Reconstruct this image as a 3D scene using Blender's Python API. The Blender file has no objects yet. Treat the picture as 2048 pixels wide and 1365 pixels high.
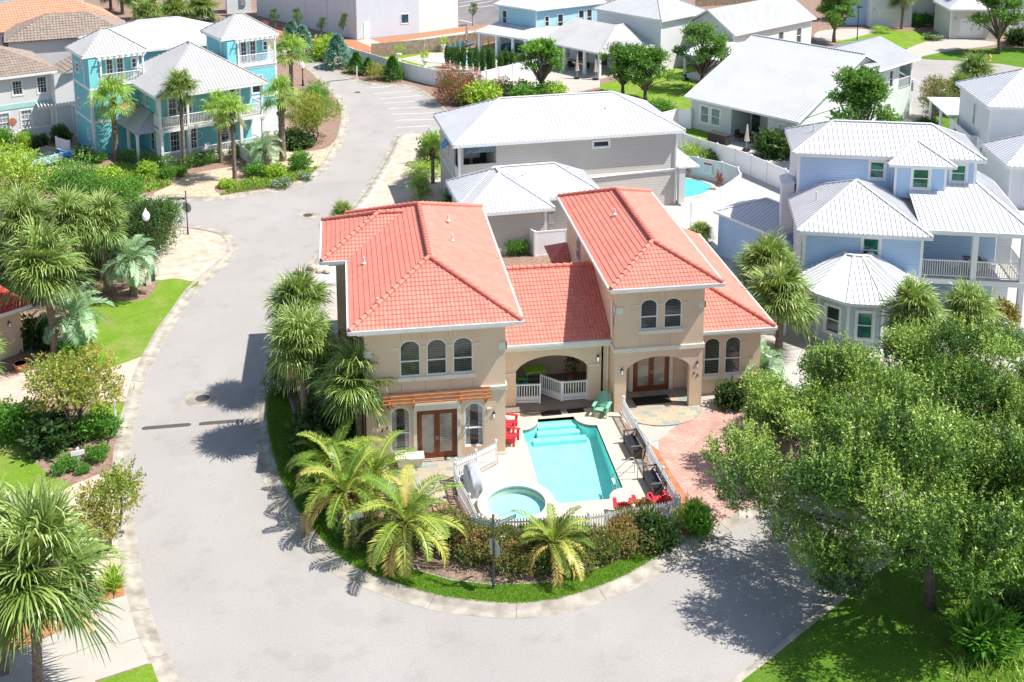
import bpy, bmesh, math, random
import numpy as np
from mathutils import Vector, Matrix
from mathutils.geometry import tessellate_polygon
random.seed(7); rng = np.random.default_rng(11)
S = bpy.context.scene; COL = S.collection
R_ = math.radians
# ---------------- camera ----------------
F_PX, CYP, PITCH, YAW, CAMH = 2352.04, 67.22, R_(11.3123), R_(8.39493), 30.0
CAM = np.array([-6.955, -49.18, CAMH])
_cp, _sp, _cy, _sy = math.cos(PITCH), math.sin(PITCH), math.cos(YAW), math.sin(YAW)
FW = np.array([_sy*_cp, _cy*_cp, -_sp]); RT = np.array([_cy, -_sy, 0.0]); UP = np.cross(RT, FW)
def G(x, y, z=0.0):
    """survey helper: the point at height z seen at photo pixel (x, y)"""
    d = FW*F_PX + RT*(x-1024) - UP*(y-CYP)
    p = CAM + d*((z-CAMH)/d[2]); return (float(p[0]), float(p[1]), z)
cd = bpy.data.cameras.new("camera"); cam = bpy.data.objects.new("camera", cd); COL.objects.link(cam)
cam.matrix_world = Matrix(((RT[0], UP[0], -FW[0], CAM[0]), (RT[1], UP[1], -FW[1], CAM[1]), (RT[2], UP[2], -FW[2], CAM[2]), (0, 0, 0, 1)))
cd.sensor_width = 36; cd.lens = 36*F_PX/2048; cd.shift_y = -(682.5-CYP)/2048; cd.clip_end = 2000; cd.clip_start = .5
S.camera = cam
# ---------------- light ----------------
SUN_EL, SUN_AZ = R_(58), R_(13)
sd = Vector((-math.cos(SUN_AZ)*math.cos(SUN_EL), math.sin(SUN_AZ)*math.cos(SUN_EL), -math.sin(SUN_EL)))
w = bpy.data.worlds.new("World"); S.world = w; w.use_nodes = True
nt = w.node_tree; bg = nt.nodes['Background']; sky = nt.nodes.new('ShaderNodeTexSky'); sky.sky_type = 'NISHITA'
sky.sun_disc = False; sky.sun_elevation = SUN_EL; sky.sun_rotation = R_(103); sky.dust_density = 1.0; sky.air_density = 1.0
nt.links.new(sky.outputs[0], bg.inputs[0]); bg.inputs[1].default_value = 0.115
sl = bpy.data.lights.new("sun", 'SUN'); sl.energy = 5.0; sl.angle = R_(0.5); sl.color = (1.0, .965, .915)
so = bpy.data.objects.new("sun", sl); COL.objects.link(so); so.rotation_euler = sd.to_track_quat('-Z', 'Y').to_euler(); so.location = (60, -20, 90)
S.view_settings.view_transform = 'Standard'; S.view_settings.look = 'None'; S.view_settings.exposure = 0.57; S.view_settings.gamma = 1
# ---------------- materials ----------------
M = {}
def nodes(name):
    m = bpy.data.materials.new(name); m.use_nodes = True; n = m.node_tree
    return m, n, n.nodes['Principled BSDF']
def mixc(n, fac, a, b):
    x = n.nodes.new('ShaderNodeMix'); x.data_type = 'RGBA'
    for s_, v in ((x.inputs[0], fac), (x.inputs[6], a), (x.inputs[7], b)):
        if hasattr(v, 'links'): n.links.new(v, s_)
        elif isinstance(v, (int, float)): s_.default_value = v
        else: s_.default_value = (*v, 1)
    return x.outputs[2]
def noise(n, scale, detail=4, vec=None, rough=.55, out=0):
    t = n.nodes.new('ShaderNodeTexNoise'); t.inputs['Scale'].default_value = scale; t.inputs['Detail'].default_value = detail; t.inputs['Roughness'].default_value = rough
    if vec is not None: n.links.new(vec, t.inputs['Vector'])
    return t.outputs[out]
def ramp(n, src, a, b, ca=(0, 0, 0), cb=(1, 1, 1)):
    r = n.nodes.new('ShaderNodeValToRGB'); n.links.new(src, r.inputs[0]); e = r.color_ramp.elements
    e[0].position = a; e[1].position = b; e[0].color = (*ca, 1); e[1].color = (*cb, 1); return r.outputs[0]
def coords(n, kind='Object'):
    return n.nodes.new('ShaderNodeTexCoord').outputs[kind]
def gpos(n): return n.nodes.new('ShaderNodeNewGeometry').outputs['Position']
def math_(n, op, a, b=0.0, c=0.0):
    x = n.nodes.new('ShaderNodeMath'); x.operation = op
    for s_, v in zip(x.inputs, (a, b, c)):
        if hasattr(v, 'links'): n.links.new(v, s_)
        else: s_.default_value = v
    return x.outputs[0]
def bump(n, p, h, strength=.3, dist=.02):
    b = n.nodes.new('ShaderNodeBump'); b.inputs['Strength'].default_value = strength; b.inputs['Distance'].default_value = dist
    n.links.new(h, b.inputs['Height']); n.links.new(b.outputs[0], p.inputs['Normal'])
def plain(name, c, rough=.6, var=.08, scale=3.0, bmp=0.0, bscale=60, metal=0.0, spec=.5, c2=None, world=False):
    m, n, p = nodes(name); v = gpos(n) if world else coords(n)
    c2 = c2 or tuple(min(1, x*(1-var*2)) for x in c)
    f = ramp(n, noise(n, scale, 5, v), .35, .68)
    n.links.new(mixc(n, f, c, c2), p.inputs['Base Color'])
    p.inputs['Roughness'].default_value = rough; p.inputs['Metallic'].default_value = metal; p.inputs['Specular IOR Level'].default_value = spec
    if bmp: bump(n, p, noise(n, bscale, 3, v), bmp, .02)
    M[name] = m; return m
plain('white_trim', (.80, .80, .79), .5, .03)
plain('vinyl', (.82, .82, .82), .4, .02, 1.2)
plain('cream_trim', (.76, .71, .60), .7, .05, 2, .1)
plain('gutter', (.66, .65, .63), .45, .06)
plain('stucco', (.74, .56, .40), .9, .05, .7, .35, 90)
plain('stucco_dark', (.27, .19, .13), .9, .05, .7, .35, 90)
plain('wood_brown', (.24, .062, .022), .4, .2, 6)
plain('pergola_wood', (.58, .20, .065), .6, .2, 5)
plain('dark_metal', (.025, .025, .027), .4, .1)
plain('black', (.02, .02, .02), .6, .1)
plain('green_metal', (.05, .075, .065), .45, .1)
plain('sign_green', (.02, .10, .075), .45, .1)
plain('white_paint', (.85, .85, .85), .5, .02)
plain('chrome', (.75, .75, .75), .2, .02, metal=1.0)
plain('red_plastic', (.62, .025, .045), .45, .06)
plain('mint_plastic', (.20, .46, .32), .5, .06)
plain('lime_plastic', (.35, .62, .03), .5, .06)
plain('teal_plastic', (.03, .42, .36), .5, .06)
plain('bench_brown', (.13, .105, .085), .6, .12)
plain('bench_slat', (.02, .025, .04), .5, .1)
plain('cover_grey', (.42, .44, .48), .75, .1, 3, .5, 8)
plain('rubber', (.02, .02, .02), .8, .1)
plain('iron', (.10, .085, .08), .7, .2, 20)
plain('deck_cream', (.57, .49, .385), .85, .03, 1.0, .25, 120)
plain('coping', (.60, .535, .44), .7, .04, 3)
plain('pool_plaster', (.36, .78, .75), .8, .07, 1.3)
plain('pool_far', (.10, .55, .56), .4, .05, 2)
plain('spa_plaster', (.42, .75, .80), .8, .04, 2)
plain('concrete', (.44, .40, .335), .9, .12, 1.3, .3, 60, world=True, c2=(.24, .21, .17))
plain('concrete_pale', (.43, .40, .35), .9, .1, .8, .2, 60, world=True, c2=(.40, .365, .31))
plain('sandy', (.56, .49, .40), .95, .1, 1.6, .4, 25, world=True, c2=(.40, .32, .235))
plain('gravel', (.48, .46, .43), .95, .1, 9, .7, 25, world=True, c2=(.40, .38, .36))
plain('mulch', (.34, .235, .175), 1, .2, 7, .8, 30, world=True, c2=(.17, .095, .065))
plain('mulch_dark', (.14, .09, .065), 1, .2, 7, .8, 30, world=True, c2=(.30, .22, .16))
plain('straw_orange', (.48, .20, .095), 1, .2, 5, .6, 30, world=True, c2=(.32, .13, .07))
plain('trunk', (.26, .205, .16), .95, .25, 9, 1.0, 25, c2=(.12, .09, .07))
plain('bark', (.20, .16, .125), .95, .25, 6, 1.0, 20, c2=(.09, .07, .055))
plain('palm_boots', (.22, .15, .10), .95, .25, 14, 1.0, 25, c2=(.09, .06, .045))
plain('rock', (.55, .45, .35), .9, .15, 4, .6, 10, c2=(.36, .28, .21))
plain('terracotta_pot', (.50, .20, .11), .8, .1)
plain('wood_fence', (.36, .27, .19), .9, .3, 2.5, .5, 20, c2=(.20, .145, .10))
plain('canvas', (.72, .66, .55), .9, .06)
plain('canvas_pink', (.72, .55, .50), .9, .06)
plain('car_paint', (.38, .58, .80), .25, .03)
plain('car_blue', (.03, .25, .62), .22, .03)
plain('tyre', (.02, .02, .02), .8, .1)
plain('blue_glossy', (.03, .22, .55), .4, .1)
plain('navy_cloth', (.03, .06, .14), .8, .2)
plain('galv', (.45, .46, .46), .45, .1)
plain('porch_floor', (.50, .47, .42), .8, .1, 2)
plain('wicker', (.03, .028, .025), .8, .2, 30)
plain('yellow_paint', (.75, .50, .10), .5, .05)
plain('turq_trim', (.42, .68, .64), .8, .04)
plain('stone_flag', (.60, .50, .40), .85, .15, 3)
def asphalt():
    m, n, p = nodes('asphalt'); v = gpos(n)
    a = ramp(n, noise(n, .18, 5, v), .3, .7); b = noise(n, 13, 4, v, .8)
    c = mixc(n, a, (.34, .313, .29), (.395, .368, .343))
    # tar stains and worn tyre tracks
    st = ramp(n, noise(n, .55, 6, v, .7), .54, .78)
    c = mixc(n, math_(n, 'MULTIPLY', st, .42), c, (.17, .155, .14))
    c = mixc(n, math_(n, 'MULTIPLY', ramp(n, b, .38, .66), .38), c, (.19, .18, .17))
    pa = ramp(n, noise(n, .33, 2, v), .62, .64)
    c = mixc(n, math_(n, 'MULTIPLY', pa, .12), c, (.22, .2, .2))
    sp = ramp(n, noise(n, 3.1, 2, v), .74, .76)
    c = mixc(n, math_(n, 'MULTIPLY', sp, .4), c, (.12, .10, .09))
    n.links.new(c, p.inputs['Base Color']); p.inputs['Roughness'].default_value = .92
    bump(n, p, noise(n, 70, 3, v), .4, .01); M['asphalt'] = m
asphalt()
def asphalt_dark():
    m, n, p = nodes('asphalt_dark'); v = gpos(n)
    n.links.new(mixc(n, ramp(n, noise(n, .5, 5, v), .3, .7), (.20, .18, .18), (.14, .13, .13)), p.inputs['Base Color'])
    p.inputs['Roughness'].default_value = .92; bump(n, p, noise(n, 50, 3, v), .4, .01); M['asphalt_dark'] = m
asphalt_dark()
plain('asphalt_patch', (.345, .32, .295), .92, .08, .8, .4, 70, world=True)
def grass(name, a, b, dry, dryamt):
    m, n, p = nodes(name); v = gpos(n)
    c = mixc(n, ramp(n, noise(n, 1.0, 6, v, .65), .3, .7), a, b)
    c = mixc(n, math_(n, 'MULTIPLY', ramp(n, noise(n, .45, 6, v, .7), .50, .72), dryamt), c, dry)
    c = mixc(n, math_(n, 'MULTIPLY', ramp(n, noise(n, 9, 5, v, .75), .42, .66), .55), c, tuple(x*.42 for x in b))
    n.links.new(c, p.inputs['Base Color']); p.inputs['Roughness'].default_value = .9; p.inputs['Specular IOR Level'].default_value = .2
    bump(n, p, noise(n, 40, 4, v), 1.0, .04); M[name] = m
grass('lawn', (.22, .36, .03), (.15, .28, .02), (.40, .33, .15), .7)
grass('lawn_bright', (.14, .27, .02), (.08, .19, .012), (.26, .28, .07), .5)
def bricks(name, c1, c2, mortar, scale, bw=.5, rh=.25, rot=0.0, mort=.012, var=.5, obj=False):
    m, n, p = nodes(name); v = coords(n) if obj else gpos(n)
    mp = n.nodes.new('ShaderNodeMapping'); mp.inputs['Rotation'].default_value = (0, 0, rot); n.links.new(v, mp.inputs[0])
    b = n.nodes.new('ShaderNodeTexBrick'); n.links.new(mp.outputs[0], b.inputs['Vector'])
    b.inputs['Color1'].default_value = (*c1, 1); b.inputs['Color2'].default_value = (*c2, 1); b.inputs['Mortar'].default_value = (*mortar, 1)
    b.inputs['Scale'].default_value = scale; b.inputs['Mortar Size'].default_value = mort; b.inputs['Brick Width'].default_value = bw; b.inputs['Row Height'].default_value = rh
    b.inputs['Bias'].default_value = 0
    c = mixc(n, math_(n, 'MULTIPLY', ramp(n, noise(n, 1.2, 5, v), .35, .7), var), b.outputs[0], tuple(x*.75 for x in c2))
    n.links.new(c, p.inputs['Base Color']); p.inputs['Roughness'].default_value = .85
    bump(n, p, b.outputs['Fac'], -.4, .01); M[name] = m
bricks('brick_drive', (.60, .38, .31), (.44, .24, .19), (.42, .36, .30), 4.6, .5, .25, .5, var=.75)
bricks('brick_pale', (.66, .50, .40), (.56, .38, .31), (.55, .48, .40), 5.0, .5, .25, .2)
bricks('paver_tan', (.66, .55, .38), (.42, .30, .20), (.55, .48, .36), 2.2, .5, .25, .45)
bricks('slate_tiles', (.56, .37, .22), (.26, .31, .28), (.50, .44, .35), 1.25, .6, .45, 0.0, .02, .5)
bricks('slate_dark', (.26, .20, .15), (.17, .165, .15), (.26, .22, .18), 1.5, .5, .4, 0.0, .02, .3)
bricks('white_block', (.80, .78, .74), (.77, .75, .71), (.66, .64, .6), 2.2, .5, .25, 0.0, .012, .1)
bricks('waterline_tile', (.03, .20, .26), (.14, .40, .44), (.3, .42, .42), 14, .4, .4, 0, .05, .2)
def siding(name, c, pitch=.19, vert=False, strength=.9):
    m, n, p = nodes(name); v = coords(n); sx = n.nodes.new('ShaderNodeSeparateXYZ'); n.links.new(v, sx.inputs[0])
    if vert: s_ = math_(n, 'ADD', sx.outputs[0], sx.outputs[1])
    else: s_ = sx.outputs[2]
    f = math_(n, 'FRACT', math_(n, 'DIVIDE', s_, pitch))
    if vert: h = math_(n, 'LESS_THAN', f, .14)
    else: h = math_(n, 'SUBTRACT', 1.0, f)
    lap_shade = math_(n, 'LESS_THAN', f, .07) if not vert else math_(n, 'MULTIPLY', h, 0.0)
    cc = mixc(n, ramp(n, noise(n, .8, 4, v), .3, .7), c, tuple(x*.93 for x in c))
    cc = mixc(n, math_(n, 'MULTIPLY', lap_shade, .45), cc, tuple(x*.45 for x in c))  # shadow line of each lap, painted into the colour as a darker stripe
    n.links.new(cc, p.inputs['Base Color']); p.inputs['Roughness'].default_value = .7
    bump(n, p, h, strength, .03); M[name] = m
siding('siding_grey', (.56, .52, .46), .2)
siding('siding_blue', (.46, .62, .82), .17)
siding('board_blue', (.42, .58, .80), .42, True)
siding('siding_teal', (.19, .58, .62), .18)
siding('siding_sky', (.40, .66, .78), .2)
siding('siding_sage', (.60, .68, .60), .2)
siding('siding_cream', (.68, .67, .60), .2)
siding('siding_white', (.76, .78, .78), .2)
siding('metal_wall', (.70, .73, .78), .35, True)
siding('board_white', (.78, .78, .80), .5, True)
siding('oct_board', (.44, .56, .66), .40, True)
siding('paper_white', (.74, .73, .72), 3.0)
plain('white_wall', (.70, .69, .67), .85, .03, .6, .1, 40)
plain('roof_seam', (.62, .62, .63), .5, .05, .5)  # greyer than the white panels: seam shadow lines put into the rib colour
plain('roof_white', (.68, .68, .69), .38, .05, .5, metal=.0)
plain('roof_grey', (.42, .41, .395), .45, .08, .4)
plain('roof_white2', (.50, .51, .50), .4, .06, .4)
def tile_mat(name, c, c2, dark):
    m, n, p = nodes(name); v = coords(n)
    vo = n.nodes.new('ShaderNodeTexVoronoi'); vo.inputs['Scale'].default_value = 3.0; n.links.new(v, vo.inputs['Vector'])
    sr = n.nodes.new('ShaderNodeSeparateColor'); n.links.new(vo.outputs['Color'], sr.inputs[0])
    cc = mixc(n, sr.outputs[0], c, c2)
    cc = mixc(n, math_(n, 'MULTIPLY', ramp(n, noise(n, .7, 6, v, .7), .5, .75), .3), cc, dark)
    n.links.new(cc, p.inputs['Base Color']); p.inputs['Roughness'].default_value = .75; bump(n, p, noise(n, 60, 3, v), .15, .01); M[name] = m
tile_mat('tile_coral', (.66, .225, .165), (.58, .185, .135), (.42, .13, .10))
tile_mat('tile_red', (.60, .045, .03), (.45, .03, .025), (.3, .03, .02))
tile_mat('tile_brown', (.30, .24, .195), (.22, .17, .135), (.24, .18, .14))
tile_mat('tile_terra', (.52, .22, .13), (.58, .28, .18), (.45, .18, .11))
def glass(name, base, blind=0.0, blindc=(.25, .23, .2)):
    m, n, p = nodes(name); v = coords(n); c = base
    if blind:
        sx = n.nodes.new('ShaderNodeSeparateXYZ'); n.links.new(v, sx.inputs[0])
        f = math_(n, 'FRACT', math_(n, 'DIVIDE', sx.outputs[2], .085)); f = math_(n, 'GREATER_THAN', f, .6)
        c = mixc(n, math_(n, 'MULTIPLY', f, blind), mixc(n, ramp(n, noise(n, 1.5, 3, v), .4, .6), base, tuple(x*1.8 for x in base)), blindc)
        n.links.new(c, p.inputs['Base Color'])
    else:
        n.links.new(mixc(n, ramp(n, noise(n, 1.3, 3, v), .4, .62), base, tuple(x*2.5 for x in base)), p.inputs['Base Color'])
    p.inputs['Roughness'].default_value = .03; p.inputs['Specular IOR Level'].default_value = .9; M[name] = m
glass('glass_blind', (.022, .028, .028), .75, (.16, .15, .13))
glass('glass_dark', (.02, .03, .035)); glass('glass_green', (.01, .09, .065)); glass('glass_white', (.25, .27, .28), .8, (.55, .55, .55))
glass('glass_blue', (.015, .06, .09))
glass('glass_door', (.20, .19, .16), .7, (.42, .40, .36)); glass('lamp_glass', (.8, .8, .78))
def water(name, tint):
    m = bpy.data.materials.new(name); m.use_nodes = True; n = m.node_tree; n.nodes.remove(n.nodes['Principled BSDF'])
    out = n.nodes['Material Output']; t = n.nodes.new('ShaderNodeBsdfTransparent'); t.inputs[0].default_value = (*tint, 1)
    g = n.nodes.new('ShaderNodeBsdfGlossy'); g.inputs['Roughness'].default_value = .03; fr = n.nodes.new('ShaderNodeFresnel'); fr.inputs[0].default_value = 1.33
    v = gpos(n); b = n.nodes.new('ShaderNodeBump'); b.inputs['Strength'].default_value = .5; b.inputs['Distance'].default_value = .05
    n.links.new(noise(n, 4.5, 4, v), b.inputs['Height']); n.links.new(b.outputs[0], g.inputs['Normal']); n.links.new(b.outputs[0], fr.inputs['Normal'])
    mx = n.nodes.new('ShaderNodeMixShader'); n.links.new(fr.outputs[0], mx.inputs[0]); n.links.new(t.outputs[0], mx.inputs[1]); n.links.new(g.outputs[0], mx.inputs[2])
    n.links.new(mx.outputs[0], out.inputs[0]); M[name] = m
water('pool_water', (.82, .96, .96))
def leaf(name, stops, trans=.35, rough=.5):
    """foliage: each leaf carries its own tint value"""
    m, n, p = nodes(name); at = n.nodes.new('ShaderNodeAttribute'); at.attribute_name = 'tint'
    r = n.nodes.new('ShaderNodeValToRGB'); n.links.new(at.outputs['Fac'], r.inputs[0]); e = r.color_ramp.elements
    while len(e) < len(stops): e.new(.5)
    for i, (pos, c) in enumerate(stops): e[i].position = pos; e[i].color = (*[min(.85, x*1.55) for x in c], 1)
    n.links.new(r.outputs[0], p.inputs['Base Color']); p.inputs['Roughness'].default_value = rough; p.inputs['Specular IOR Level'].default_value = .35
    tr = n.nodes.new('ShaderNodeBsdfTranslucent'); n.links.new(mixc(n, .5, r.outputs[0], (.30, .42, .02)), tr.inputs[0])
    mx = n.nodes.new('ShaderNodeMixShader'); mx.inputs[0].default_value = trans
    n.links.new(p.outputs[0], mx.inputs[1]); n.links.new(tr.outputs[0], mx.inputs[2]); n.links.new(mx.outputs[0], n.nodes['Material Output'].inputs[0]); M[name] = m
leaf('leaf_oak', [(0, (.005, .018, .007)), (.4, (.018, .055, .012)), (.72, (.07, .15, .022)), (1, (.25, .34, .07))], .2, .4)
leaf('leaf_green', [(0, (.02, .07, .012)), (.5, (.05, .16, .02)), (1, (.13, .28, .03))])
leaf('leaf_dark', [(0, (.010, .022, .010)), (.6, (.020, .055, .018)), (1, (.06, .11, .03))])
leaf('leaf_lime', [(0, (.10, .19, .02)), (.5, (.20, .33, .03)), (1, (.34, .44, .06))])
leaf('leaf_pine', [(0, (.012, .045, .010)), (.5, (.03, .105, .018)), (1, (.09, .20, .03))])
leaf('leaf_myrtle', [(0, (.07, .12, .02)), (.4, (.15, .22, .03)), (.75, (.30, .27, .06)), (1, (.42, .22, .08))])
leaf('leaf_hedge', [(0, (.03, .06, .015)), (.4, (.09, .13, .03)), (.7, (.22, .17, .06)), (1, (.36, .15, .07))])
leaf('leaf_oleander', [(0, (.015, .04, .015)), (.66, (.05, .12, .03)), (.70, (.50, .07, .10)), (1, (.55, .16, .16))])
leaf('leaf_whiteflower', [(0, (.015, .045, .012)), (.72, (.06, .14, .03)), (.84, (.80, .74, .66)), (1, (.85, .78, .72))])
leaf('leaf_spruce', [(0, (.05, .13, .11)), (.5, (.12, .26, .23)), (1, (.28, .45, .40))])
leaf('leaf_red', [(0, (.08, .015, .02)), (1, (.32, .05, .06))])
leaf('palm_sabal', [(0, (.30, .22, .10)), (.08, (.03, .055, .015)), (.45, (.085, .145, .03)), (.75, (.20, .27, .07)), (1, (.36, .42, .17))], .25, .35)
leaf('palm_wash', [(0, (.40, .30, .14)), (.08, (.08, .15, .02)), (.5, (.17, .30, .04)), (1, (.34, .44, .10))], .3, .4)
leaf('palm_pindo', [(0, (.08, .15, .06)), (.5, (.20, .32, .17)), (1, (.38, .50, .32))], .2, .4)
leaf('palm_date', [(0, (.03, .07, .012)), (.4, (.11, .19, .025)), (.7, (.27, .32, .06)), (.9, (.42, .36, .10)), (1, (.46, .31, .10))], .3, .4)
leaf('dead_frond', [(0, (.16, .10, .06)), (1, (.38, .28, .18))], .1, .8)
leaf('grass_blade', [(0, (.06, .14, .012)), (.6, (.12, .24, .02)), (1, (.26, .32, .05))], .3, .6)
leaf('ground_cover', [(0, (.05, .13, .02)), (.6, (.20, .32, .05)), (.9, (.45, .45, .12)), (1, (.6, .3, .12))], .3, .6)
# ---------------- object helpers ----------------
def tag(o, label=None, cat=None, group=None, kind=None):
    if label: o['label'] = label
    if cat: o['category'] = cat
    if group: o['group'] = group
    if kind: o['kind'] = kind
    return o
def link(o, parent=None):
    COL.objects.link(o)
    if parent is not None: o.parent = parent
    return o
def empty(name, loc, rz=0, label=None, cat=None, group=None):
    o = bpy.data.objects.new(name, None); o.location = loc; o.rotation_euler = (0, 0, rz); o.empty_display_size = .3
    return tag(link(o), label, cat, group)
def copy_tree(o, parent=None, label=None):
    c = o.copy(); COL.objects.link(c); c.parent = parent
    for ch in o.children: copy_tree(ch, c)
    if label: c['label'] = label
    return c
class MB:
    def __init__(s): s.v = []; s.f = []; s.m = []
    def add(s, vs, fs, m=0):
        k = len(s.v); s.v += [tuple(map(float, p)) for p in vs]; s.f += [tuple(i+k for i in f) for f in fs]; s.m += [m]*len(fs); return s
    def box(s, x0, x1, y0, y1, z0, z1, m=0):
        return s.add([(x0, y0, z0), (x1, y0, z0), (x1, y1, z0), (x0, y1, z0), (x0, y0, z1), (x1, y0, z1), (x1, y1, z1), (x0, y1, z1)],
                     [(0, 3, 2, 1), (4, 5, 6, 7), (0, 1, 5, 4), (1, 2, 6, 5), (2, 3, 7, 6), (3, 0, 4, 7)], m)
    def prism(s, poly, z0, z1, m=0, top=True, bottom=False):
        n = len(poly); vs = [(p[0], p[1], z0) for p in poly]+[(p[0], p[1], z1) for p in poly]
        fs = [(i, (i+1) % n, n+(i+1) % n, n+i) for i in range(n)]
        tr = tessellate_polygon([[Vector((p[0], p[1], 0)) for p in poly]])
        if top: fs += [tuple(n+i for i in t) for t in tr]
        if bottom: fs += [tuple(t) for t in tr]
        return s.add(vs, fs, m)
    def beam(s, p, q, w=.1, h=.1, m=0, up=(0, 0, 1)):
        p = Vector(p); q = Vector(q); d = (q-p).normalized(); u = Vector(up)
        if abs(d.dot(u)) > .98: u = Vector((0, 1, 0))
        r = d.cross(u).normalized(); u = r.cross(d)
        vs = [a+r*sx*w/2+u*sz*h/2 for a in (p, q) for sx, sz in ((-1, -1), (1, -1), (1, 1), (-1, 1))]
        return s.add(vs, [(0, 1, 2, 3), (7, 6, 5, 4), (0, 4, 5, 1), (1, 5, 6, 2), (2, 6, 7, 3), (3, 7, 4, 0)], m)
    def tube(s, pts, rad, n=8, m=0, cap=True):
        pts = [Vector(p) for p in pts]
        if not hasattr(rad, '__len__'): rad = [rad]*len(pts)
        vs = []; fs = []; prev = None
        for i, p in enumerate(pts):
            d = (pts[min(i+1, len(pts)-1)]-pts[max(i-1, 0)]).normalized()
            a = prev if prev is not None else (Vector((1, 0, 0)) if abs(d.x) < .9 else Vector((0, 1, 0)))
            r = (a-d*a.dot(d)).normalized(); prev = r; u = d.cross(r)
            for k in range(n):
                t = 2*math.pi*k/n; vs.append(p+(r*math.cos(t)+u*math.sin(t))*rad[i])
        for i in range(len(pts)-1):
            for k in range(n): fs.append((i*n+k, i*n+(k+1) % n, (i+1)*n+(k+1) % n, (i+1)*n+k))
        if cap: fs.append(tuple(range(n-1, -1, -1))); fs.append(tuple((len(pts)-1)*n+k for k in range(n)))
        return s.add(vs, fs, m)
    def lathe(s, prof, c=(0, 0, 0), n=16, m=0):
        return s.tube([(c[0], c[1], c[2]+z) for r, z in prof], [max(r, .001) for r, z in prof], n, m)
    def xf(s, mat):
        s.v = [tuple(mat @ Vector(p)) for p in s.v]; return s
    def mesh(s, name, mats, smooth=False):
        me = bpy.data.meshes.new(name); me.from_pydata(s.v, [], s.f)
        if not isinstance(mats, (list, tuple)): mats = [mats]
        for a in mats: me.materials.append(M[a] if isinstance(a, str) else a)
        if len(mats) > 1: me.polygons.foreach_set('material_index', s.m)
        if smooth: me.polygons.foreach_set('use_smooth', [True]*len(s.f))
        me.update(); return me
    def build(s, name, mats, parent=None, smooth=False, **kw):
        return tag(link(bpy.data.objects.new(name, s.mesh(name, mats, smooth)), parent), **kw)
def build_each(mb, name, mat, parent):
    """one object per eight-vertex box in the builder"""
    for i in range(0, len(mb.v), 8):
        m_ = MB(); m_.v = mb.v[i:i+8]; m_.f = [tuple(j-i for j in f) for f in mb.f if i <= f[0] < i+8]; m_.m = [0]*len(m_.f); m_.build(name, mat, parent)
def bevel(o, w=.01):
    b = o.modifiers.new('bevel', 'BEVEL'); b.width = w; b.segments = 2; b.limit_method = 'ANGLE'; return o
def inst(name, mesh, parent=None, loc=(0, 0, 0), rz=0, sc=1):
    o = bpy.data.objects.new(name, mesh); o.location = loc; o.rotation_euler = (0, 0, rz); o.scale = (sc, sc, sc) if not hasattr(sc, '__len__') else sc
    return link(o, parent)
def text_obj(name, body, size, mat, parent, loc, rot, extrude=.004, align='CENTER', shear=0):
    c = bpy.data.curves.new(name, 'FONT'); c.body = body; c.size = size; c.extrude = extrude; c.align_x = align; c.align_y = 'CENTER'; c.shear = shear
    t = bpy.data.objects.new(name, c); COL.objects.link(t)
    dg = bpy.context.evaluated_depsgraph_get(); me = bpy.data.meshes.new_from_object(t.evaluated_get(dg)); bpy.data.objects.remove(t)
    me.materials.clear(); me.materials.append(M[mat]); o = bpy.data.objects.new(name, me); o.location = loc; o.rotation_euler = rot
    return link(o, parent)
# ---- walls with real openings ----
class Fr:
    """wall frame: u runs right as seen from outside, out = outward normal"""
    def __init__(s, o, ang=0.0): s.o = Vector(o).to_2d().to_3d() if len(o) > 2 else Vector((o[0], o[1], 0)); s.a = ang; s.ux = Vector((math.cos(ang), math.sin(ang), 0)); s.n = Vector((math.sin(ang), -math.cos(ang), 0))
    def p(s, u, out, z): return s.o+s.ux*u+s.n*out+Vector((0, 0, z))
    def box(s, mb, u0, u1, o0, o1, z0, z1, m=0):
        mb.add([s.p(u0, o1, z0), s.p(u1, o1, z0), s.p(u1, o0, z0), s.p(u0, o0, z0), s.p(u0, o1, z1), s.p(u1, o1, z1), s.p(u1, o0, z1), s.p(u0, o0, z1)],
               [(0, 3, 2, 1), (4, 5, 6, 7), (0, 1, 5, 4), (1, 2, 6, 5), (2, 3, 7, 6), (3, 0, 4, 7)], m)
def arc_pts(u0, u1, zt, rise, n=8):
    w = (u1-u0)/2; out = []
    for i in range(n+1):
        t = i/n*2-1; out.append((u0+w*(1+t), zt-rise+rise*math.sqrt(max(0, 1-t*t*.92)) if rise else zt))
    if rise:
        base = out[0][1]; k = (zt-(zt-rise))/(zt-base) if zt != base else 1; out = [(u, zt-(zt-z)*k) for u, z in out]
    return out
def clip_arc(pts, a, b):
    zf = lambda u: float(np.interp(u, [p[0] for p in pts], [p[1] for p in pts]))
    return [(a, zf(a))]+[p for p in pts if a+1e-4 < p[0] < b-1e-4]+[(b, zf(b))]
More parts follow.
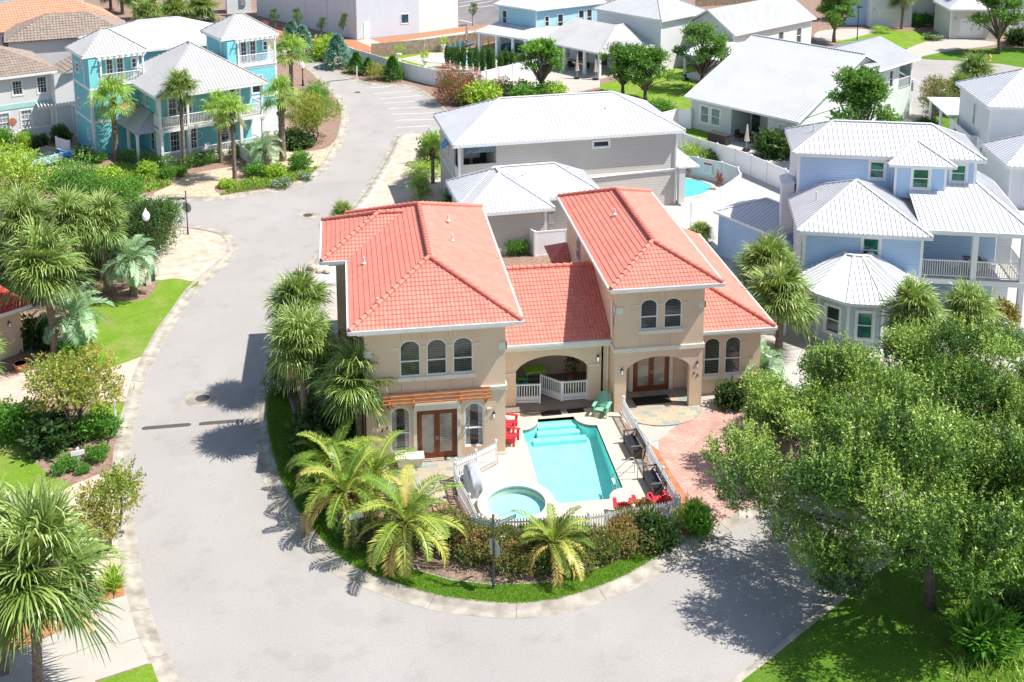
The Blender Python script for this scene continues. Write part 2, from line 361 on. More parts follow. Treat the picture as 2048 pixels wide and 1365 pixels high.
def wall(mb, fr, L, z0, z1, ops=(), depth=.14, m=0):
    us = sorted(set([0, L]+[o[0] for o in ops]+[o[1] for o in ops]))
    for a, b in zip(us, us[1:]):
        if b-a < 1e-4: continue
        cov = sorted([o for o in ops if o[0] <= a+1e-5 and o[1] >= b-1e-5], key=lambda o: o[2]); z = z0
        for o in cov:
            if o[2] > z+1e-4: mb.add([fr.p(a, 0, z), fr.p(b, 0, z), fr.p(b, 0, o[2]), fr.p(a, 0, o[2])], [(0, 1, 2, 3)], m)
            z = o[3]
            r = o[4] if len(o) > 4 else 0
            if r:
                pts = arc_pts(o[0], o[1], o[3], r, 16 if o[1]-o[0] > 2 else 8); pts = clip_arc(pts, a, b)
                for (ua, za), (ub, zb) in zip(pts, pts[1:]):
                    mb.add([fr.p(ua, 0, za), fr.p(ub, 0, zb), fr.p(ub, 0, z), fr.p(ua, 0, z)], [(0, 1, 2, 3)], m)
        if z1 > z+1e-4: mb.add([fr.p(a, 0, z), fr.p(b, 0, z), fr.p(b, 0, z1), fr.p(a, 0, z1)], [(0, 1, 2, 3)], m)
    for o in ops:
        a, b, c, d = o[:4]; r = o[4] if len(o) > 4 else 0
        top = arc_pts(a, b, d, r, 16 if b-a > 2 else 8) if r else [(a, d), (b, d)]
        loop = [(a, c), (b, c)]+top[::-1]
        for (ua, za), (ub, zb) in zip(loop, loop[1:]+loop[:1]):
            mb.add([fr.p(ua, 0, za), fr.p(ub, 0, zb), fr.p(ub, -depth, zb), fr.p(ua, -depth, za)], [(0, 1, 2, 3)], m)
def window(root, fr, u0, u1, z0, z1, arch=0, rec=.08, fw=.055, sash=True, mull=None, gl='glass_dark', fm='white_trim', trim=0, trim_m='white_trim', sill=None, name='window'):
    mb = MB(); top = arc_pts(u0, u1, z1, arch) if arch else [(u0, z1), (u1, z1)]
    outer = [(u0, z0), (u1, z0)]+top[::-1]
    cu = (u0+u1)/2; cz = (z0+z1)/2
    inner = []
    ks = 1-2*fw/(u1-u0); kz = 1-2*fw/(z1-z0)
    inner = [(cu+(u-cu)*ks, cz+(z-cz)*kz) for u, z in outer]
    n = len(outer); fo, fi = -rec+.05, -rec
    for i in range(n):
        j = (i+1) % n; A, B, C, D = outer[i], outer[j], inner[j], inner[i]
        mb.add([fr.p(A[0], fo, A[1]), fr.p(B[0], fo, B[1]), fr.p(C[0], fo, C[1]), fr.p(D[0], fo, D[1])], [(0, 1, 2, 3)])
        mb.add([fr.p(D[0], fo, D[1]), fr.p(C[0], fo, C[1]), fr.p(C[0], fi-.02, C[1]), fr.p(D[0], fi-.02, D[1])], [(0, 1, 2, 3)])
    if sash: fr.box(mb, u0+fw*.5, u1-fw*.5, fi, fo+.003, cz-(z1-z0)*.08*(1 if arch else 0)-.025, cz-(z1-z0)*.08*(1 if arch else 0)+.025)
    if mull:
        nx, nz = mull
        for i in range(1, nx): u = u0+(u1-u0)*i/nx; fr.box(mb, u-.014, u+.014, fi, fo-.01, z0+fw, z1-fw)
        for i in range(1, nz): z = z0+(z1-z0)*i/nz; fr.box(mb, u0+fw, u1-fw, fi, fo-.013, z-.014, z+.014)
    if trim:
        for (a, b, c, d) in ((u0-trim, u0, z0-trim, z1+trim), (u1, u1+trim, z0-trim, z1+trim), (u0, u1, z0-trim, z0), (u0, u1, z1, z1+trim)):
            fr.box(mb, a, b, 0.002, .035, c, d)
    w_ = mb.build(name, fm, root)
    pb = MB(); pb.add([fr.p(u, -rec-.01, z) for u, z in inner], [tuple(range(n))]); pb.build('pane', gl, w_)
    if sill: s_ = MB(); fr.box(s_, u0-sill[0], u1+sill[0], .002, sill[1], z0-sill[2], z0-.002); s_.build('sill', sill[3], w_)
    return w_
def railing(root, p, q, h=1.0, name='railing', mat='white_trim', step=.13, z=None, pick=.035):
    p = Vector(p); q = Vector(q); L = (q-p).length; mb = MB(); d = (q-p)/L
    mb.beam(p+Vector((0, 0, h)), q+Vector((0, 0, h)), .09, .06); mb.beam(p+Vector((0, 0, .12)), q+Vector((0, 0, .12)), .05, .05)
    k = max(1, int(L/step))
    for i in range(1, k): a = p+d*(L*i/k); mb.beam(a+Vector((0, 0, .12)), a+Vector((0, 0, h)), pick, pick, up=(d.x, d.y, 0))
    return mb.build(name, mat, root)
# ---- roofs ----
def planar_normal(pts):
    a, b, c = [Vector(p) for p in pts[:3]]; n = (b-a).cross(c-a).normalized(); return n if n.z > 0 else -n
def roof_metal(mb, pts, sp=.42, rib=.045, thick=.05):
    """pts: eave edge first (pts[0]->pts[1]), polygon of the slope; standing seams run up it"""
    P = [Vector(p) for p in pts]; n = planar_normal(P); e = (P[1]-P[0]); L = e.length; e = e/L; v = n.cross(e)
    if v.z < 0: v = -v
    k = len(P); mb.add(P+[p-n*thick for p in P], [tuple(range(k)), tuple(range(2*k-1, k-1, -1))]+[(i, (i+1) % k, k+(i+1) % k, k+i) for i in range(k)])
    q = [((p-P[0]).dot(e), (p-P[0]).dot(v)) for p in P]; umin = min(a for a, b in q); umax = max(a for a, b in q)
    sp = sp*.76; u = umin+sp*.5
    while u < umax:
        xs = []
        for (a, b), (c, d) in zip(q, q[1:]+q[:1]):
            if (a-u)*(c-u) < 0: xs.append(b+(d-b)*(u-a)/(c-a))
        xs.sort()
        for lo, hi in zip(xs[::2], xs[1::2]):
            if hi-lo > .05: mb.beam(P[0]+e*u+v*lo+n*rib/2, P[0]+e*u+v*hi+n*rib/2, .036, rib, 1, up=n)
        u += sp
def ridge_metal(mb, p, q, w=.22): mb.beam(Vector(p)+Vector((0, 0, .03)), Vector(q)+Vector((0, 0, .03)), w, .05)
def roof_tile(pts, mat, parent, name='roof', tw=.19, tl=.27, amp=.024, step=.032, res=4):
    P = [Vector(p) for p in pts]; n = planar_normal(P); e = (P[1]-P[0]).normalized(); v = n.cross(e)
    if v.z < 0: v = -v
    q = [((p-P[0]).dot(e), (p-P[0]).dot(v)) for p in P]
    u0 = min(a for a, b in q)-tw; u1 = max(a for a, b in q)+tw; v0 = 0.0; v1 = max(b for a, b in q)+tl
    nu = int((u1-u0)/tw*res)+1; nv = int((v1-v0)/tl)+1
    us = u0+np.arange(nu+1)*tw/res; ph = (np.arange(nu+1) % res)/res
    prof = np.where(ph < .62, np.sin(np.pi*ph/.62), -.35*np.sin(np.pi*(ph-.62)/.38))*amp
    vs = []; fs = []
    for j in range(nv):
        k = len(vs); va, vb = v0+j*tl, v0+(j+1)*tl
        for i in range(nu+1): vs.append((us[i], va, prof[i]+step))
        for i in range(nu+1): vs.append((us[i], vb, prof[i]+.004))
        for i in range(nu): fs.append((k+i, k+i+1, k+nu+2+i, k+nu+1+i))
        for i in range(nu+1): vs.append((us[i], va, prof[i]*.9-.02))
        kk = k+2*(nu+1)
        for i in range(nu): fs.append((kk+i, kk+i+1, k+i+1, k+i))
    me = bpy.data.meshes.new(name); me.from_pydata(vs, [], fs)
    bm = bmesh.new(); bm.from_mesh(me)
    area = sum(a*d-c*b for (a, b), (c, d) in zip(q, q[1:]+q[:1]))
    for (a, b), (c, d) in zip(q, q[1:]+q[:1]):
        ex, ey = c-a, d-b; no = Vector((ey, -ex, 0)).normalized()
        if area < 0: no = -no
        bmesh.ops.bisect_plane(bm, geom=bm.verts[:]+bm.edges[:]+bm.faces[:], plane_co=(a, b, 0), plane_no=no, clear_outer=True, dist=1e-5)
    # solid underside
    base = [bm.verts.new((a, b, -.035)) for a, b in q]; bm.faces.new(base)
    mt = Matrix((( e.x, v.x, n.x, P[0].x), (e.y, v.y, n.y, P[0].y), (e.z, v.z, n.z, P[0].z), (0, 0, 0, 1)))
    bm.transform(mt); bm.to_mesh(me); bm.free(); me.materials.append(M[mat])
    return link(bpy.data.objects.new(name, me), parent)
def ridge_tiles(mb, p, q, r=.11, L=.36):
    p = Vector(p); q = Vector(q); d = (q-p); T = d.length; d /= T; k = max(1, int(T/L))
    for i in range(k):
        a = p+d*(T*i/k-.02); b = p+d*(T*(i+1)/k+.03); mb.tube([a+Vector((0, 0, .035)), b+Vector((0, 0, .0))], [r*1.12, r*.85], 10)
def eave_band(mb, poly, z, h=.26, t=.04):
    """gutter/fascia around a polygon (top at z) plus soffit"""
    n = len(poly)
    for i in range(n):
        a = Vector((*poly[i][:2], z-h/2)); b = Vector((*poly[(i+1) % n][:2], z-h/2)); mb.beam(a, b, t, h)
def hip(rect, ze, zr, inset=None):
    """rect = (x0,x1,y0,y1): faces of a hip roof, eave edge first; returns faces, ridge ends"""
    x0, x1, y0, y1 = rect; w = x1-x0; d = y1-y0
    if w >= d:
        i = d/2 if inset is None else inset; ym = (y0+y1)/2; A = (x0+i, ym, zr); B = (x1-i, ym, zr)
        F = [[(x0, y0, ze), (x1, y0, ze), B, A], [(x1, y0, ze), (x1, y1, ze), B], [(x1, y1, ze), (x0, y1, ze), A, B], [(x0, y1, ze), (x0, y0, ze), A]]
    else:
        i = w/2 if inset is None else inset; xm = (x0+x1)/2; A = (xm, y0+i, zr); B = (xm, y1-i, zr)
        F = [[(x0, y0, ze), (x1, y0, ze), A], [(x1, y0, ze), (x1, y1, ze), B, A], [(x1, y1, ze), (x0, y1, ze), B], [(x0, y1, ze), (x0, y0, ze), A, B]]
    return F, A, B
def metal_hip(root, rect, ze, zr, mat, sp=.42, inset=None, name='roof'):
    F, A, B = hip(rect, ze, zr, inset); mb = MB()
    for f in F: roof_metal(mb, f, sp)
    x0, x1, y0, y1 = rect
    ridge_metal(mb, A, B)
    cs = [(x0, y0, ze), (x1, y0, ze), (x1, y1, ze), (x0, y1, ze)]
    for c in cs: ridge_metal(mb, c, A if (Vector(A)-Vector(c)).length < (Vector(B)-Vector(c)).length else B, .16)
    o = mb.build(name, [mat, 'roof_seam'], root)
    e = MB(); eave_band(e, cs, ze-.03, .2); e.box(x0+.1, x1-.1, y0+.1, y1-.1, ze-.2, ze-.15); e.build('fascia', 'white_trim', o)
    return o
# ================= GROUND =================
def arcp(cx, cy, r, a0, a1, n=8): return [(cx+r*math.cos(R_(a0+(a1-a0)*i/n)), cy+r*math.sin(R_(a0+(a1-a0)*i/n))) for i in range(n+1)]
pool = [(1.1, -2.75)]+arcp(1.1, 2.9, .9, 270, 360)+arcp(4.75, 2.9, .95, 180, 270)+arcp(4.75, -4.15, .75, 90, 180)+[(1.75, -4.15)]
def poly_obj(name, pts, z, mat, holes=(), kind='structure', thick=0.0, **kw):
    loops = [[Vector((p[0], p[1], 0)) for p in pts]]+[[Vector((p[0], p[1], 0)) for p in h] for h in holes]
    allp = [p for l in loops for p in l]; tr = tessellate_polygon(loops); mb = MB()
    fs = []
    for t in tr:
        a, b, c = [allp[i] for i in t]
        fs.append(t if (b-a).cross(c-a).z > 0 else t[::-1])
    mb.add([(p.x, p.y, z) for p in allp], fs)
    if thick:
        k = 0
        for l in loops:
            n = len(l)
            for i in range(n):
                a, b = l[i], l[(i+1) % n]; mb.add([(a.x, a.y, z-thick), (b.x, b.y, z-thick), (b.x, b.y, z), (a.x, a.y, z)], [(0, 1, 2, 3)])
    return mb.build(name, mat, None, kind=kind, **kw)
def smooth_line(pts, closed=False, n=6):
    P = [np.array(p[:2], float) for p in pts]; out = []; N = len(P)
    for i in range(N if closed else N-1):
        if closed: p0, p1, p2, p3 = P[(i-1) % N], P[i], P[(i+1) % N], P[(i+2) % N]
        else: p0, p1, p2, p3 = P[max(i-1, 0)], P[i], P[i+1], P[min(i+2, N-1)]
        for k in range(n):
            t = k/n; out.append(tuple(.5*((2*p1)+(-p0+p2)*t+(2*p0-5*p1+4*p2-p3)*t*t+(-p0+3*p1-3*p2+p3)*t**3)))
    if not closed: out.append(tuple(P[-1]))
    return out
def g2(pts, z=.1): return [G(x, y, z)[:2] for x, y in pts]
def curb(name, line, w=.64, flip=1):
    """rolled concrete gutter: line is the lawn-side edge, road on the right of travel * flip"""
    L = [Vector((p[0], p[1], 0)) for p in line]; prof = [(-.12, .112), (0.04, .115), (.12, .105), (.30, .028), (w-.02, .014), (w, .004)]
    vs = []; fs = []
    for i, p in enumerate(L):
        d = (L[min(i+1, len(L)-1)]-L[max(i-1, 0)]).normalized(); r = Vector((d.y, -d.x, 0))*flip
        for o, z in prof: q = p+r*o; vs.append((q.x, q.y, z))
    k = len(prof)
    for i in range(len(L)-1):
        for j in range(k-1): fs.append((i*k+j, i*k+j+1, (i+1)*k+j+1, (i+1)*k+j))
    return MB().add(vs, fs).build(name, 'concrete', None, kind='structure')
poly_obj('ground', [(-600, -300), (700, -300), (700, 1500), (-600, 1500)], -.06, 'sandy', holes=(pool,))
poly_obj('road', [(-120, -60), (60, -60), (60, 32), (16, 60), (16, 110), (-120, 180)], 0, 'asphalt', holes=(pool,))
# lot outlines (kerb edges) surveyed from the photo
A_edge = [(352, 1420), (318, 1365), (303, 1325), (281, 1276), (262, 1213), (251, 1164), (245, 1109), (237, 1050), (231, 979), (231, 916), (236, 869), (247, 829), (258, 795), (269, 755), (289, 711), (316, 661), (341, 627), (372, 583), (394, 561), (437, 524), (455, 505), (454, 485), (437, 467), (391, 456), (340, 452), (200, 449), (-80, 446)]
Al = smooth_line(g2(A_edge)); curb('curb', Al, flip=1)
poly_obj('garden_soil', Al+[(-60, 31), (-60, -25), (-25, -25)], .10, 'mulch', thick=.12)
B_edge = [(1950, 762), (1700, 902), (1462, 1031), (1388, 1072), (1340, 1102), (1259, 1150), (1197, 1177), (1115, 1201), (1033, 1210), (951, 1205), (869, 1193), (787, 1168), (713, 1140), (664, 1107), (615, 1052), (603, 1038), (578, 997), (556, 954), (541, 901), (533, 860), (530, 829), (533, 800), (543, 760), (556, 715), (575, 660), (597, 610), (620, 560), (640, 517), (690, 440), (730, 395), (769, 337), (791, 297), (800, 275), (812, 268), (831, 266), (880, 268), (960, 268)]
Bl = smooth_line(g2(B_edge)); curb('curb', Bl, flip=-1)
poly_obj('yard_ground', Bl+[(40, 60), (62, 60), (62, 10)], .10, 'gravel', holes=(pool,), thick=.12)
D_edge = [(1400, 1430), (1470, 1365), (1540, 1310), (1620, 1245), (1700, 1182), (1770, 1125), (1900, 1035), (2060, 940), (2300, 820)]
Dl = smooth_line(g2(D_edge)); curb('curb', Dl, flip=1)
poly_obj('lawn', Dl+[(60, -40), (4, -25)], .10, 'lawn_bright', thick=.12)
C_edge = [(-80, 402), (100, 398), (306, 393), (422, 394), (487, 386), (541, 379), (594, 365), (634, 341), (656, 312), (672, 283), (682, 255), (684, 225), (672, 195), (650, 172), (628, 150), (605, 132), (570, 115), (530, 98), (460, 66), (330, 15), (200, -40)]
Cl = smooth_line(g2(C_edge)); curb('curb', Cl, flip=1)
poly_obj('garden_bed', Cl+[(-120, 170), (-120, 40)], .10, 'mulch', thick=.12)
E_edge = [(215, -45), (300, 0), (380, 25), (430, 42), (500, 73), (560, 99), (606, 117), (634, 125), (675, 142), (706, 156), (734, 165), (766, 169), (819, 171), (853, 187), (887, 216), (930, 245)]
El = smooth_line(g2(E_edge)); curb('curb', El, flip=1)
poly_obj('garden_bed', El+[G(1000, 262, .1)[:2], (16, 61.5), (130, 61.5), (130, 250), (-20, 250)], .10, 'mulch', thick=.12)
def patch(name, px, mat, z=.108, sm=True, **kw):
    p = g2(px, z); p = smooth_line(p, True, 5) if sm else p; return poly_obj(name, p, z, mat, **kw)
# west block
patch('lawn', [(398, 563), (372, 585), (341, 629), (316, 663), (289, 713), (272, 750), (262, 782), (205, 740), (178, 715), (150, 680), (165, 600), (230, 602), (285, 600), (312, 578), (316, 562), (345, 556)], 'lawn')
patch('sand', [(300, 470), (345, 458), (391, 459), (437, 470), (452, 485), (452, 505), (435, 525), (398, 561), (350, 557), (316, 560), (290, 545)], 'sandy', .109)
patch('driveway', [(-60, 735), (0, 748), (60, 735), (130, 752), (205, 742), (288, 712), (269, 757), (256, 802), (200, 806), (100, 800), (-60, 815)], 'brick_pale', .110, False)
patch('lawn', [(185, 806), (252, 806), (244, 850), (232, 862), (180, 850)], 'lawn', .111, False)
patch('lawn', [(-60, 875), (30, 880), (75, 930), (110, 955), (143, 972), (100, 995), (40, 1010), (-60, 1015)], 'lawn', .111)
patch('driveway', [(-60, 1016), (40, 1012), (100, 996), (150, 968), (215, 942), (231, 938), (232, 985), (237, 1050), (246, 1112), (249, 1150), (215, 1160), (120, 1165), (-60, 1175)], 'brick_pale', .112, False)
patch('driveway', [(-60, 1335), (60, 1290), (150, 1250), (200, 1205), (256, 1190), (262, 1213), (281, 1276), (303, 1325), (190, 1362), (190, 1420), (-60, 1420)], 'concrete_pale', .113, False)
patch('lawn', [(192, 1364), (303, 1327), (318, 1365), (350, 1420), (150, 1420)], 'lawn', .114, False)
# main lot: grass verge, mulch and paving
verge = [(531, 800), (532, 829), (535, 860), (543, 901), (558, 954), (580, 997), (605, 1038), (617, 1052), (666, 1107), (715, 1139), (788, 1167), (870, 1192), (952, 1204), (1033, 1209), (1115, 1200), (1196, 1176), (1258, 1149), (1338, 1102), (1375, 1080), (1330, 1078), (1240, 1120), (1160, 1150), (1090, 1166), (985, 1170), (900, 1160), (830, 1140), (760, 1110), (700, 1070), (650, 1020), (620, 960), (600, 900), (590, 840), (575, 790), (560, 740)]
patch('lawn', verge, 'lawn_bright', .112, False)
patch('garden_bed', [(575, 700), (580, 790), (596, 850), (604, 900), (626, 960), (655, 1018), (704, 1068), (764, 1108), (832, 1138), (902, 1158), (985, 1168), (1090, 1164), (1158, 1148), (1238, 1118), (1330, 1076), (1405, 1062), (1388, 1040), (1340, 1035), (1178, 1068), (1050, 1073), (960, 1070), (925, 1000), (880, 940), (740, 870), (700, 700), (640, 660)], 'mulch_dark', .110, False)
patch('driveway', [(1345, 857), (1318, 878), (1318, 905), (1345, 950), (1372, 990), (1386, 1015), (1388, 1045), (1404, 1064), (1464, 1031), (1700, 902), (1760, 868), (1680, 840), (1600, 800), (1500, 790), (1480, 815), (1400, 822)], 'brick_drive', .118, False)
patch('garden_bed', [(1250, 845), (1290, 880), (1322, 905), (1345, 950), (1372, 990), (1388, 1020), (1390, 1045), (1402, 1064), (1370, 1075), (1350, 1040), (1310, 980)], 'straw_orange', .114, False)
patch('walkway', [(1285, 846), (1340, 866), (1318, 880), (1300, 885), (1275, 850)], 'concrete_pale', .120, False)
patch('walkway', [(1400, 790), (1450, 785), (1487, 815), (1403, 822)], 'concrete_pale', .121, False)
patch('driveway', [(600, 620), (640, 560), (668, 570), (700, 560), (700, 690), (640, 690), (575, 660)], 'concrete_pale', .112, False)
patch('driveway', [(1560, 685), (1640, 690), (1700, 760), (2060, 760), (2060, 600), (1900, 640), (1830, 700), (1760, 720), (1600, 640)], 'concrete_pale', .111, False)
patch('sand', [(800, 275), (831, 269), (885, 272), (890, 400), (740, 412), (775, 340), (793, 300)], 'sandy', .111, False)
patch('driveway', [(738, 398), (752, 382), (885, 372), (885, 430), (725, 430)], 'brick_pale', .113, False)
patch('garden_bed', [(960, 470), (1060, 470), (1140, 500), (1140, 560), (1000, 560)], 'mulch', .113, False)
# pool terrace behind the grey house
# teal house drive and bed edging
patch('driveway', [(308, 391), (340, 372), (380, 350), (460, 335), (480, 345), (430, 375), (440, 392), (400, 394)], 'paver_tan', .112)
patch('driveway', [(520, 310), (640, 300), (668, 285), (655, 312), (632, 340), (600, 350), (560, 330)], 'paver_tan', .112)
patch('driveway', [(60, 325), (120, 320), (165, 320), (155, 345), (100, 365), (20, 370)], 'brick_pale', .112)
# north side: warehouse apron, lawns, car park
patch('garden_bed', [(520, 45), (640, 75), (713, 82), (850, 68), (925, 56), (935, 62), (1010, 40), (1060, 60), (1060, 100), (880, 80), (760, 105), (680, 98), (600, 90), (500, 60)], 'straw_orange', .112, False)
patch('walkway', [(713, 82), (738, 77), (765, 88), (870, 72), (940, 62), (1010, 62), (1010, 72), (960, 80), (780, 98), (745, 95)], 'concrete_pale', .116, False)
patch('service_road', [(815, 86), (850, 80), (990, 64), (1010, 70), (930, 84), (850, 88)], 'asphalt_dark', .120, False)
patch('car_park', [(915, -30), (1100, -30), (1040, 30), (1000, 50), (950, 48), (920, 52), (917, 40)], 'asphalt_dark', .121, False)
patch('lawn', [(745, 110), (900, 100), (1000, 95), (990, 130), (900, 150), (800, 125)], 'lawn', .113, False)
patch('terrace', [(800, 118), (860, 106), (1010, 98), (1200, 140), (1200, 175), (1130, 190), (960, 160), (880, 140)], 'concrete_pale', .117, False)
patch('lawn', [(1255, 150), (1300, 165), (1380, 195), (1400, 235), (1340, 230), (1290, 225), (1230, 200)], 'lawn', .116, False)
patch('lawn', [(1190, 172), (1280, 150), (1400, 128), (1470, 150), (1400, 200), (1300, 195), (1230, 200)], 'lawn', .115, False)
# cul-de-sac in the north-east
patch('road', [(1600, 90), (1830, 115), (1850, 120), (1880, 121), (2000, 128), (2100, 140), (2100, 400), (1950, 330), (1860, 245), (1780, 240), (1700, 150)], 'asphalt', .118, False)
patch('lawn', [(1838, 114), (1870, 106), (1960, 98), (2060, 98), (2060, 134), (2000, 128), (1930, 122), (1850, 118)], 'lawn_bright', .124)
patch('lawn', [(1640, 78), (1700, 72), (1790, 62), (1860, 66), (1880, 80), (1815, 97), (1740, 92), (1690, 88)], 'lawn', .124)
patch('driveway', [(1640, 62), (1720, 58), (1760, 60), (1700, 78), (1655, 84), (1630, 80)], 'concrete_pale', .128)
patch('driveway', [(1815, 98), (1880, 79), (1990, 84), (1980, 92), (1900, 102), (1850, 112), (1838, 116), (1822, 110)], 'concrete_pale', .128)
patch('lawn', [(1850, 235), (1900, 225), (1920, 250), (1880, 262)], 'lawn_bright', .126)
curb('curb', smooth_line(g2([(1838, 116), (1850, 119), (1930, 123), (2000, 129), (2080, 140)], .13)), .6, 1)
patch('path', [(1385, 300), (1480, 330), (1580, 352), (1580, 470), (1425, 445), (1340, 420), (1400, 360)], 'gravel', .112, False)
patch('lawn', [(1350, 240), (1385, 248), (1440, 275), (1405, 285), (1355, 262)], 'lawn', .113, False)
patch('path', [(1425, 285), (1530, 312), (1570, 335), (1440, 300), (1400, 288)], 'stone_flag', .118, False)
# road markings: parking bays
mk = MB()
for a, b in (((747, 188), (826, 182)), ((759, 198), (860, 190)), ((769, 207), (880, 200)), ((777, 218), (890, 212)), ((783, 229), (870, 226)), ((790, 241), (870, 239)), ((793, 255), (862, 252)), ((740, 176), (790, 173))):
    p, q = Vector(G(*a, .004)), Vector(G(*b, .004)); mk.beam(p, q, .07, .004)
mk.build('parking_line', 'white_paint', None, kind='structure')
mk = MB()
for a, b in (((918, 6), (965, 0)), ((918, 14), (985, 2)), ((918, 40), (945, 46)), ((935, 18), (1000, 9))):
    p, q = Vector(G(*a, .127)), Vector(G(*b, .127)); mk.beam(p, q, .14, .004)
mk.build('parking_line', 'white_paint', None, kind='structure')
def manhole(px, lab, r=.36):
    x, y, z = G(*px); t = empty('manhole_cover', (x, y, 0), 0, lab, 'manhole')
    MB().lathe([(1.0*r/.36*.75+.12, 0), (1.0*r/.36*.75+.12, .006), (.001, .007)], n=32).build('collar', 'concrete', t)
    m = MB().lathe([(r, .004), (r, .014), (.001, .015)], n=28)
    for k in range(-3, 4): m.box(-r*.8*math.cos(k*.35), r*.8*math.cos(k*.35), k*.09-.012, k*.09+.012, .014, .02)
    m.build('lid', 'iron', t)
manhole((616, 431), 'round iron manhole cover in a pale collar beyond the coral roofed house')
manhole((405, 797), 'round iron manhole cover beside palm shadow on the near road')
manhole((715, 185), 'small round manhole cover by the parking bays', .3)
def speed_bump(p, q, lab):
    a, b = Vector(G(*p)), Vector(G(*q)); L = (b-a).length; ang = math.atan2(b.y-a.y, b.x-a.x)
    t = empty('speed_bump', tuple(a), ang, lab, 'speed bump', 'rubber speed bumps across the road')
    m = MB(); n = max(2, int(L/.45)); prof = [(-.16, 0), (-.12, .03), (0, .045), (.12, .03), (.16, 0)]
    xs = [i*L/n for i in range(n+1)]
    for i in range(n):
        x0, x1 = xs[i]+.004, xs[i+1]-.004; vs = [(x, y, z+.001) for x in (x0, x1) for y, z in prof]
        m.add(vs, [(j, j+1, j+6, j+5) for j in range(4)]+[(0, 1, 2, 3, 4), (9, 8, 7, 6, 5)])
    m.build('rubber_section', 'iron', t)
    c = MB()
    for x in (0, L): c.tube([(x, 0, 0), (x, 0, .03)], [.16, .1], 14)
    c.build('end_cap', 'iron', t)
speed_bump((290, 857), (376, 850), 'dark rubber speed bump on the left of the near road')
speed_bump((404, 848), (480, 842), 'dark rubber speed bump under the palm shadow on the near road')
speed_bump((612, 170), (648, 165), 'short far speed bump nearest the street lamp')
speed_bump((660, 163), (695, 160), 'short far speed bump nearest the planting bed')
pt = MB().add([(*G(x, y, .003)[:2], .003) for x, y in ((498, 383), (545, 366), (562, 366), (530, 392), (470, 402), (440, 398))], [(0, 1, 2, 3, 4, 5)])

def strip(name, pts, w_, mat, z):
    m_ = MB(); P_ = [Vector((*G(x, y, z)[:2], z)) for x, y in pts]; Q = [P_[0]]
    for a, b in zip(P_, P_[1:]):
        for k in range(1, 5): q = a.lerp(b, k/4); Q.append(Vector((q.x+(rng.normal()*.02 if k < 4 else 0), q.y+(rng.normal()*.02 if k < 4 else 0), z)))
    for a, b in zip(Q, Q[1:]): m_.beam(a, b, w_, .004)
    m_.build(name, mat, None, kind='structure')
strip('crack', [(180, 1235), (205, 1262), (218, 1280), (234, 1288)], .018, 'mulch_dark', .116)
strip('crack', [(98, 1328), (130, 1312), (170, 1298), (185, 1290), (228, 1284)], .018, 'mulch_dark', .116); strip('crack', [(243, 1287), (262, 1280), (282, 1276)], .018, 'mulch_dark', .116)
MB().add([(*G(x, y, .004)[:2], .004) for x, y in ((497, 386), (541, 381), (572, 366), (545, 372), (515, 378), (470, 388))][::-1], [(0, 1, 2, 3, 4, 5)])
poly_obj('road_patch', smooth_line([G(x, y, .004)[:2] for x, y in ((500, 392), (548, 387), (600, 366), (572, 367), (540, 384))], True, 3), .004, 'asphalt_patch')
poly_obj('road_patch', smooth_line([G(x, y, .004)[:2] for x, y in ((338, 903), (352, 897), (400, 899), (398, 908), (352, 910))], True, 4), .004, 'asphalt_patch')
patch('garden_bed', [(-60, 1205), (0, 1212), (70, 1200), (160, 1195), (215, 1165), (249, 1152), (255, 1190), (200, 1205), (150, 1250), (60, 1290), (-60, 1335)], 'straw_orange', .109, False)
strip('tar_seam', [(300, 1105), (330, 1180), (345, 1260), (420, 1340)], .02, 'asphalt_dark', .003) if False else None
for jl, edge, fl in ((2.9, Al, 1), (3.1, Bl, -1)):
    acc = 0.0; m_ = MB()
    for a, b in zip(edge, edge[1:]):
        a, b = Vector((*a, 0)), Vector((*b, 0)); acc += (b-a).length
        if acc > jl:
            acc = 0; d = (b-a).normalized(); r = Vector((d.y, -d.x, 0))*fl; m_.beam(a+r*-.1+Vector((0, 0, .116)), a+r*.13+Vector((0, 0, .108)), .02, .006); m_.beam(a+r*.13+Vector((0, 0, .106)), a+r*.31+Vector((0, 0, .030)), .02, .006); m_.beam(a+r*.31+Vector((0, 0, .030)), a+r*.62+Vector((0, 0, .016)), .02, .006)
    m_.build('curb_joint', 'asphalt_dark', None, kind='structure')
def curtain_glass():
    m, n, p = nodes('glass_curtain'); v = coords(n); sx = n.nodes.new('ShaderNodeSeparateXYZ'); n.links.new(v, sx.inputs[0])
    f = math_(n, 'ABSOLUTE', math_(n, 'SUBTRACT', math_(n, 'FRACT', math_(n, 'DIVIDE', math_(n, 'ADD', sx.outputs[0], 5.27), 3.37/1.0)), .135))
    w_ = ramp(n, noise(n, 12, 2, v), .35, .6, (.16, .16, .17), (.36, .36, .37))
    g_ = math_(n, 'GREATER_THAN', f, .055)
    n.links.new(mixc(n, g_, (.02, .025, .03), w_), p.inputs['Base Color']); p.inputs['Roughness'].default_value = .03; p.inputs['Specular IOR Level'].default_value = .9; M['glass_curtain'] = m
curtain_glass()
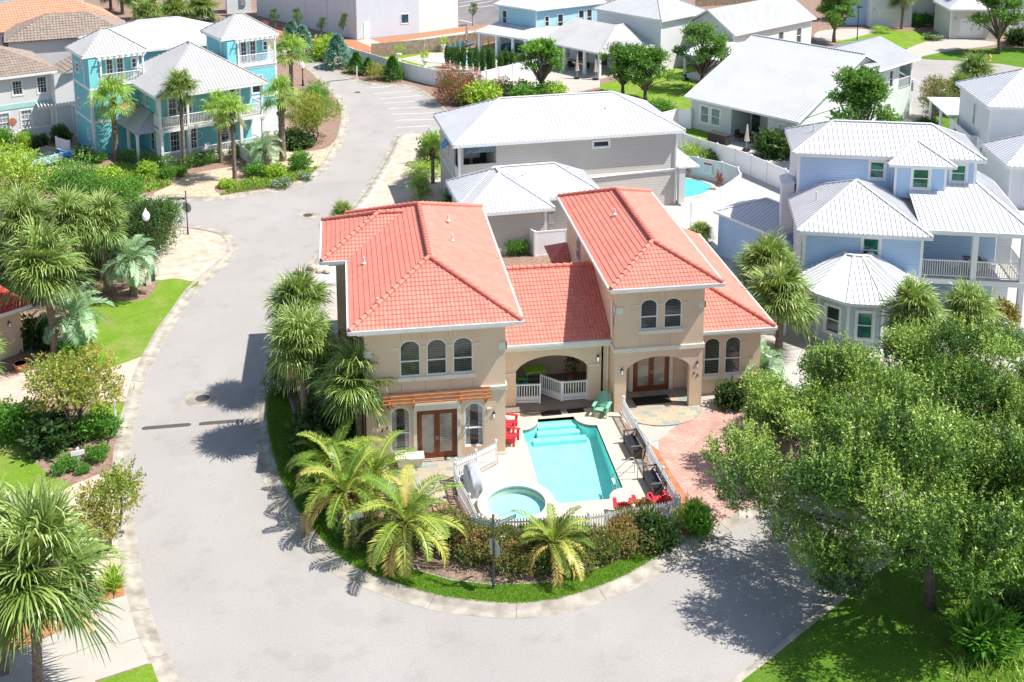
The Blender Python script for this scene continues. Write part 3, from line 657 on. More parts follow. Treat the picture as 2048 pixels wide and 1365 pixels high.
# ================= MAIN HOUSE =================
H = empty('stucco_house', (0, 0, 0), 0, 'tan stucco house with coral tiled hip roofs, two towers and a pool in front', 'house')
PI = math.pi
def hwall(name, fr, L, z0, z1, ops=(), mat='stucco', depth=.14, joints=()):
    mb = MB(); wall(mb, fr, L, z0, z1, ops, depth)
    for (u, a, b) in joints: fr.box(mb, u-.007, u+.007, 0, .002, a, b, 1)
    return mb.build(name, [mat, 'stucco_dark'], H)
f1 = Fr((-6.36, 0)); X = lambda x: x+6.36
T1up = [(-4.80, -3.87), (-3.59, -2.67), (-2.40, -1.48)]
ops = [(X(a), X(b), 4.38, 6.13, .27) for a, b in T1up]+[(X(-5.27), X(-4.38), .69, 2.90, .25), (X(-1.90), X(-1.01), .69, 2.86, .25), (X(-4.08), X(-2.24), .2, 2.66)]
hwall('wall', f1, 6.36, 0, 6.8, ops, joints=[(X(x), 3.7, 4.2) for x in (-4.75, -3.65, -2.5, -1.5)]+[(X(x), 6.2, 6.7) for x in (-4.75, -3.8, -3.6, -2.6, -2.4)])
for a, b in T1up: window(H, f1, X(a), X(b), 4.38, 6.13, .27, gl='glass_blind')
window(H, f1, X(-5.27), X(-4.38), .69, 2.90, .25, gl='glass_curtain'); window(H, f1, X(-1.90), X(-1.01), .69, 2.86, .25, gl='glass_curtain')
hwall('wall', Fr((0, 0), PI/2), 13.9, 0, 6.8)
hwall('wall', Fr((-6.36, 13.9), -PI/2), 13.9, 0, 6.8)
hwall('wall', Fr((0, 13.9), PI), 6.36, 0, 6.8)
# west bay
hwall('wall', Fr((-7.6, 8.3)), 1.24, 0, 6.8); hwall('wall', Fr((-7.6, 13.1), -PI/2), 4.8, 0, 6.8); hwall('wall', Fr((-6.36, 13.1), PI), 1.24, 0, 6.8)
# trims of the left tower
m = MB(); f1.box(m, -.05, 6.41, 0, .07, 3.44, 3.66); f1.box(m, -.03, 6.39, .07, .10, 3.60, 3.66)
Fr((-6.36, 13.9), -PI/2).box(m, 0, 13.95, 0, .07, 3.44, 3.66); Fr((0, 0), PI/2).box(m, -.1, 4.2, 0, .07, 3.44, 3.66)
m.build('belt_course', 'cream_trim', H)
m = MB(); f1.box(m, X(-4.92), X(-1.38), .002, .09, 4.18, 4.37)
for a, b in ((-5.15, -4.83), (-3.84, -3.62), (-2.64, -2.43), (-1.45, -1.15)): f1.box(m, X(a), X(b), .002, .05, 5.76, 5.83)
for a, b in ((-5.62, -5.42), (-.86, -.66)): f1.box(m, X(a), X(b), .002, .05, 2.50, 2.57)
f1.box(m, X(-.32), 6.42, 0, .05, 5.42, 5.76); Fr((0, 0), PI/2).box(m, -.05, .30, 0, .05, 5.42, 5.76)
f1.box(m, -.05, .32, 0, .05, 5.42, 5.76)
f1.box(m, X(-4.95), X(-4.20), 0.002, .07, .2, .66); f1.box(m, X(-.62), 6.42, 0, .04, 0, .28)
f1.box(m, X(-4.24), X(-4.09), .002, .05, .2, 2.76); f1.box(m, X(-2.23), X(-2.08), .002, .05, .2, 2.76)
build_each(m, 'trim', 'cream_trim', H)
m = MB(); f1.box(m, X(-4.22), X(-2.10), .002, .22, 2.77, 3.06); f1.box(m, X(-4.27), X(-2.05), .002, .27, 3.06, 3.16); m.build('door_hood', 'cream_trim', H)
def french_door(fr, u0, u1, z0, z1, rec=.1, gl='glass_door'):
    m = MB(); fr.box(m, u0, u0+.09, -rec-.05, -rec+.03, z0, z1); fr.box(m, u1-.09, u1, -rec-.05, -rec+.03, z0, z1); fr.box(m, u0+.09, u1-.09, -rec-.05, -rec+.03, z1-.1, z1)
    d = m.build('door', 'wood_brown', H); c = (u0+u1)/2
    for a, b in ((u0+.1, c-.005), (c+.005, u1-.1)):
        k = MB(); fr.box(k, a, a+.13, -rec-.03, -rec+.01, z0, z1-.11); fr.box(k, b-.13, b, -rec-.03, -rec+.01, z0, z1-.11)
        fr.box(k, a+.13, b-.13, -rec-.03, -rec+.01, z1-.26, z1-.11); fr.box(k, a+.13, b-.13, -rec-.03, -rec+.01, z0, z0+.28); k.build('door_leaf', 'wood_brown', d)
        g = MB(); fr.box(g, a+.13, b-.13, -rec-.022, -rec-.01, z0+.28, z1-.26); g.build('pane', gl, d)
    h = MB(); fr.box(h, c-.05, c-.02, -rec+.01, -rec+.07, z0+.95, z0+1.15); fr.box(h, c+.02, c+.05, -rec+.01, -rec+.07, z0+.95, z0+1.15); h.build('handle', 'galv', d)
french_door(f1, X(-4.08), X(-2.24), .2, 2.66)
# timber trellis over the door
m = MB()
for i in range(4): m.beam((-5.62, -.12-.16*i, 3.40+.085*(3-i)), (-.72, -.12-.16*i, 3.40+.085*(3-i)), .045, .075)
pg = m.build('pergola', 'pergola_wood', H)
m = MB()
for x in (-5.30, -4.22, -2.10, -.92):
    m.beam((x, -.02, 3.30), (x, -.62, 3.30), .07, .09); m.beam((x, -.04, 2.85), (x, -.04, 3.27), .07, .07); m.tube([(x, -.05, 2.92), (x, -.25, 3.0), (x, -.4, 3.24)], .03, 6)
m.build('bracket', 'pergola_wood', pg)
# roofs
R1 = (-7.0, .68, -.55, 14.6); F, A1, B1 = hip(R1, 7.0, 8.69)
for fc in F: roof_tile(fc, 'tile_coral', H)
zr = 8.32
roof_tile([(-8.3, 7.7, 7.0), (-7.0, 7.7, 7.0), (-4.0, 10.7, zr), (-5.3, 10.7, zr)], 'tile_coral', H)
roof_tile([(-8.3, 13.7, 7.0), (-8.3, 7.7, 7.0), (-5.3, 10.7, zr)], 'tile_coral', H)
roof_tile([(-7.0, 13.7, 7.0), (-8.3, 13.7, 7.0), (-5.3, 10.7, zr), (-4.0, 10.7, zr)], 'tile_coral', H)
R2 = (5.45, 11.02, 2.4, 16.0); F2, A2, B2 = hip(R2, 6.9, 8.12)
for fc in F2: roof_tile(fc, 'tile_coral', H)
roof_tile([(0.02, 3.72, 3.72), (5.85, 3.72, 3.72), (5.85, 8.3, 5.75), (0.02, 8.3, 5.75)], 'tile_coral', H)
roof_tile([(5.85, 12.9, 3.72), (0.02, 12.9, 3.72), (0.02, 8.3, 5.75), (5.85, 8.3, 5.75)], 'tile_coral', H)
roof_tile([(10.31, 3.55, 3.85), (14.25, 3.55, 3.85), (10.31, 7.49, 5.58)], 'tile_coral', H)
roof_tile([(14.25, 3.55, 3.85), (14.25, 16.6, 3.85), (10.31, 16.6, 5.58), (10.31, 7.49, 5.58)], 'tile_coral', H)
roof_tile([(4.7, 14.0, 3.6), (5.85, 14.0, 3.6), (5.85, 15.4, 4.25)], 'tile_coral', H)
roof_tile([(4.7, 16.6, 3.6), (4.7, 14.0, 3.6), (5.85, 15.4, 4.25)], 'tile_coral', H)
hwall('wall', Fr((5.0, 16.2), -PI/2), 1.8, 0, 3.5); hwall('wall', Fr((5.0, 14.4)), .86, 0, 3.5)
def RT_(a, b): m_ = MB(); ridge_tiles(m_, a, b); m_.build('ridge_tiles', 'tile_coral', H)
for c in ((-7.0, -.55), (.68, -.55)): RT_((*c, 7.04), (A1[0], A1[1], 8.76))
for c in ((-7.0, 14.6), (.68, 14.6)): RT_((*c, 7.04), (B1[0], B1[1], 8.76))
RT_((A1[0], A1[1], 8.78), (B1[0], B1[1], 8.78))
RT_((-8.3, 7.7, 7.04), (-5.3, 10.7, zr+.07)); RT_((-8.3, 13.7, 7.04), (-5.3, 10.7, zr+.07)); RT_((-5.3, 10.7, zr+.07), (-4.0, 10.7, zr+.07))
for c in ((5.45, 2.4), (11.02, 2.4)): RT_((*c, 6.94), (A2[0], A2[1], 8.18))
for c in ((5.45, 16.0), (11.02, 16.0)): RT_((*c, 6.94), (B2[0], B2[1], 8.18))
RT_((A2[0], A2[1], 8.2), (B2[0], B2[1], 8.2)); RT_((0.05, 8.3, 5.80), (5.8, 8.3, 5.80)); RT_((14.25, 3.55, 3.9), (10.4, 7.4, 5.6))

m = MB()
eave_band(m, [(-7.05, -.6), (.73, -.6), (.73, 14.65), (-7.05, 14.65), (-7.05, 13.75), (-8.35, 13.75), (-8.35, 7.65), (-7.05, 7.65)], 7.02, .17, .13)
eave_band(m, [(5.40, 2.35), (11.07, 2.35), (11.07, 16.05), (5.40, 16.05)], 6.92, .17, .13)
m.beam((0.02, 3.66, 3.66), (5.84, 3.66, 3.66), .13, .14)
m.beam((10.33, 3.49, 3.80), (14.31, 3.49, 3.80), .12, .14); m.beam((14.31, 3.5, 3.80), (14.31, 16.6, 3.80), .12, .14)
m.build('gutter', 'gutter', H)
m = MB(); m.box(-6.95, .63, -.5, 14.55, 6.80, 6.86); m.box(-8.25, -6.95, 7.75, 13.65, 6.80, 6.86); m.box(5.5, 10.97, 2.45, 15.95, 6.70, 6.76)
m.box(-6.68, .33, -.28, 14.2, 6.62, 6.795); m.box(-7.95, -6.69, 8.0, 13.4, 6.62, 6.795); m.box(5.62, 10.55, 2.72, 15.6, 6.52, 6.695)
m.box(10.33, 14.2, 3.6, 16.5, 3.66, 3.71); m.box(10.33, 13.95, 3.85, 16.3, 3.45, 3.655)
m.build('cornice', 'white_trim', H)
m = MB(); m.box(0.01, 5.85, 3.78, 3.98, 3.32, 3.60); m.build('lintel', 'cream_trim', H)
# link with arch and porch
fl = Fr((0, 4.2)); hwall('wall', fl, 5.86, 0.0, 3.42, [(1.12, 4.78, .2, 2.80, .72)], depth=.35)
m = MB(); m.box(.3, 5.6, 7.2, 7.3, 0, 3.4); m.box(.25, .35, 4.2, 7.2, 0, 3.4); m.box(5.45, 5.55, 4.2, 7.2, 0, 3.4); m.box(.3, 5.6, 4.3, 7.2, 3.25, 3.3); m.build('porch_wall', 'stucco', H)
m = MB(); m.box(0.02, 5.84, 3.62, 7.2, 0, .21); m.build('porch_floor', 'slate_dark', H)
m = MB(); fl.box(m, .55, 1.12, .002, .05, 1.92, 1.99); fl.box(m, 4.80, 5.35, .002, .05, 2.12, 2.19); build_each(m, 'trim', 'cream_trim', H)
def porch_rail(p, q):
    p = Vector(p); q = Vector(q); o = railing(H, p+Vector((0, 0, .24)), q+Vector((0, 0, .24)), .78, 'railing', 'white_trim', .125, pick=.04)
    m = MB(); m.beam(p+Vector((0, 0, .10)), q+Vector((0, 0, .10)), .04, .13); m.beam(p+Vector((0, 0, .26)), q+Vector((0, 0, .26)), .04, .13); m.build('kick_board', 'white_trim', o)
    m = MB(); m.beam(p, p+Vector((0, 0, 1.08)), .08, .08); m.beam(q, q+Vector((0, 0, 1.08)), .08, .08); m.build('rail_post', 'white_trim', o)
porch_rail((1.18, 4.4, .21), (2.35, 4.3, .21)); porch_rail((2.55, 5.25, .21), (3.45, 4.35, .21)); porch_rail((3.53, 4.35, .21), (4.74, 4.35, .21))
# right tower
f2 = Fr((5.86, 3.0)); Z = lambda x: x-5.86
T2up = [(7.09, 7.97), (8.28, 9.20)]
hwall('wall', f2, 4.46, 0, 6.75, [(Z(a), Z(b), 4.42, 6.02, .26) for a, b in T2up]+[(Z(6.45), Z(9.68), .16, 2.97, .6)], depth=.32, joints=[(Z(x), 3.55, 4.2) for x in (7.1, 8.6)]+[(Z(x), 6.1, 6.6) for x in (7.1, 8.0, 8.3)])
for a, b in T2up: window(H, f2, Z(a), Z(b), 4.42, 6.02, .26, gl='glass_blind')
fR2 = Fr((10.32, 3.0), PI/2); hwall('wall', fR2, 12.4, 0, 6.75, [(.35, 1.75, .16, 2.9, .3)], depth=.3)
fL2 = Fr((5.86, 15.4), -PI/2); hwall('wall', fL2, 12.4, 0, 6.75, [(11.55, 12.12, 4.45, 5.75)])
window(H, fL2, 11.55, 12.12, 4.45, 5.75, gl='glass_blind')
window(H, fL2, 3.2, 3.8, 4.6, 5.8, rec=-.06, gl='glass_dark', trim=.05)
hwall('wall', Fr((10.32, 15.4), PI), 4.46, 0, 6.75)
m = MB(); m.box(6.0, 10.2, 4.9, 5.0, 0, 3.3); m.box(5.95, 6.1, 3.3, 4.9, 0, 3.3); m.box(6.0, 10.2, 3.33, 4.9, 3.2, 3.26); m.build('porch_wall', 'stucco', H)
fd = Fr((6.1, 4.9)); french_door(fd, 1.17, 3.05, .18, 2.35, rec=-.08)
m = MB(); fd.box(m, .95, 1.16, .002, .10, .18, 2.5); fd.box(m, 3.06, 3.27, .002, .10, .18, 2.5); build_each(m, 'door_casing', 'cream_trim', H)
m = MB(); f2.box(m, -.06, 4.52, 0, .07, 3.30, 3.52); fR2.box(m, -.02, 1.1, 0, .07, 3.30, 3.52); fL2.box(m, 11.6, 12.46, 0, .07, 3.30, 3.52); m.build('belt_course', 'cream_trim', H)
m = MB(); f2.box(m, Z(7.0), Z(9.3), .002, .09, 4.22, 4.41)
for a, b in ((6.75, 7.05), (8.0, 8.25), (9.24, 9.52)): f2.box(m, Z(a), Z(b), .002, .05, 5.70, 5.77)
f2.box(m, 4.2, 4.52, 0, .05, 5.42, 5.75); fR2.box(m, -.05, .25, 0, .05, 5.42, 5.75); f2.box(m, -.05, .36, 0, .05, 5.36, 5.68); fL2.box(m, 12.1, 12.45, 0, .05, 5.36, 5.68)
build_each(m, 'trim', 'cream_trim', H)
# low east wing
f3 = Fr((10.32, 4.1)); W3 = lambda x: x-10.32
hwall('wall', f3, 3.4, 0, 3.6, [(W3(a), W3(b), 1.16, 3.2, .26) for a, b in ((10.76, 11.62), (11.86, 12.72))])
for a, b in ((10.76, 11.62), (11.86, 12.72)): window(H, f3, W3(a), W3(b), 1.16, 3.2, .26, gl='glass_blind')
hwall('wall', Fr((13.72, 4.1), PI/2), 12.3, 0, 3.6); hwall('wall', Fr((13.72, 16.4), PI), 3.4, 0, 3.6)
m = MB(); f3.box(m, W3(10.6), W3(12.85), .002, .09, .96, 1.15); f3.box(m, W3(11.64), W3(11.84), .002, .05, 2.82, 2.9); f3.box(m, W3(12.75), W3(12.98), .002, .05, 2.82, 2.9); build_each(m, 'trim', 'cream_trim', H)
# patio floors and steps
def pslab(name, pts, z0, z1, mat, parent): return MB().prism(pts, z0, z1).build(name, mat, parent)
circ = [(8.2+2.05*math.cos(t), 3.0+1.62*math.sin(t)) for t in [PI+i*PI/24 for i in range(25)]]
pslab('porch_step', circ+[(10.25, 4.9), (6.15, 4.9)], 0.0, .17, 'slate_tiles', H)
pat = [(-6.5, -.01), (-.38, -.01), (-.45, -.7), (-1.2, -1.25), (-1.9, -1.65), (-2.45, -1.95), (-2.55, -2.6), (-2.75, -2.95), (-3.6, -3.2), (-4.6, -2.6), (-6.5, -2.2)]
pslab('patio', smooth_line(pat[2:8], n=3)+pat[8:]+pat[:2], 0.0, .20, 'slate_tiles', H)
m = MB()
for i in range(2): m.box(-3.7, -2.6, -3.55-.4*i, -3.0, 0.0, .16-.05*i)
build_each(m, 'patio_step', 'brick_drive', H)
def downpipe(p, z0, z1, kick): m = MB(); m.tube([(p[0]+kick[0], p[1]+kick[1], z1+.3), (p[0], p[1], z1), (p[0], p[1], z0)], .04, 8); return m
downpipe((5.74, 4.08), .1, 3.2, (0, -.2)).build('downpipe', 'cream_trim', H)
downpipe((5.78, 3.5), 3.9, 5.9, (-.3, 0)).build('downpipe', 'cream_trim', H)
downpipe((-6.44, .15), .1, 6.1, (-.4, 0)).build('downpipe', 'stucco_dark', H)
m = MB()
for x, y, z in ((-1.7, 9.4, 8.25), (-1.75, 6.7, 8.2), (-6.2, 6.2, 7.45), (7.4, 10.0, 7.9), (-5.7, 1.0, 7.55)): m.tube([(x, y, z-.15), (x, y, z+.28)], .05, 8); m.tube([(x, y, z-.04), (x, y, z+.04)], [.13, .06], 8)
m.build('vent_pipe', 'gutter', H)
def wall_lamp(p, n, root=H):
    p = Vector(p); n = Vector(n); c = p+n*.16; m = MB(); m.beam(p+n*.01, p+n*.03, .1, .2); m.tube([p+Vector((0, 0, .06)), p+n*.1+Vector((0, 0, .22)), c+Vector((0, 0, .17))], .012, 6)
    m.lathe([(.075, .10), (.02, .17), (.012, .20)], c, 6); m.lathe([(.02, -.19), (.045, -.16), (.05, -.15)], c, 6)
    for k in range(4):
        t = k*PI/2+PI/4; m.tube([c+Vector((.065*math.cos(t), .065*math.sin(t), .1)), c+Vector((.05*math.cos(t), .05*math.sin(t), -.15))], .006, 4)
    o = m.build('wall_lamp', 'dark_metal', root); MB().lathe([(.055, .09), (.045, -.14)], c, 8).build('lamp_glass', 'lamp_glass', o); return o
for x in (-.55, -5.80): wall_lamp((x, -.002, 2.25), (0, -1, 0))
wall_lamp((5.25, 4.198, 2.55), (0, -1, 0)); wall_lamp((6.2, 2.998, 2.35), (0, -1, 0)); wall_lamp((10.02, 2.998, 2.45), (0, -1, 0))
text_obj('house_number', '5', .26, 'black', H, (-5.66, -.012, 1.84), (PI/2, 0, 0), .008, shear=.2); text_obj('house_number', '6', .26, 'black', H, (-5.44, -.012, 1.95), (PI/2, 0, 0), .008, shear=.2)
text_obj('house_number', '6', .24, 'black', H, (9.90, 2.985, 1.95), (PI/2, 0, 0), .008); text_obj('house_number', '6', .24, 'black', H, (10.08, 2.985, 1.83), (PI/2, 0, 0), .008)
# ================= POOL TERRACE =================
deck = [(0.02, 0.02), (0.02, 3.61), (5.84, 3.61), (5.84, 2.98), (6.12, 2.6), (6.5, -6.0), (2.5, -6.5), (-1.9, -6.15), (-2.1, -4.5), (-2.42, -3.1), (-2.35, -2.0), (-1.2, -1.27), (-.43, -.72), (-.36, -.02)]
PT = .14
poly_obj('pool_deck', deck, PT, 'deck_cream', holes=[pool], thick=.14)
def basin(name, poly, zt, zb, mat, tile, label, cat):
    t = empty(name, (0, 0, 0), 0, label, cat); n = len(poly); m = MB()
    for i in range(n):
        a, b = poly[i], poly[(i+1) % n]; m.add([(*a, zb), (*b, zb), (*b, zt-.16), (*a, zt-.16)], [(3, 2, 1, 0)])
    zz = lambda y: zb+.50*min(1, max(0, (y+3.2)/4.7)); m.add([(4.9, -3.2, zz(-3.2)), (4.9, 1.6, zz(1.6)), (.95, 1.6, zz(1.6)), (.95, -3.2, zz(-3.2)), (4.9, -4.3, zb), (.95, -4.3, zb), (4.9, 3, zz(1.6)), (.95, 3, zz(1.6))], [(0, 1, 2, 3), (4, 0, 3, 5), (1, 6, 7, 2)]); return t, m
pt_, m = basin('swimming_pool', pool, PT, -1.02, None, None, 'turquoise swimming pool with corner steps set in a cream deck', 'pool')
m.box(1.95, 3.85, 2.40, 2.9, -1.0, -.07); m.box(1.85, 3.95, 1.98, 2.40, -1.0, -.20); m.box(1.6, 4.2, 1.55, 1.98, -1.0, -.34)
m.build('basin', 'pool_plaster', pt_)
m = MB(); n = len(pool)
for i in range(n):
    a, b = pool[i], pool[(i+1) % n]; m.add([(*a, PT-.16), (*b, PT-.16), (*b, PT), (*a, PT)], [(3, 2, 1, 0)])
m.build('waterline_tile', 'waterline_tile', pt_)
MB().add([(*p, .03) for p in pool], [tuple(range(len(pool)-1, -1, -1))]).build('water', 'pool_water', pt_)
# spa
SC = (-.17, -4.5); sp = empty('hot_tub', (*SC, PT), 0, 'raised round spa pool with a tiled rim beside the swimming pool', 'hot tub')
m = MB(); N = 40
def ring(m, r0, r1, z0, z1, mm=0):
    vs = []; fs = []
    for i in range(N):
        t = 2*PI*i/N; c, s_ = math.cos(t), math.sin(t); vs += [(r0*c, r0*s_, z0), (r0*c, r0*s_, z1), (r1*c, r1*s_, z1), (r1*c, r1*s_, z0)]
    for i in range(N):
        j = (i+1) % N; fs += [(i*4, j*4, j*4+1, i*4+1), (i*4+1, j*4+1, j*4+2, i*4+2), (i*4+2, j*4+2, j*4+3, i*4+3)]
    m.add(vs, fs, mm)
ring(m, 1.28, 1.55, 0, .38); m.build('shell', 'stucco', sp)
m = MB(); ring(m, 1.24, 1.66, .381, .45); m.build('coping', 'coping', sp)
m = MB(); ring(m, 1.26, 1.275, .27, .38); m.build('waterline_tile', 'waterline_tile', sp)
m = MB(); m.lathe([(.001, .055), (1.27, .056)], n=N); m.build('basin', 'spa_plaster', sp)
MB().add([(1.27*math.cos(2*PI*i/N), 1.27*math.sin(2*PI*i/N), .29) for i in range(N)], [tuple(range(N))]).build('water', 'pool_water', sp)
# handrails of the pool
t = empty('pool_ladder', (4.8, -2.6, PT), 0, 'curved chrome pool ladder at the right edge of the pool', 'ladder')
for y in (-.28, .28):
    MB().tube([(.75, y, 0), (.75, y, .62), (.68, y, .74), (.55, y, .76), (.3, y, .55), (-.15, y, .15), (-.25, y, -.1), (-.25, y, -.75)], .022, 8).build('rail', 'galv', t)
m = MB()
for z in (-.2, -.5): m.box(-.32, -.2, -.28, .28, z-.02, z+.02)
m.build('tread', 'white_trim', t)
# picket fences
def picket(root, a, b, h=.95, step=.115, z=PT):
    a = Vector((*a, z)); b = Vector((*b, z)); d = (b-a); L = d.length; d /= L; n = Vector((d.y, -d.x, 0)); m = MB(); k = int(L/step)
    for i in range(k+1):
        c = a+d*(i*L/max(k, 1)); w_ = .032
        vs = [c-d*w_, c+d*w_, c+d*w_+Vector((0, 0, h-.07)), c+Vector((0, 0, h)), c-d*w_+Vector((0, 0, h-.07))]
        vs = [v+n*.012+Vector((0, 0, .05)) for v in vs]+[v-n*.012+Vector((0, 0, .05)) for v in vs]
        m.add(vs, [(0, 1, 2, 3, 4), (9, 8, 7, 6, 5)]+[(i_, (i_+1) % 5, 5+(i_+1) % 5, 5+i_) for i_ in range(5)])
    m.build('pickets', 'vinyl', root); m = MB()
    for hz in (.22, h-.2): m.beam(a+n*.03+Vector((0, 0, hz+.05)), b+n*.03+Vector((0, 0, hz+.05)), .035, .08)
    m.build('rail', 'vinyl', root)
def fpost(root, p, h=1.08, z=PT, s=.1):
    m = MB(); m.box(p[0]-s/2, p[0]+s/2, p[1]-s/2, p[1]+s/2, z-.1, z+h); m.lathe([(s*.75, 0), (s*.75, .03), (.01, .09)], (p[0], p[1], z+h), 4); m.build('post', 'vinyl', root)
def picket_run(pts, label, h=.95):
    t = empty('picket_fence', (0, 0, 0), 0, label, 'fence', 'white picket fences round the pool terrace')
    for a, b in zip(pts, pts[1:]): picket(t, a, b, h)
    for p in pts: fpost(t, p, h+.12)
    return t
picket_run([(6.2, 2.5), (6.28, .4), (6.36, -1.7), (6.44, -3.8), (6.55, -5.95)], 'long white picket fence between the pool deck and the brick driveway')
picket_run([(6.45, -6.1), (4.45, -6.38), (2.5, -6.6), (.2, -6.45), (-1.85, -6.25)], 'white picket fence along the front of the pool deck behind the hedge')
picket_run([(-2.5, -1.95), (-1.55, -1.4), (-.55, -.72)], 'short white picket fence by the glass doors and the grey grill cover', 1.05)
picket_run([(-2.56, -2.1), (-2.5, -3.2), (-2.2, -4.6), (-1.98, -6.1)], 'white picket fence curving along the left of the pool deck beside the brick walk')
poly_obj('walkway', [(-3.75, -3.1), (-2.68, -3.0), (-2.45, -4.6), (-2.15, -6.9), (-3.1, -6.9), (-3.4, -5.2)], .122, 'brick_drive')
# ================= OTHER HOUSES =================
def frames(x0, x1, y0, y1):
    return {'f': (Fr((x0, y0)), x1-x0), 'r': (Fr((x1, y0), PI/2), y1-y0), 'b': (Fr((x1, y1), PI), x1-x0), 'l': (Fr((x0, y1), -PI/2), y1-y0)}
def boxwalls(root, x0, x1, y0, y1, z0, z1, mat, ops=None, wins=None, mats=None, corner='white_trim', sides='frbl', cw=.13):
    """ops: side -> plain openings; wins: side -> [(u0,u1,z0,z1,{opts})]; one wall mesh per side"""
    ops = ops or {}; wins = wins or {}; fr = frames(x0, x1, y0, y1)
    for s_ in sides:
        f, L = fr[s_]; mb = MB(); wall(mb, f, L, z0, z1, [tuple(o) for o in ops.get(s_, [])]+[w_[:4] for w_ in wins.get(s_, [])], .12)
        mb.build('wall', (mats or {}).get(s_, mat), root)
        for w_ in wins.get(s_, []):
            kw = dict(rec=.06, trim=.1, gl='glass_dark'); kw.update(w_[4] if len(w_) > 4 else {}); window(root, f, *w_[:4], **kw)
    if corner:
        m = MB()
        for x in (x0, x1):
            for y in (y0, y1): m.box(x-.02-(cw if x == x1 else 0)+.004, x+.02+(cw if x == x0 else 0)-.004, y-.02-(cw if y == y1 else 0)+.004, y+.02+(cw if y == y0 else 0)-.004, z0, z1-.01)
        build_each(m, 'corner_board', corner, root)
def post(root, x, y, z0, z1, s=.16, mat='white_trim', cap=True):
    m = MB(); m.box(x-s/2, x+s/2, y-s/2, y+s/2, z0, z1)
    if cap: m.box(x-s*.7, x+s*.7, y-s*.7, y+s*.7, z0, z0+.2); m.box(x-s*.7, x+s*.7, y-s*.7, y+s*.7, z1-.15, z1-.003)
    m.build('post', mat, root)
def slab(root, name, x0, x1, y0, y1, z0, z1, mat): return MB().box(x0, x1, y0, y1, z0, z1).build(name, mat, root)
# --- grey two storey house with garage wing ---
g = empty('grey_house', (1.0, 30.75, 0), R_(4.8), 'pale grey clapboard house with white standing seam roofs behind the coral roofed house', 'house')
boxwalls(g, 0, 16.5, 0, 7.7, 0, 5.85, 'siding_grey', ops={'f': [(.35, 2.75, 4.35, 5.72)], 'l': [(5.9, 7.4, 3.1, 5.7), (5.6, 7.0, .1, 2.6)]}, wins={'f': [(10.0, 11.2, 5.0, 5.45, dict(sash=False))], 'l': [(1.5, 2.2, 3.8, 5.2), (3.4, 4.0, 3.8, 5.2)]})
m = MB(); m.box(.3, 2.8, 2.3, 2.4, 3, 5.8); m.box(2.72, 2.8, .14, 2.3, 3, 5.8); m.box(.14, 2.8, .14, 2.3, 3.0, 3.08); m.build('loggia_wall', 'siding_grey', g)
m = MB(); m.box(.4, 2.72, .16, .2, 5.15, 5.7); m.build('sun_screen', 'glass_blue', g)
m = MB(); m.box(2.0, 2.5, 2.2, 2.28, 3.1, 5.2); m.build('loggia_door', 'glass_dark', g)
for x in (.9, 1.7):
    m = MB(); m.box(x-.28, x+.28, 1.5, 2.0, 3.4, 3.5); m.box(x-.28, x+.28, 1.95, 2.03, 3.4, 4.2); m.build('loggia_seat', 'wicker', g)
m = MB(); f_, L_ = frames(0, 16.5, 0, 7.7)['l']; f_.box(m, 5.9, 7.4, -.1, -.05, 3.1, 3.9); m.build('balcony_panel', 'white_trim', g)
m = MB(); f_.box(m, 0, 7.7, 0, .05, 2.85, 2.98); frames(0, 16.5, 0, 7.7)['f'][0].box(m, 9.3, 16.5, 0, .04, 2.75, 2.92); build_each(m, 'belt_course', 'white_trim', g)
m = MB()
for y, z in ((3.9, 5.0), (1.2, 2.3)): m.add([(-.02, y-.6, z+.2), (-.02, y+.6, z+.2), (-.55, y+.6, z-.35), (-.55, y-.6, z-.35), (-.02, y-.6, z+.14), (-.02, y+.6, z+.14), (-.55, y+.6, z-.41), (-.55, y-.6, z-.41)], [(0, 1, 2, 3), (7, 6, 5, 4), (0, 4, 5, 1), (2, 6, 7, 3), (1, 5, 6, 2), (0, 3, 7, 4)])
build_each(m, 'shutter', 'blue_glossy', g)
metal_hip(g, (-.45, 16.95, -.45, 8.15), 6.0, 8.1, 'roof_white', .41)
boxwalls(g, -.5, 4.7, -6.7, -.02, 0, 3.15, 'siding_grey', sides='frl', wins={'l': [(1.5, 2.3, 1, 2.3)]})
boxwalls(g, 4.72, 8.8, -4.7, -.02, 0, 3.15, 'siding_grey', sides='fr')
metal_hip(g, (-.95, 5.15, -7.15, -.05), 3.3, 5.0, 'roof_white', .38)
metal_hip(g, (-.9, 9.25, -5.15, -.06), 3.3, 4.9, 'roof_white', .41, inset=2.9)
m = MB(); m.box(5.35, 5.75, -4.85, -4.73, 1.3, 2.0); m.box(5.5, 5.6, -4.8, -4.73, .2, 1.3); m.build('meter_box', 'galv', g)
post(g, 16.85, -.1, 0, 3.0, .45, 'white_wall', False); post(g, 17.6, 2.5, 0, 3.0, .3)
slab(g, 'porch_roof', 16.52, 18.2, -.4, 7.2, 3.0, 3.12, 'roof_white'); slab(g, 'hot_tub_surround', 16.7, 18.2, -.9, .8, 0, .3, 'coping')
m = MB(); m.tube([(16.4, -.08, 5.6), (16.4, -.08, .2)], .04, 8); m.tube([(9.4, -.06, 2.7), (16.3, -.06, 2.95)], .035, 6); m.build('downpipe', 'white_trim', g)
m = MB(); m.tube([(11.6, 2.1, 7.0), (11.6, 2.1, 7.5)], .05, 8); m.tube([(3.9, -3.4, 4.2), (3.9, -3.4, 4.6)], .05, 8); m.build('vent_pipe', 'gutter', g)
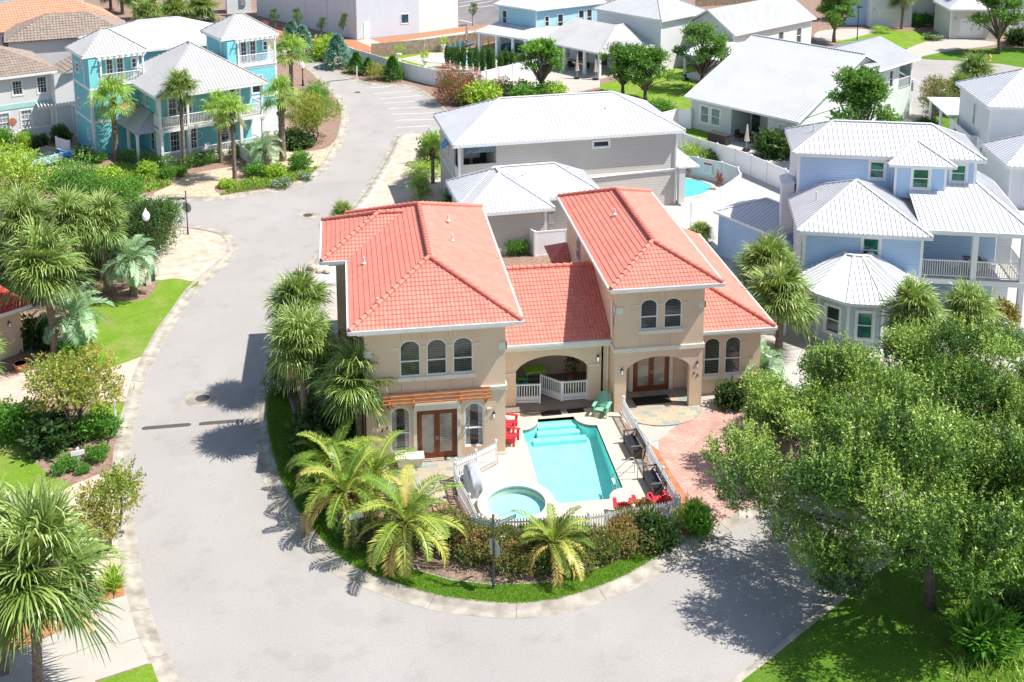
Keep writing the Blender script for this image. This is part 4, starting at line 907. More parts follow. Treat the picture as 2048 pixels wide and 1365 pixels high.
# its pool
P2 = smooth_line([(18.6, 33.2), (20.0, 33.7), (21.2, 34.9), (21.5, 35.8), (20.9, 37.2), (19.6, 38.0), (18.6, 38.3)], False, 4)
t = empty('swimming_pool', (0, 0, 0), 0, 'small turquoise pool behind the white privacy fence of the grey house', 'pool')
MB().prism(P2, .13, .16).build('water', 'pool_far', t); m = MB()
for a, b in zip(P2, P2[1:]): m.beam((*a, .16), (*b, .16), .35, .08)
m.build('coping', 'coping', t)
# --- blue house with octagonal bay ---
b = empty('blue_house', (19.15, 12.11, 0), R_(-16.2), 'light blue three storey house with white metal roofs and a round bay', 'house')
sb = {'l': 'siding_white'}
boxwalls(b, 0, 6.7, 0, 5.5, 0, 5.45, 'siding_blue', wins={'f': [(3.35, 4.25, 3.75, 5.2, dict(gl='glass_green', trim=.14))], 'l': [(4.8, 5.2, 3.2, 4.6)]}, mats=sb)
metal_hip(b, (-.4, 7.1, -.4, 7.1), 5.6, 7.6, 'roof_white', .36)
boxwalls(b, .1, 10.7, 5.52, 10.1, 0, 8.45, 'siding_blue', wins={'f': [(4.35, 5.2, 7.05, 8.1, dict(gl='glass_green', trim=.13)), (9.15, 10.0, 7.05, 8.1, dict(gl='glass_green', trim=.13))], 'l': [(1.8, 2.4, 4.3, 5.6)]}, mats=sb)
metal_hip(b, (-.28, 11.12, 5.1, 10.5), 8.6, 10.0, 'roof_white', .40)
boxwalls(b, 5.75, 8.75, 4.55, 5.5, 6.2, 8.25, 'board_blue', wins={'f': [(1.05, 2.0, 6.85, 8.05, dict(gl='glass_green', trim=.13))]}, sides='frl', cw=.1)
m = MB(); ef = 8.36
roof_metal(m, [(5.3, 4.2, ef), (9.25, 4.2, ef), (7.28, 6.2, 9.36)], .36); roof_metal(m, [(9.25, 4.2, ef), (9.25, 4.65, ef), (7.28, 6.6, 9.38), (7.28, 6.2, 9.36)], .36); roof_metal(m, [(5.3, 4.65, ef), (5.3, 4.2, ef), (7.28, 6.2, 9.36), (7.28, 6.6, 9.38)], .36)
for p in ((5.3, 4.2, ef), (9.25, 4.2, ef)): ridge_metal(m, p, (7.28, 6.2, 9.37), .15)
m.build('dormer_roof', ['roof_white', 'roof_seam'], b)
m = MB(); m.beam((5.3, 4.17, ef-.06), (9.25, 4.17, ef-.06), .05, .16); m.box(5.35, 9.2, 4.22, 5.5, ef-.14, ef-.1); m.build('fascia', 'white_trim', b)
# porch roof and two level porch
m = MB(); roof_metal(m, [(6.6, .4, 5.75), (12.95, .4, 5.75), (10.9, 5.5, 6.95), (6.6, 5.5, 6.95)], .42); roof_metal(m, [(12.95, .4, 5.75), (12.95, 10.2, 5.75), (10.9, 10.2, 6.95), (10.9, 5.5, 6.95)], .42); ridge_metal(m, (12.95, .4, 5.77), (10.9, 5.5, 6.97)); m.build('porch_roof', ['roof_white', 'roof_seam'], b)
m = MB(); m.beam((6.7, .36, 5.66), (12.98, .36, 5.66), .08, .18); m.beam((12.98, .36, 5.66), (12.98, 10.1, 5.66), .08, .18); m.box(6.72, 12.9, .45, 3.4, 5.45, 5.52); m.build('fascia', 'white_trim', b)
slab(b, 'deck', 6.72, 12.7, .5, 4.0, 2.45, 2.75, 'white_trim'); slab(b, 'deck_floor', 6.74, 12.66, .54, 4.0, 2.752, 2.77, 'porch_floor')
boxwalls(b, 6.72, 11.6, 3.4, 5.5, 0, 5.45, 'siding_blue', sides='f', corner=None); boxwalls(b, 11.62, 12.5, 3.4, 5.5, 0, 5.45, 'siding_white', sides='f', corner=None)
for x in (9.7, 12.4):
    post(b, x, .7, 2.77, 5.44, .32, cap=False); post(b, x, .7, .1, 2.44, .3, cap=False)
railing(b, (6.8, .7, 2.77), (9.54, .7, 2.77), 1.05); railing(b, (9.86, .7, 2.77), (12.25, .7, 2.77), 1.05); railing(b, (12.5, .9, 2.77), (12.5, 3.4, 2.77), 1.05)
# octagonal bay
cx, cy, rr = 3.05, -1.05, 2.95; A0 = [180+18*0, 216-18, 234, 270-18, 288, 324]
vt = [(cx-rr, 0.0)]+[(cx+rr*math.cos(R_(a)), cy+rr*math.sin(R_(a))) for a in (180, 216, 252, 288, 324, 360)]+[(cx+rr, 0.0)]
for i in range(len(vt)-1):
    p, q = Vector(vt[i]), Vector(vt[i+1]); L = (q-p).length; f_ = Fr(p, math.atan2(q.y-p.y, q.x-p.x)); mb = MB()
    wn = [(L/2-.42, L/2+.42, .8, 2.35)] if L > 1.5 else []
    wall(mb, f_, L, 0, 2.9, wn, .1); mb.build('bay_wall', 'oct_board', b)
    for w_ in wn: window(b, f_, *w_, rec=.05, trim=.12, gl='glass_green' if i == 3 else 'glass_dark')
    c_ = MB(); f_.box(c_, -.08, .10, -.02, .03, 0, 2.9); f_.box(c_, .1, L-.1, 0, .03, 0, .25); c_.build('corner_board', 'white_trim', b)
ro = rr+.45; ev = [(cx-ro, -.02)]+[(cx+ro*math.cos(R_(a)), cy+ro*math.sin(R_(a))) for a in (180, 216, 252, 288, 324, 360)]+[(cx+ro, -.02)]
ri = .75; tp = [(cx-ri, -.02)]+[(cx+ri*math.cos(R_(a)), -.15+.45*math.sin(R_(a))) for a in (180, 216, 252, 288, 324, 360)]+[(cx+ri, -.02)]
m = MB()
for i in range(1, len(ev)-2):
    roof_metal(m, [(*ev[i], 3.0), (*ev[i+1], 3.0), (*tp[i+1], 4.35), (*tp[i], 4.35)], .36)
for i in range(1, len(ev)-1): ridge_metal(m, (*ev[i], 3.0), (*tp[i], 4.35), .16)
roof_metal(m, [(*ev[1], 3.0), (*tp[1], 4.35), (tp[0][0], -.01, 4.35), (ev[0][0], -.01, 3.0)], .4); roof_metal(m, [(*ev[-2], 3.0), (ev[-1][0], -.01, 3.0), (tp[-1][0], -.01, 4.35), (*tp[-2], 4.35)], .4)
for i in range(1, len(tp)-1): m.beam((*tp[i], 4.37), (*(tp[i+1] if i+1 < len(tp)-1 else tp[-1]), 4.37), .3, .06)
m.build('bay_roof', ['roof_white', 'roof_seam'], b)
m = MB()
for i in range(len(ev)-1): m.beam((*ev[i], 2.94), (*ev[i+1], 2.94), .05, .16)
m.prism(ev, 2.86, 2.88, bottom=True); m.build('fascia', 'white_trim', b)
slab(b, 'chimney', -.75, -.02, 5.8, 7.1, 0, 6.4, 'siding_white'); m = MB(); m.add([(-.85, 5.7, 6.42), (.08, 5.7, 6.42), (.08, 7.2, 6.42), (-.85, 7.2, 6.42), (-.38, 6.1, 6.75), (-.38, 6.8, 6.75)], [(0, 1, 4), (1, 2, 5, 4), (2, 3, 5), (3, 0, 4, 5), (0, 3, 2, 1)]); m.build('chimney_cap', 'roof_white', b)
# side shed wing (world corners brought into the house frame)
Mi = b.matrix_basis if False else (Matrix.Translation((19.15, 12.11, 0)) @ Matrix.Rotation(R_(-16.2), 4, 'Z')); Mi = Mi.inverted()
def lw(x, y, z): v = Mi @ Vector((x, y, z)); return (v.x, v.y, z)
A_, B_, C_, D_, E_ = lw(17.18, 22.5, 3), lw(20.0, 16.6, 3), lw(21.18, 20.17, 4.05), lw(20.5, 21.7, 4.05), lw(19.6, 24.2, 3)
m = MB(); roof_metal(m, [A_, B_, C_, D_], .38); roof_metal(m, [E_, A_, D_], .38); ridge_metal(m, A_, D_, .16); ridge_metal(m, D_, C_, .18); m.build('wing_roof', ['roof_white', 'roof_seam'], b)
a_, b_ = Vector(lw(17.45, 22.2, 0)), Vector(lw(20.1, 16.9, 0)); f_ = Fr(a_, math.atan2((b_-a_).y, (b_-a_).x)); mb = MB(); wall(mb, f_, (b_-a_).length, 0, 2.9); f_.box(mb, 0, (b_-a_).length, -1.6, -.01, 0, 2.88); mb.build('wing_wall', 'board_blue', b)
m = MB(); m.beam(A_, B_, .07, .16); m.build('fascia', 'white_trim', b)
m = MB()
for x, y, z in ((-.0+1.0, 3.0, 6.4), (1.2, 7.5, 9.4), (11.9, 6, 6.3)): m.tube([(x, y, z-.1), (x, y, z+.45)], .05, 8)
m.build('vent_pipe', 'gutter', b)
# --- sage house, big gable roof ---
s = empty('sage_house', (24.1, 52.4, 0), R_(-54.8), 'pale sage house under one huge ribbed metal gable roof with a covered patio', 'house')
boxwalls(s, .4, 11.8, .45, 20.4, 0, 3.0, 'siding_sage', ops={'f': [(4.55, 8.4, .1, 2.75)]}, wins={'f': [(1.15, 2.05, .9, 2.45, dict(gl='glass_green')), (2.35, 3.3, .9, 2.45, dict(gl='glass_green')), (9.55, 10.4, .9, 2.4, dict(gl='glass_white'))]})
m = MB(); m.box(4.95, 8.8, 3.4, 3.5, 0, 2.9); m.box(4.85, 4.97, .57, 3.4, 0, 2.9); m.box(8.78, 8.9, .57, 3.4, 0, 2.9); m.box(4.97, 8.78, .57, 3.4, 2.85, 2.9); m.build('patio_wall', 'siding_sage', s)
slab(s, 'patio_floor', 4.8, 8.95, -.3, 3.4, 0, .2, 'porch_floor'); window(s, Fr((4.97, 3.4)), 2.2, 3.1, .9, 2.2, rec=-.05, trim=.1)
m = MB(); m.box(5.2, 6.0, 3.3, 3.38, .2, 2.5); m.build('patio_door', 'glass_dark', s)
def gable(root, x0, x1, ye, yr, ze, zr, mat, sp, back=True, wallm=None, gx=None):
    m = MB(); roof_metal(m, [(x0, ye, ze), (x1, ye, ze), (x1, yr, zr), (x0, yr, zr)], sp)
    if back: roof_metal(m, [(x1, 2*yr-ye, ze), (x0, 2*yr-ye, ze), (x0, yr, zr), (x1, yr, zr)], sp)
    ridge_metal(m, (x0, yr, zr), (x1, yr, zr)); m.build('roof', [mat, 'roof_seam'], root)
    if wallm:
        m = MB()
        for x in gx: m.add([(x, ye+.45, ze-.05), (x, 2*yr-ye-.45, ze-.05), (x, yr, zr-.15)], [(0, 1, 2)])
        m.build('gable_wall', wallm, root)
    m = MB()
    for x in (x0-.02, x1+.02): m.beam((x, ye, ze-.08), (x, yr, zr-.08), .05, .2); m.beam((x, 2*yr-ye, ze-.08), (x, yr, zr-.08), .05, .2)
    m.beam((x0, ye-.03, ze-.08), (x1, ye-.03, ze-.08), .05, .18); m.build('fascia', 'white_trim', root)
gable(s, 0, 12.15, 0, 10.45, 3.1, 7.4, 'roof_white2', .40, True, 'siding_sage', (.42, 11.78))
boxwalls(s, 8.0, 12.6, 11.0, 18.4, 0, 5.9, 'siding_sage', wins={'r': [(3.2, 3.9, 3.7, 5.3), (2.9, 3.5, .8, 2.2)], 'f': []}, ops={'r': [(5.0, 7.2, 3.2, 5.7)]}, sides='frb')
railing(s, (12.55, 16.1, 3.2), (12.55, 18.1, 3.2), 1.0)
m = MB(); roof_metal(m, [(13.2, 10.7, 5.95), (13.2, 18.8, 5.95), (8.9, 18.8, 7.42), (8.9, 10.45, 7.42)], .42); roof_metal(m, [(4.6, 18.8, 5.95), (4.6, 10.7, 5.95), (8.9, 10.7, 7.42), (8.9, 18.8, 7.42)], .42); m.build('roof', ['roof_white2', 'roof_seam'], s)
m = MB(); m.beam((13.24, 10.7, 5.88), (13.24, 18.8, 5.88), .05, .18); m.beam((13.2, 10.66, 5.88), (8.9, 10.66, 7.34), .05, .2); m.build('fascia', 'white_trim', s)
# --- cream gable house ---
c = empty('cream_house', (31.5, 79.1, 0), R_(-57), 'cream gabled house with a white roof and a small front porch, in the background', 'house')
boxwalls(c, .35, 7.45, .3, 15, 0, 4.4, 'siding_cream', wins={'f': [(1.2, 2.2, 2.6, 4.0)], 'r': [(5.0, 5.8, 2.1, 3.5), (8.3, 9.2, 1.8, 3.6), (11.8, 12.7, 1.8, 3.6)]})
gable(c, 0, 7.8, -100, -99, 0, .1, 'roof_white', 9, False) if False else None
m = MB(); roof_metal(m, [(7.8, 0, 4.5), (7.8, 15.4, 4.5), (3.9, 15.4, 6.8), (3.9, 0, 6.8)], .45); roof_metal(m, [(0, 15.4, 4.5), (0, 0, 4.5), (3.9, 0, 6.8), (3.9, 15.4, 6.8)], .45); m.build('roof', ['roof_white2', 'roof_seam'], c)
m = MB(); m.add([(.37, .31, 4.39), (7.43, .31, 4.39), (3.9, .31, 6.65)], [(0, 1, 2)]); m.build('gable_wall', 'siding_cream', c)
m = MB(); m.beam((0, -.02, 4.42), (3.9, -.02, 6.72), .05, .2); m.beam((7.8, -.02, 4.42), (3.9, -.02, 6.72), .05, .2); m.beam((7.83, 0, 4.42), (7.83, 15.4, 4.42), .05, .18); m.build('fascia', 'white_trim', c)
m = MB(); roof_metal(m, [(4.9, -5.6, 2.8), (12.0, -5.6, 2.8), (12.0, -.1, 3.7), (4.9, -.1, 3.7)], .4); m.build('porch_roof', ['roof_white', 'roof_seam'], c)
for x in (5.2, 7.6, 11.6): post(c, x, -5.2, .1, 2.75, .22)
slab(c, 'porch_slab', 4.9, 12.0, -5.6, .2, 0, .3, 'white_wall'); slab(c, 'porch_wall', 4.9, 11.9, -.3, .2, 0, 3.6, 'siding_cream')
# --- white house with an open pavilion ---
p = empty('pavilion_house', (22.0, 82.9, 0), R_(-55), 'white two storey house with a broad open corner pavilion and two closed parasols', 'house')
boxwalls(p, .4, 10.0, .4, 8.0, 0, 5.85, 'siding_white', mats={'r': 'white_wall'}); metal_hip(p, (0, 10.4, 0, 8.4), 6.0, 8.2, 'roof_white2', .42)
m = MB(); roof_metal(m, [(-1.3, -7.3, 3.0), (7.9, -7.3, 3.0), (5.2, -1.8, 5.0), (-1.3, -1.8, 5.0)], .38); roof_metal(m, [(7.9, -7.3, 3.0), (9.6, -.1, 3.0), (5.2, -.1, 5.0), (5.2, -1.8, 5.0)], .38); ridge_metal(m, (7.9, -7.3, 3.02), (5.2, -1.8, 5.02)); m.build('pavilion_roof', ['roof_grey', 'roof_seam'], p)
m = MB(); m.beam((-1.3, -7.33, 2.9), (7.95, -7.33, 2.9), .05, .2); m.beam((7.95, -7.33, 2.9), (9.65, -.1, 2.9), .05, .2); m.build('fascia', 'white_trim', p)
for x in (-.9, 2.2, 5.3, 7.5): post(p, x, -6.9, .1, 2.85, .3)
slab(p, 'pavilion_floor', -1.6, 8.2, -7.7, -.1, 0, .22, 'concrete_pale'); slab(p, 'pavilion_wall', -1.2, 9.2, -2.4, -2.2, .2, 3.2, 'siding_white')
m = MB(); m.box(.2, 1.5, -2.5, -2.42, .3, 2.5); m.box(3.0, 4.6, -2.5, -2.42, .3, 2.5); build_each(m, 'pavilion_door', 'glass_dark', p)
# --- light blue house at the top ---
l = empty('sky_blue_house', (15.64, 84.3, 0), R_(-49), 'pale sky blue clapboard house with a covered pool porch at the top of the scene', 'house')
boxwalls(l, -5.9, 0, 0, 9.6, 0, 5.7, 'siding_sky', sides='flb', wins={'f': [(.6, 1.3, 3.3, 5.1)]})
f_ = Fr((0, 0), R_(72)); mb = MB(); ws = [(1.2, 1.75, 3.6, 4.8), (3.0, 3.75, 3.0, 4.9), (6.0, 6.75, 3.2, 5.1), (7.2, 7.9, 3.2, 5.1)]; wall(mb, f_, 9.2, 0, 5.7, ws, .1); mb.build('wall', 'siding_sky', l)
for w_ in ws: window(l, f_, *w_, rec=.05, trim=.1)
m = MB(); roof_metal(m, [(-6.3, -.4, 5.8), (.3, -.4, 5.8), (-1.5, 5.0, 8.2), (-4.0, 5.0, 8.2)], .42); roof_metal(m, [(.3, -.4, 5.8), (3.3, 9.4, 5.8), (-1.5, 9.4, 8.2), (-1.5, 5.0, 8.2)], .42); roof_metal(m, [(-6.3, 9.4, 5.8), (-6.3, -.4, 5.8), (-4.0, 5.0, 8.2)], .42); m.build('roof', ['roof_white', 'roof_seam'], l)
m = MB(); m.beam((-6.3, -.42, 5.72), (.3, -.42, 5.72), .05, .18); m.beam((.32, -.4, 5.72), (3.3, 9.4, 5.72), .05, .18); m.build('fascia', 'white_trim', l)
m = MB(); roof_metal(m, [(-6.5, -3.6, 2.9), (1.3, -3.2, 2.9), (.2, -.05, 3.6), (-6.0, -.05, 3.6)], .42); roof_metal(m, [(1.3, -3.2, 2.9), (4.6, 7, 2.9), (3.0, 7, 3.5), (.2, -.05, 3.6)], .42); m.build('porch_roof', ['roof_white', 'roof_seam'], l)
m = MB(); m.beam((-6.5, -3.62, 2.8), (1.32, -3.22, 2.8), .05, .22); m.beam((1.32, -3.22, 2.8), (4.6, 7, 2.8), .05, .22); m.build('fascia', 'white_trim', l)
for x in (-6.1, -3.4, -.9, 1.0): post(l, x, -3.2, .1, 2.75, .26)
slab(l, 'porch_floor', -6.6, 1.4, -3.7, -.02, 0, .22, 'concrete_pale'); m = MB(); m.box(-5.5, -.6, -.08, -.02, .2, 2.4); m.build('porch_door', 'glass_blue', l)
# --- white house on the right edge ---
r = empty('white_house', (43.53, 34.65, 0), R_(-12), 'white two storey house with bright metal hip roofs at the right edge of the scene', 'house')
boxwalls(r, .4, 12, .4, 8.0, 0, 5.85, 'siding_white', wins={'l': [(3.6, 4.1, 3.4, 5.2)]}); metal_hip(r, (0, 12.4, 0, 8.3), 6.0, 8.2, 'roof_white', .5)
boxwalls(r, -.45, 11.6, -7.2, .39, 0, 3.4, 'siding_white', sides='fl', wins={'l': [(.8, 1.3, 1.4, 2.9), (1.6, 2.0, 1.6, 2.7)], 'f': [(1.1, 1.6, .5, 3.0, dict(gl='glass_blue'))]})
metal_hip(r, (-.85, 12, -7.6, -1.7), 3.5, 5.3, 'roof_white', .5)
boxwalls(r, -.3, .39, 2.5, 8.0, 0, 2.9, 'siding_white', sides='fl', wins={'l': [(1.2, 1.9, .8, 2.4), (3.4, 4.2, .5, 2.6)]})
slab(r, 'porch_roof', -.5, 2.4, 8.0, 14.5, 2.95, 3.08, 'roof_white'); post(r, -.2, 14.2, 0, 2.94, .2); post(r, -.2, 11.0, 0, 2.94, .2)
# --- garages in the north-east ---
q = empty('garage_house', (*G(1738, 56)[:2], 0), R_(-8), 'white garage building with a blue balcony beside the far cul-de-sac lawn', 'house')
boxwalls(q, 0, 5.6, 0, 6, 0, 4.2, 'siding_white', wins={}, ops={}); m = MB(); Fr((0, 0)).box(m, 1.0, 4.4, .01, .06, .1, 2.6); m.build('garage_door', 'white_trim', q)
m = MB()
for k in range(1, 4): Fr((0, 0)).box(m, 1.05, 4.35, .061, .07, .1+k*.62, .12+k*.62)
m.build('door_groove', 'gutter', q); wall_lamp((.5, 0, 2.4), (0, -1, 0), q); wall_lamp((4.9, 0, 2.4), (0, -1, 0), q)
slab(q, 'balcony', -1.6, 5.8, -.4, 0.2, 4.2, 4.5, 'white_trim'); boxwalls(q, 5.62, 14, 1.2, 6, 0, 4.6, 'white_wall', wins={'f': [(6.0, 6.7, 2.6, 4.0)]}, sides='fr'); slab(q, 'side_wall', -2.6, -.02, 1.5, 1.8, 0, 4.0, 'siding_blue')
metal_hip(q, (-1.2, 14.3, -.4, 7), 5.4, 7.0, 'roof_white', .5); slab(q, 'upper_wall', .1, 13.8, 1.0, 1.2, 4.5, 5.3, 'white_wall')
v = empty('arched_garage', (*G(1898, 80)[:2], 0), R_(-10), 'white garage with an arched double door and small blue roof in the far corner', 'garage')
fv = Fr((0, 0)); mb = MB(); wall(mb, fv, 6.2, 0, 3.9, [(1.2, 4.3, .1, 2.9, .5)], .2); mb.build('wall', 'siding_cream', v); boxwalls(v, 0, 6.2, 0, 6, 0, 3.9, 'siding_cream', sides='rl')
m = MB(); fv.box(m, 1.15, 4.35, -.25, -.18, .1, 3.0); m.build('garage_door', 'white_trim', v); m = MB(); fv.box(m, 2.72, 2.78, -.18, -.15, 1.2, 1.6); m.build('handle', 'black', v)
metal_hip(v, (-.4, 6.8, -.5, 6), 4.0, 5.6, 'roof_white', .45); wall_lamp((.6, 0, 2.7), (0, -1, 0), v); wall_lamp((5.0, 0, 2.6), (0, -1, 0), v)
boxwalls(v, 2.6, 16, 2.4, 9, 0, 8, 'siding_white', sides='fl', wins={'f': [(.5, 1.5, 5.0, 6.6)]}); boxwalls(v, 8, 20, .5, 2.38, 0, 3, 'siding_white', sides='f')
# --- warehouse ---
wh = empty('warehouse', (-5.14, 97.66, 0), 0, 'large white metal clad warehouse with one dark window and a brick end bay', 'warehouse')
f_ = Fr((-13.5, 18.85), math.atan2(-18.85, 13.5)); mb = MB(); wall(mb, f_, 23.19, 0, 9); mb.build('wall', 'metal_wall', wh)
f_ = Fr((0, 0), R_(20.5)); mb = MB(); wo = [(6.15, 7.2, 1.55, 2.75)]; wall(mb, f_, 8.7, 0, 9, wo, .1); mb.build('wall', 'metal_wall', wh); window(wh, f_, *wo[0], sash=False, rec=.05, trim=.08, gl='glass_blue')
m = MB(); f_.box(m, 1.0, 1.85, .002, .04, .1, 2.25); m.build('door', 'white_trim', wh)
e1 = f_.p(8.7, 0, 0); f2_ = Fr((e1.x, e1.y), R_(30)); mb = MB(); wall(mb, f2_, 6.2, 0, 9); mb.build('brick_wall', 'white_block', wh)
e2 = f2_.p(6.2, 0, 0); mb = MB(); wall(mb, Fr((e2.x, e2.y), R_(100)), 18, 0, 9); mb.build('wall', 'white_block', wh)
m = MB()
for u in (0, .001): f_.box(m, -.05, .08, 0, .06, 0, 9)
Fr((-13.5, 18.85), math.atan2(-18.85, 13.5)).box(m, 12, 12.06, .002, .05, 0, 9); Fr((-13.5, 18.85), math.atan2(-18.85, 13.5)).box(m, 17, 17.06, .002, .05, 0, 9); m.build('downpipe', 'gutter', wh)
poly_ = [(-13.5, 18.85), (0, 0), tuple(e1.xy), tuple(e2.xy), (e2.x-3, e2.y+18)]; MB().prism(poly_, 8.95, 9.1).build('roof', 'roof_white', wh)
an = MB(); an.box(-4.2, -.8, 0, 2.4, 0, 4.5); t = an.build('utility_building', 'siding_white', None, label='small white utility building with a meter box beside the warehouse', cat='building'); t.location = G(515, 26); t.rotation_euler = (0, 0, R_(10)); t['category'] = 'building'
m = MB(); m.box(-2.3, -1.6, -.15, -.002, 1.2, 2.6); m.build('meter_box', 'galv', t)
# --- teal house ---
T = empty('teal_house', (-22, 47.2, 0), R_(27), 'bright teal beach house with two grey roofed towers, white porches and balconies', 'house')
boxwalls(T, .6, 9.0, 2.2, 9.8, 0, 5.9, 'siding_teal', wins={'f': [(1.0, 1.7, 3.3, 5.3, dict(mull=(2, 4))), (2.3, 3.0, 3.3, 5.3, dict(mull=(2, 4))), (4.9, 5.6, 3.3, 5.3), (6.3, 7.0, 3.3, 5.3), (1.0, 1.8, .5, 2.5, dict(mull=(3, 4))), (2.5, 3.3, .5, 2.5, dict(mull=(3, 4))), (5.2, 6.2, .3, 2.5, dict(mull=(3, 5)))], 'l': [(3.5, 4.1, 4.2, 5.2), (4.9, 5.5, 4.2, 5.2), (5.6, 6.5, .5, 2.4)]})
metal_hip(T, (-.1, 9.7, 0, 10.4), 6.0, 9.2, 'roof_grey', .38)
slab(T, 'deck', .1, 9.4, .2, 2.18, 2.85, 3.1, 'white_trim'); slab(T, 'porch_floor', .1, 9.4, .2, 2.18, 0, .3, 'porch_floor'); slab(T, 'deck_floor', .12, 9.38, .22, 2.18, 3.102, 3.12, 'porch_floor')
px_ = (.25, 2.6, 5.2, 7.2, 9.2)
for x in px_: post(T, x, .4, .3, 2.84, .24); post(T, x, .4, 3.12, 5.78, .2)
slab(T, 'porch_beam', .1, 9.4, .3, .5, 5.79, 5.95, 'white_trim')
for a, c_ in zip(px_, px_[1:]): railing(T, (a+.12, .4, 3.12), (c_-.12, .4, 3.12), 1.0); railing(T, (a+.12, .4, .3), (c_-.12, .4, .3), .8)
railing(T, (9.2, .5, 3.12), (9.2, 2.1, 3.12), 1.0); railing(T, (.25, .5, 3.12), (.25, 2.1, 3.12), 1.0)
def tower(x0, x1, y0, y1, bx0, bx1, label):
    boxwalls(T, x0, x1, y0, y1, 0, 5.9, 'siding_teal', wins={'l': [(1.0, 1.6, 3.6, 4.4), (3.4, 3.9, 1.3, 2.1)]} if label else {'f': [(2.2, 3.2, 3.4, 5.0)]}, cw=.18)
    boxwalls(T, x0, x1, y0+1.5, y1, 5.92, 8.55, 'siding_teal', wins={'f': [(.5, .9, 6.9, 7.7), (1.9, 2.45, 6.1, 8.0, dict(mull=(2, 4))), (2.8, 3.35, 6.1, 8.0, dict(mull=(2, 4))), (4.1, 4.5, 7.0, 7.8)], 'l': [(1.0, 1.9, 6.8, 7.6), (2.9, 3.4, 7.5, 8.2)] if label else []}, cw=.14)
    boxwalls(T, x0, bx0, y0, y0+1.49, 5.92, 8.5, 'siding_teal', sides='fl', corner=None)
    m = MB(); 
    for z in (2.9, 5.75): m.box(x0-.03, x1+.03, y0-.03, y1+.03, z, z+.22)
    build_each(m, 'belt_course', 'white_trim', T)
    slab(T, 'balcony_floor', bx0, x1, y0-.1, y0+1.48, 5.98, 6.05, 'white_trim')
    post(T, bx0+.25, y0+.05, 6.05, 8.35, .16); post(T, x1-.1, y0+.05, 6.05, 8.35, .16); railing(T, (bx0+.3, y0+.05, 6.05), (x1-.2, y0+.05, 6.05), 1.0); railing(T, (bx0+.2, y0+.1, 6.05), (bx0+.2, y0+1.4, 6.05), 1.0); railing(T, (x1-.1, y0+.1, 6.05), (x1-.1, y0+1.4, 6.05), 1.0)
    m = MB(); m.beam((bx0, y0+.05, 8.4), (x1+.1, y0+.05, 8.4), .08, .16); k = 9
    for i in range(k): xx = bx0+(x1-bx0)*i/(k-1); m.beam((xx, y0-.5, 8.56), (xx, y0+1.6, 8.56), .07, .15)
    for j in range(4): m.beam((bx0-.1, y0-.35+j*.4, 8.66), (x1+.2, y0-.35+j*.4, 8.66), .05, .05)
    m.build('balcony_pergola', 'white_trim', T)
tower(-3.6, 1.1, 6.3, 11.3, -2.85, 1.1, True); metal_hip(T, (-4.0, 1.5, 6.7, 11.7), 8.75, 10.45, 'roof_grey', .38)
tower(8.7, 13.4, 6.5, 11.5, 9.5, 13.4, False); metal_hip(T, (8.3, 13.9, 6.9, 11.9), 8.75, 10.45, 'roof_grey', .38)
m = MB(); E0 = [(-1.5, 1.5, 2.75), (.45, 1.3, 2.75)]; roof_metal(m, [E0[0], E0[1], (.45, 3.2, 4.0)], .35); roof_metal(m, [(-1.6, 6.2, 2.75), E0[0], (.45, 3.2, 4.0), (.45, 6.2, 4.0)], .35); ridge_metal(m, E0[0], (.45, 3.2, 4.02), .15); m.build('entry_roof', ['roof_grey', 'roof_seam'], T)
for x, y in ((-1.3, 1.8), (-1.3, 4.2), (.3, 1.6)): post(T, x, y, .1, 2.7, .2)
slab(T, 'entry_floor', -1.5, .55, 1.5, 6.2, 0, .3, 'porch_floor'); railing(T, (-1.3, 1.9, .3), (-1.3, 4.1, .3), .7)
m = MB(); m.tube([(3.8+.6*math.cos(t), 2.14, 1.6+.4*math.sin(t)) for t in [i*PI/10 for i in range(21)]], .05, 6, cap=False); m.build('wall_wreath', 'white_trim', T)
# small connecting roofs right of main
boxwalls(T, 9.02, 12.5, 3.5, 6.48, 0, 2.8, 'siding_white', sides='fr'); 
# --- white stucco house left ---
wl = empty('white_stucco_house', (-36.7, 56.7, 0), R_(27), 'white stucco house with brown tiled roof, round terracotta wall plaque and walled patio', 'house')
boxwalls(wl, -10, 4.2, .35, 9, 0, 5.85, 'white_wall', wins={'f': [(11.0, 11.8, 4.1, 5.4, dict(mull=(3, 3))), (13.1, 13.9, 4.0, 5.5, dict(mull=(3, 3))), (9.6, 10.5, .9, 2.6, dict(mull=(3, 4), gl='glass_white')), (11.5, 12.4, .9, 2.6, dict(mull=(3, 4), gl='glass_white')), (5.6, 6.5, 4.0, 5.4, dict(mull=(3, 3)))]}, sides='fl', corner=None)
boxwalls(wl, 4.2, 6.0, -1.2, 6, 0, 5.85, 'white_wall', sides='fl', corner=None, wins={'l': [(.9, 1.5, 4.0, 5.4)]})
for fc in hip((-10.5, 4.9, -.1, 9.6), 6.0, 8.2)[0]: roof_tile(fc, 'tile_brown', wl, 'roof', .28, .40, .03, .04, 4)
roof_tile([(4.9, 2.0, 6.0), (4.9, -1.8, 6.0), (7.2, -1.8, 7.0), (7.2, 2.0, 7.0)], 'tile_brown', wl, 'roof', .28, .40, .03, .04, 4)
m = MB(); eave_band(m, [(-10.5, -.12), (4.92, -.12), (4.92, 9.6), (-10.5, 9.6)], 5.98, .22, .08); m.box(-10.3, 4.7, .05, 9.3, 5.8, 5.86); m.build('gutter', 'white_trim', wl)
m = MB(); Fr((-10, .35)).box(m, 0, 14.2, .002, .04, 2.9, 3.35); m.build('teal_band', 'turq_trim', wl)
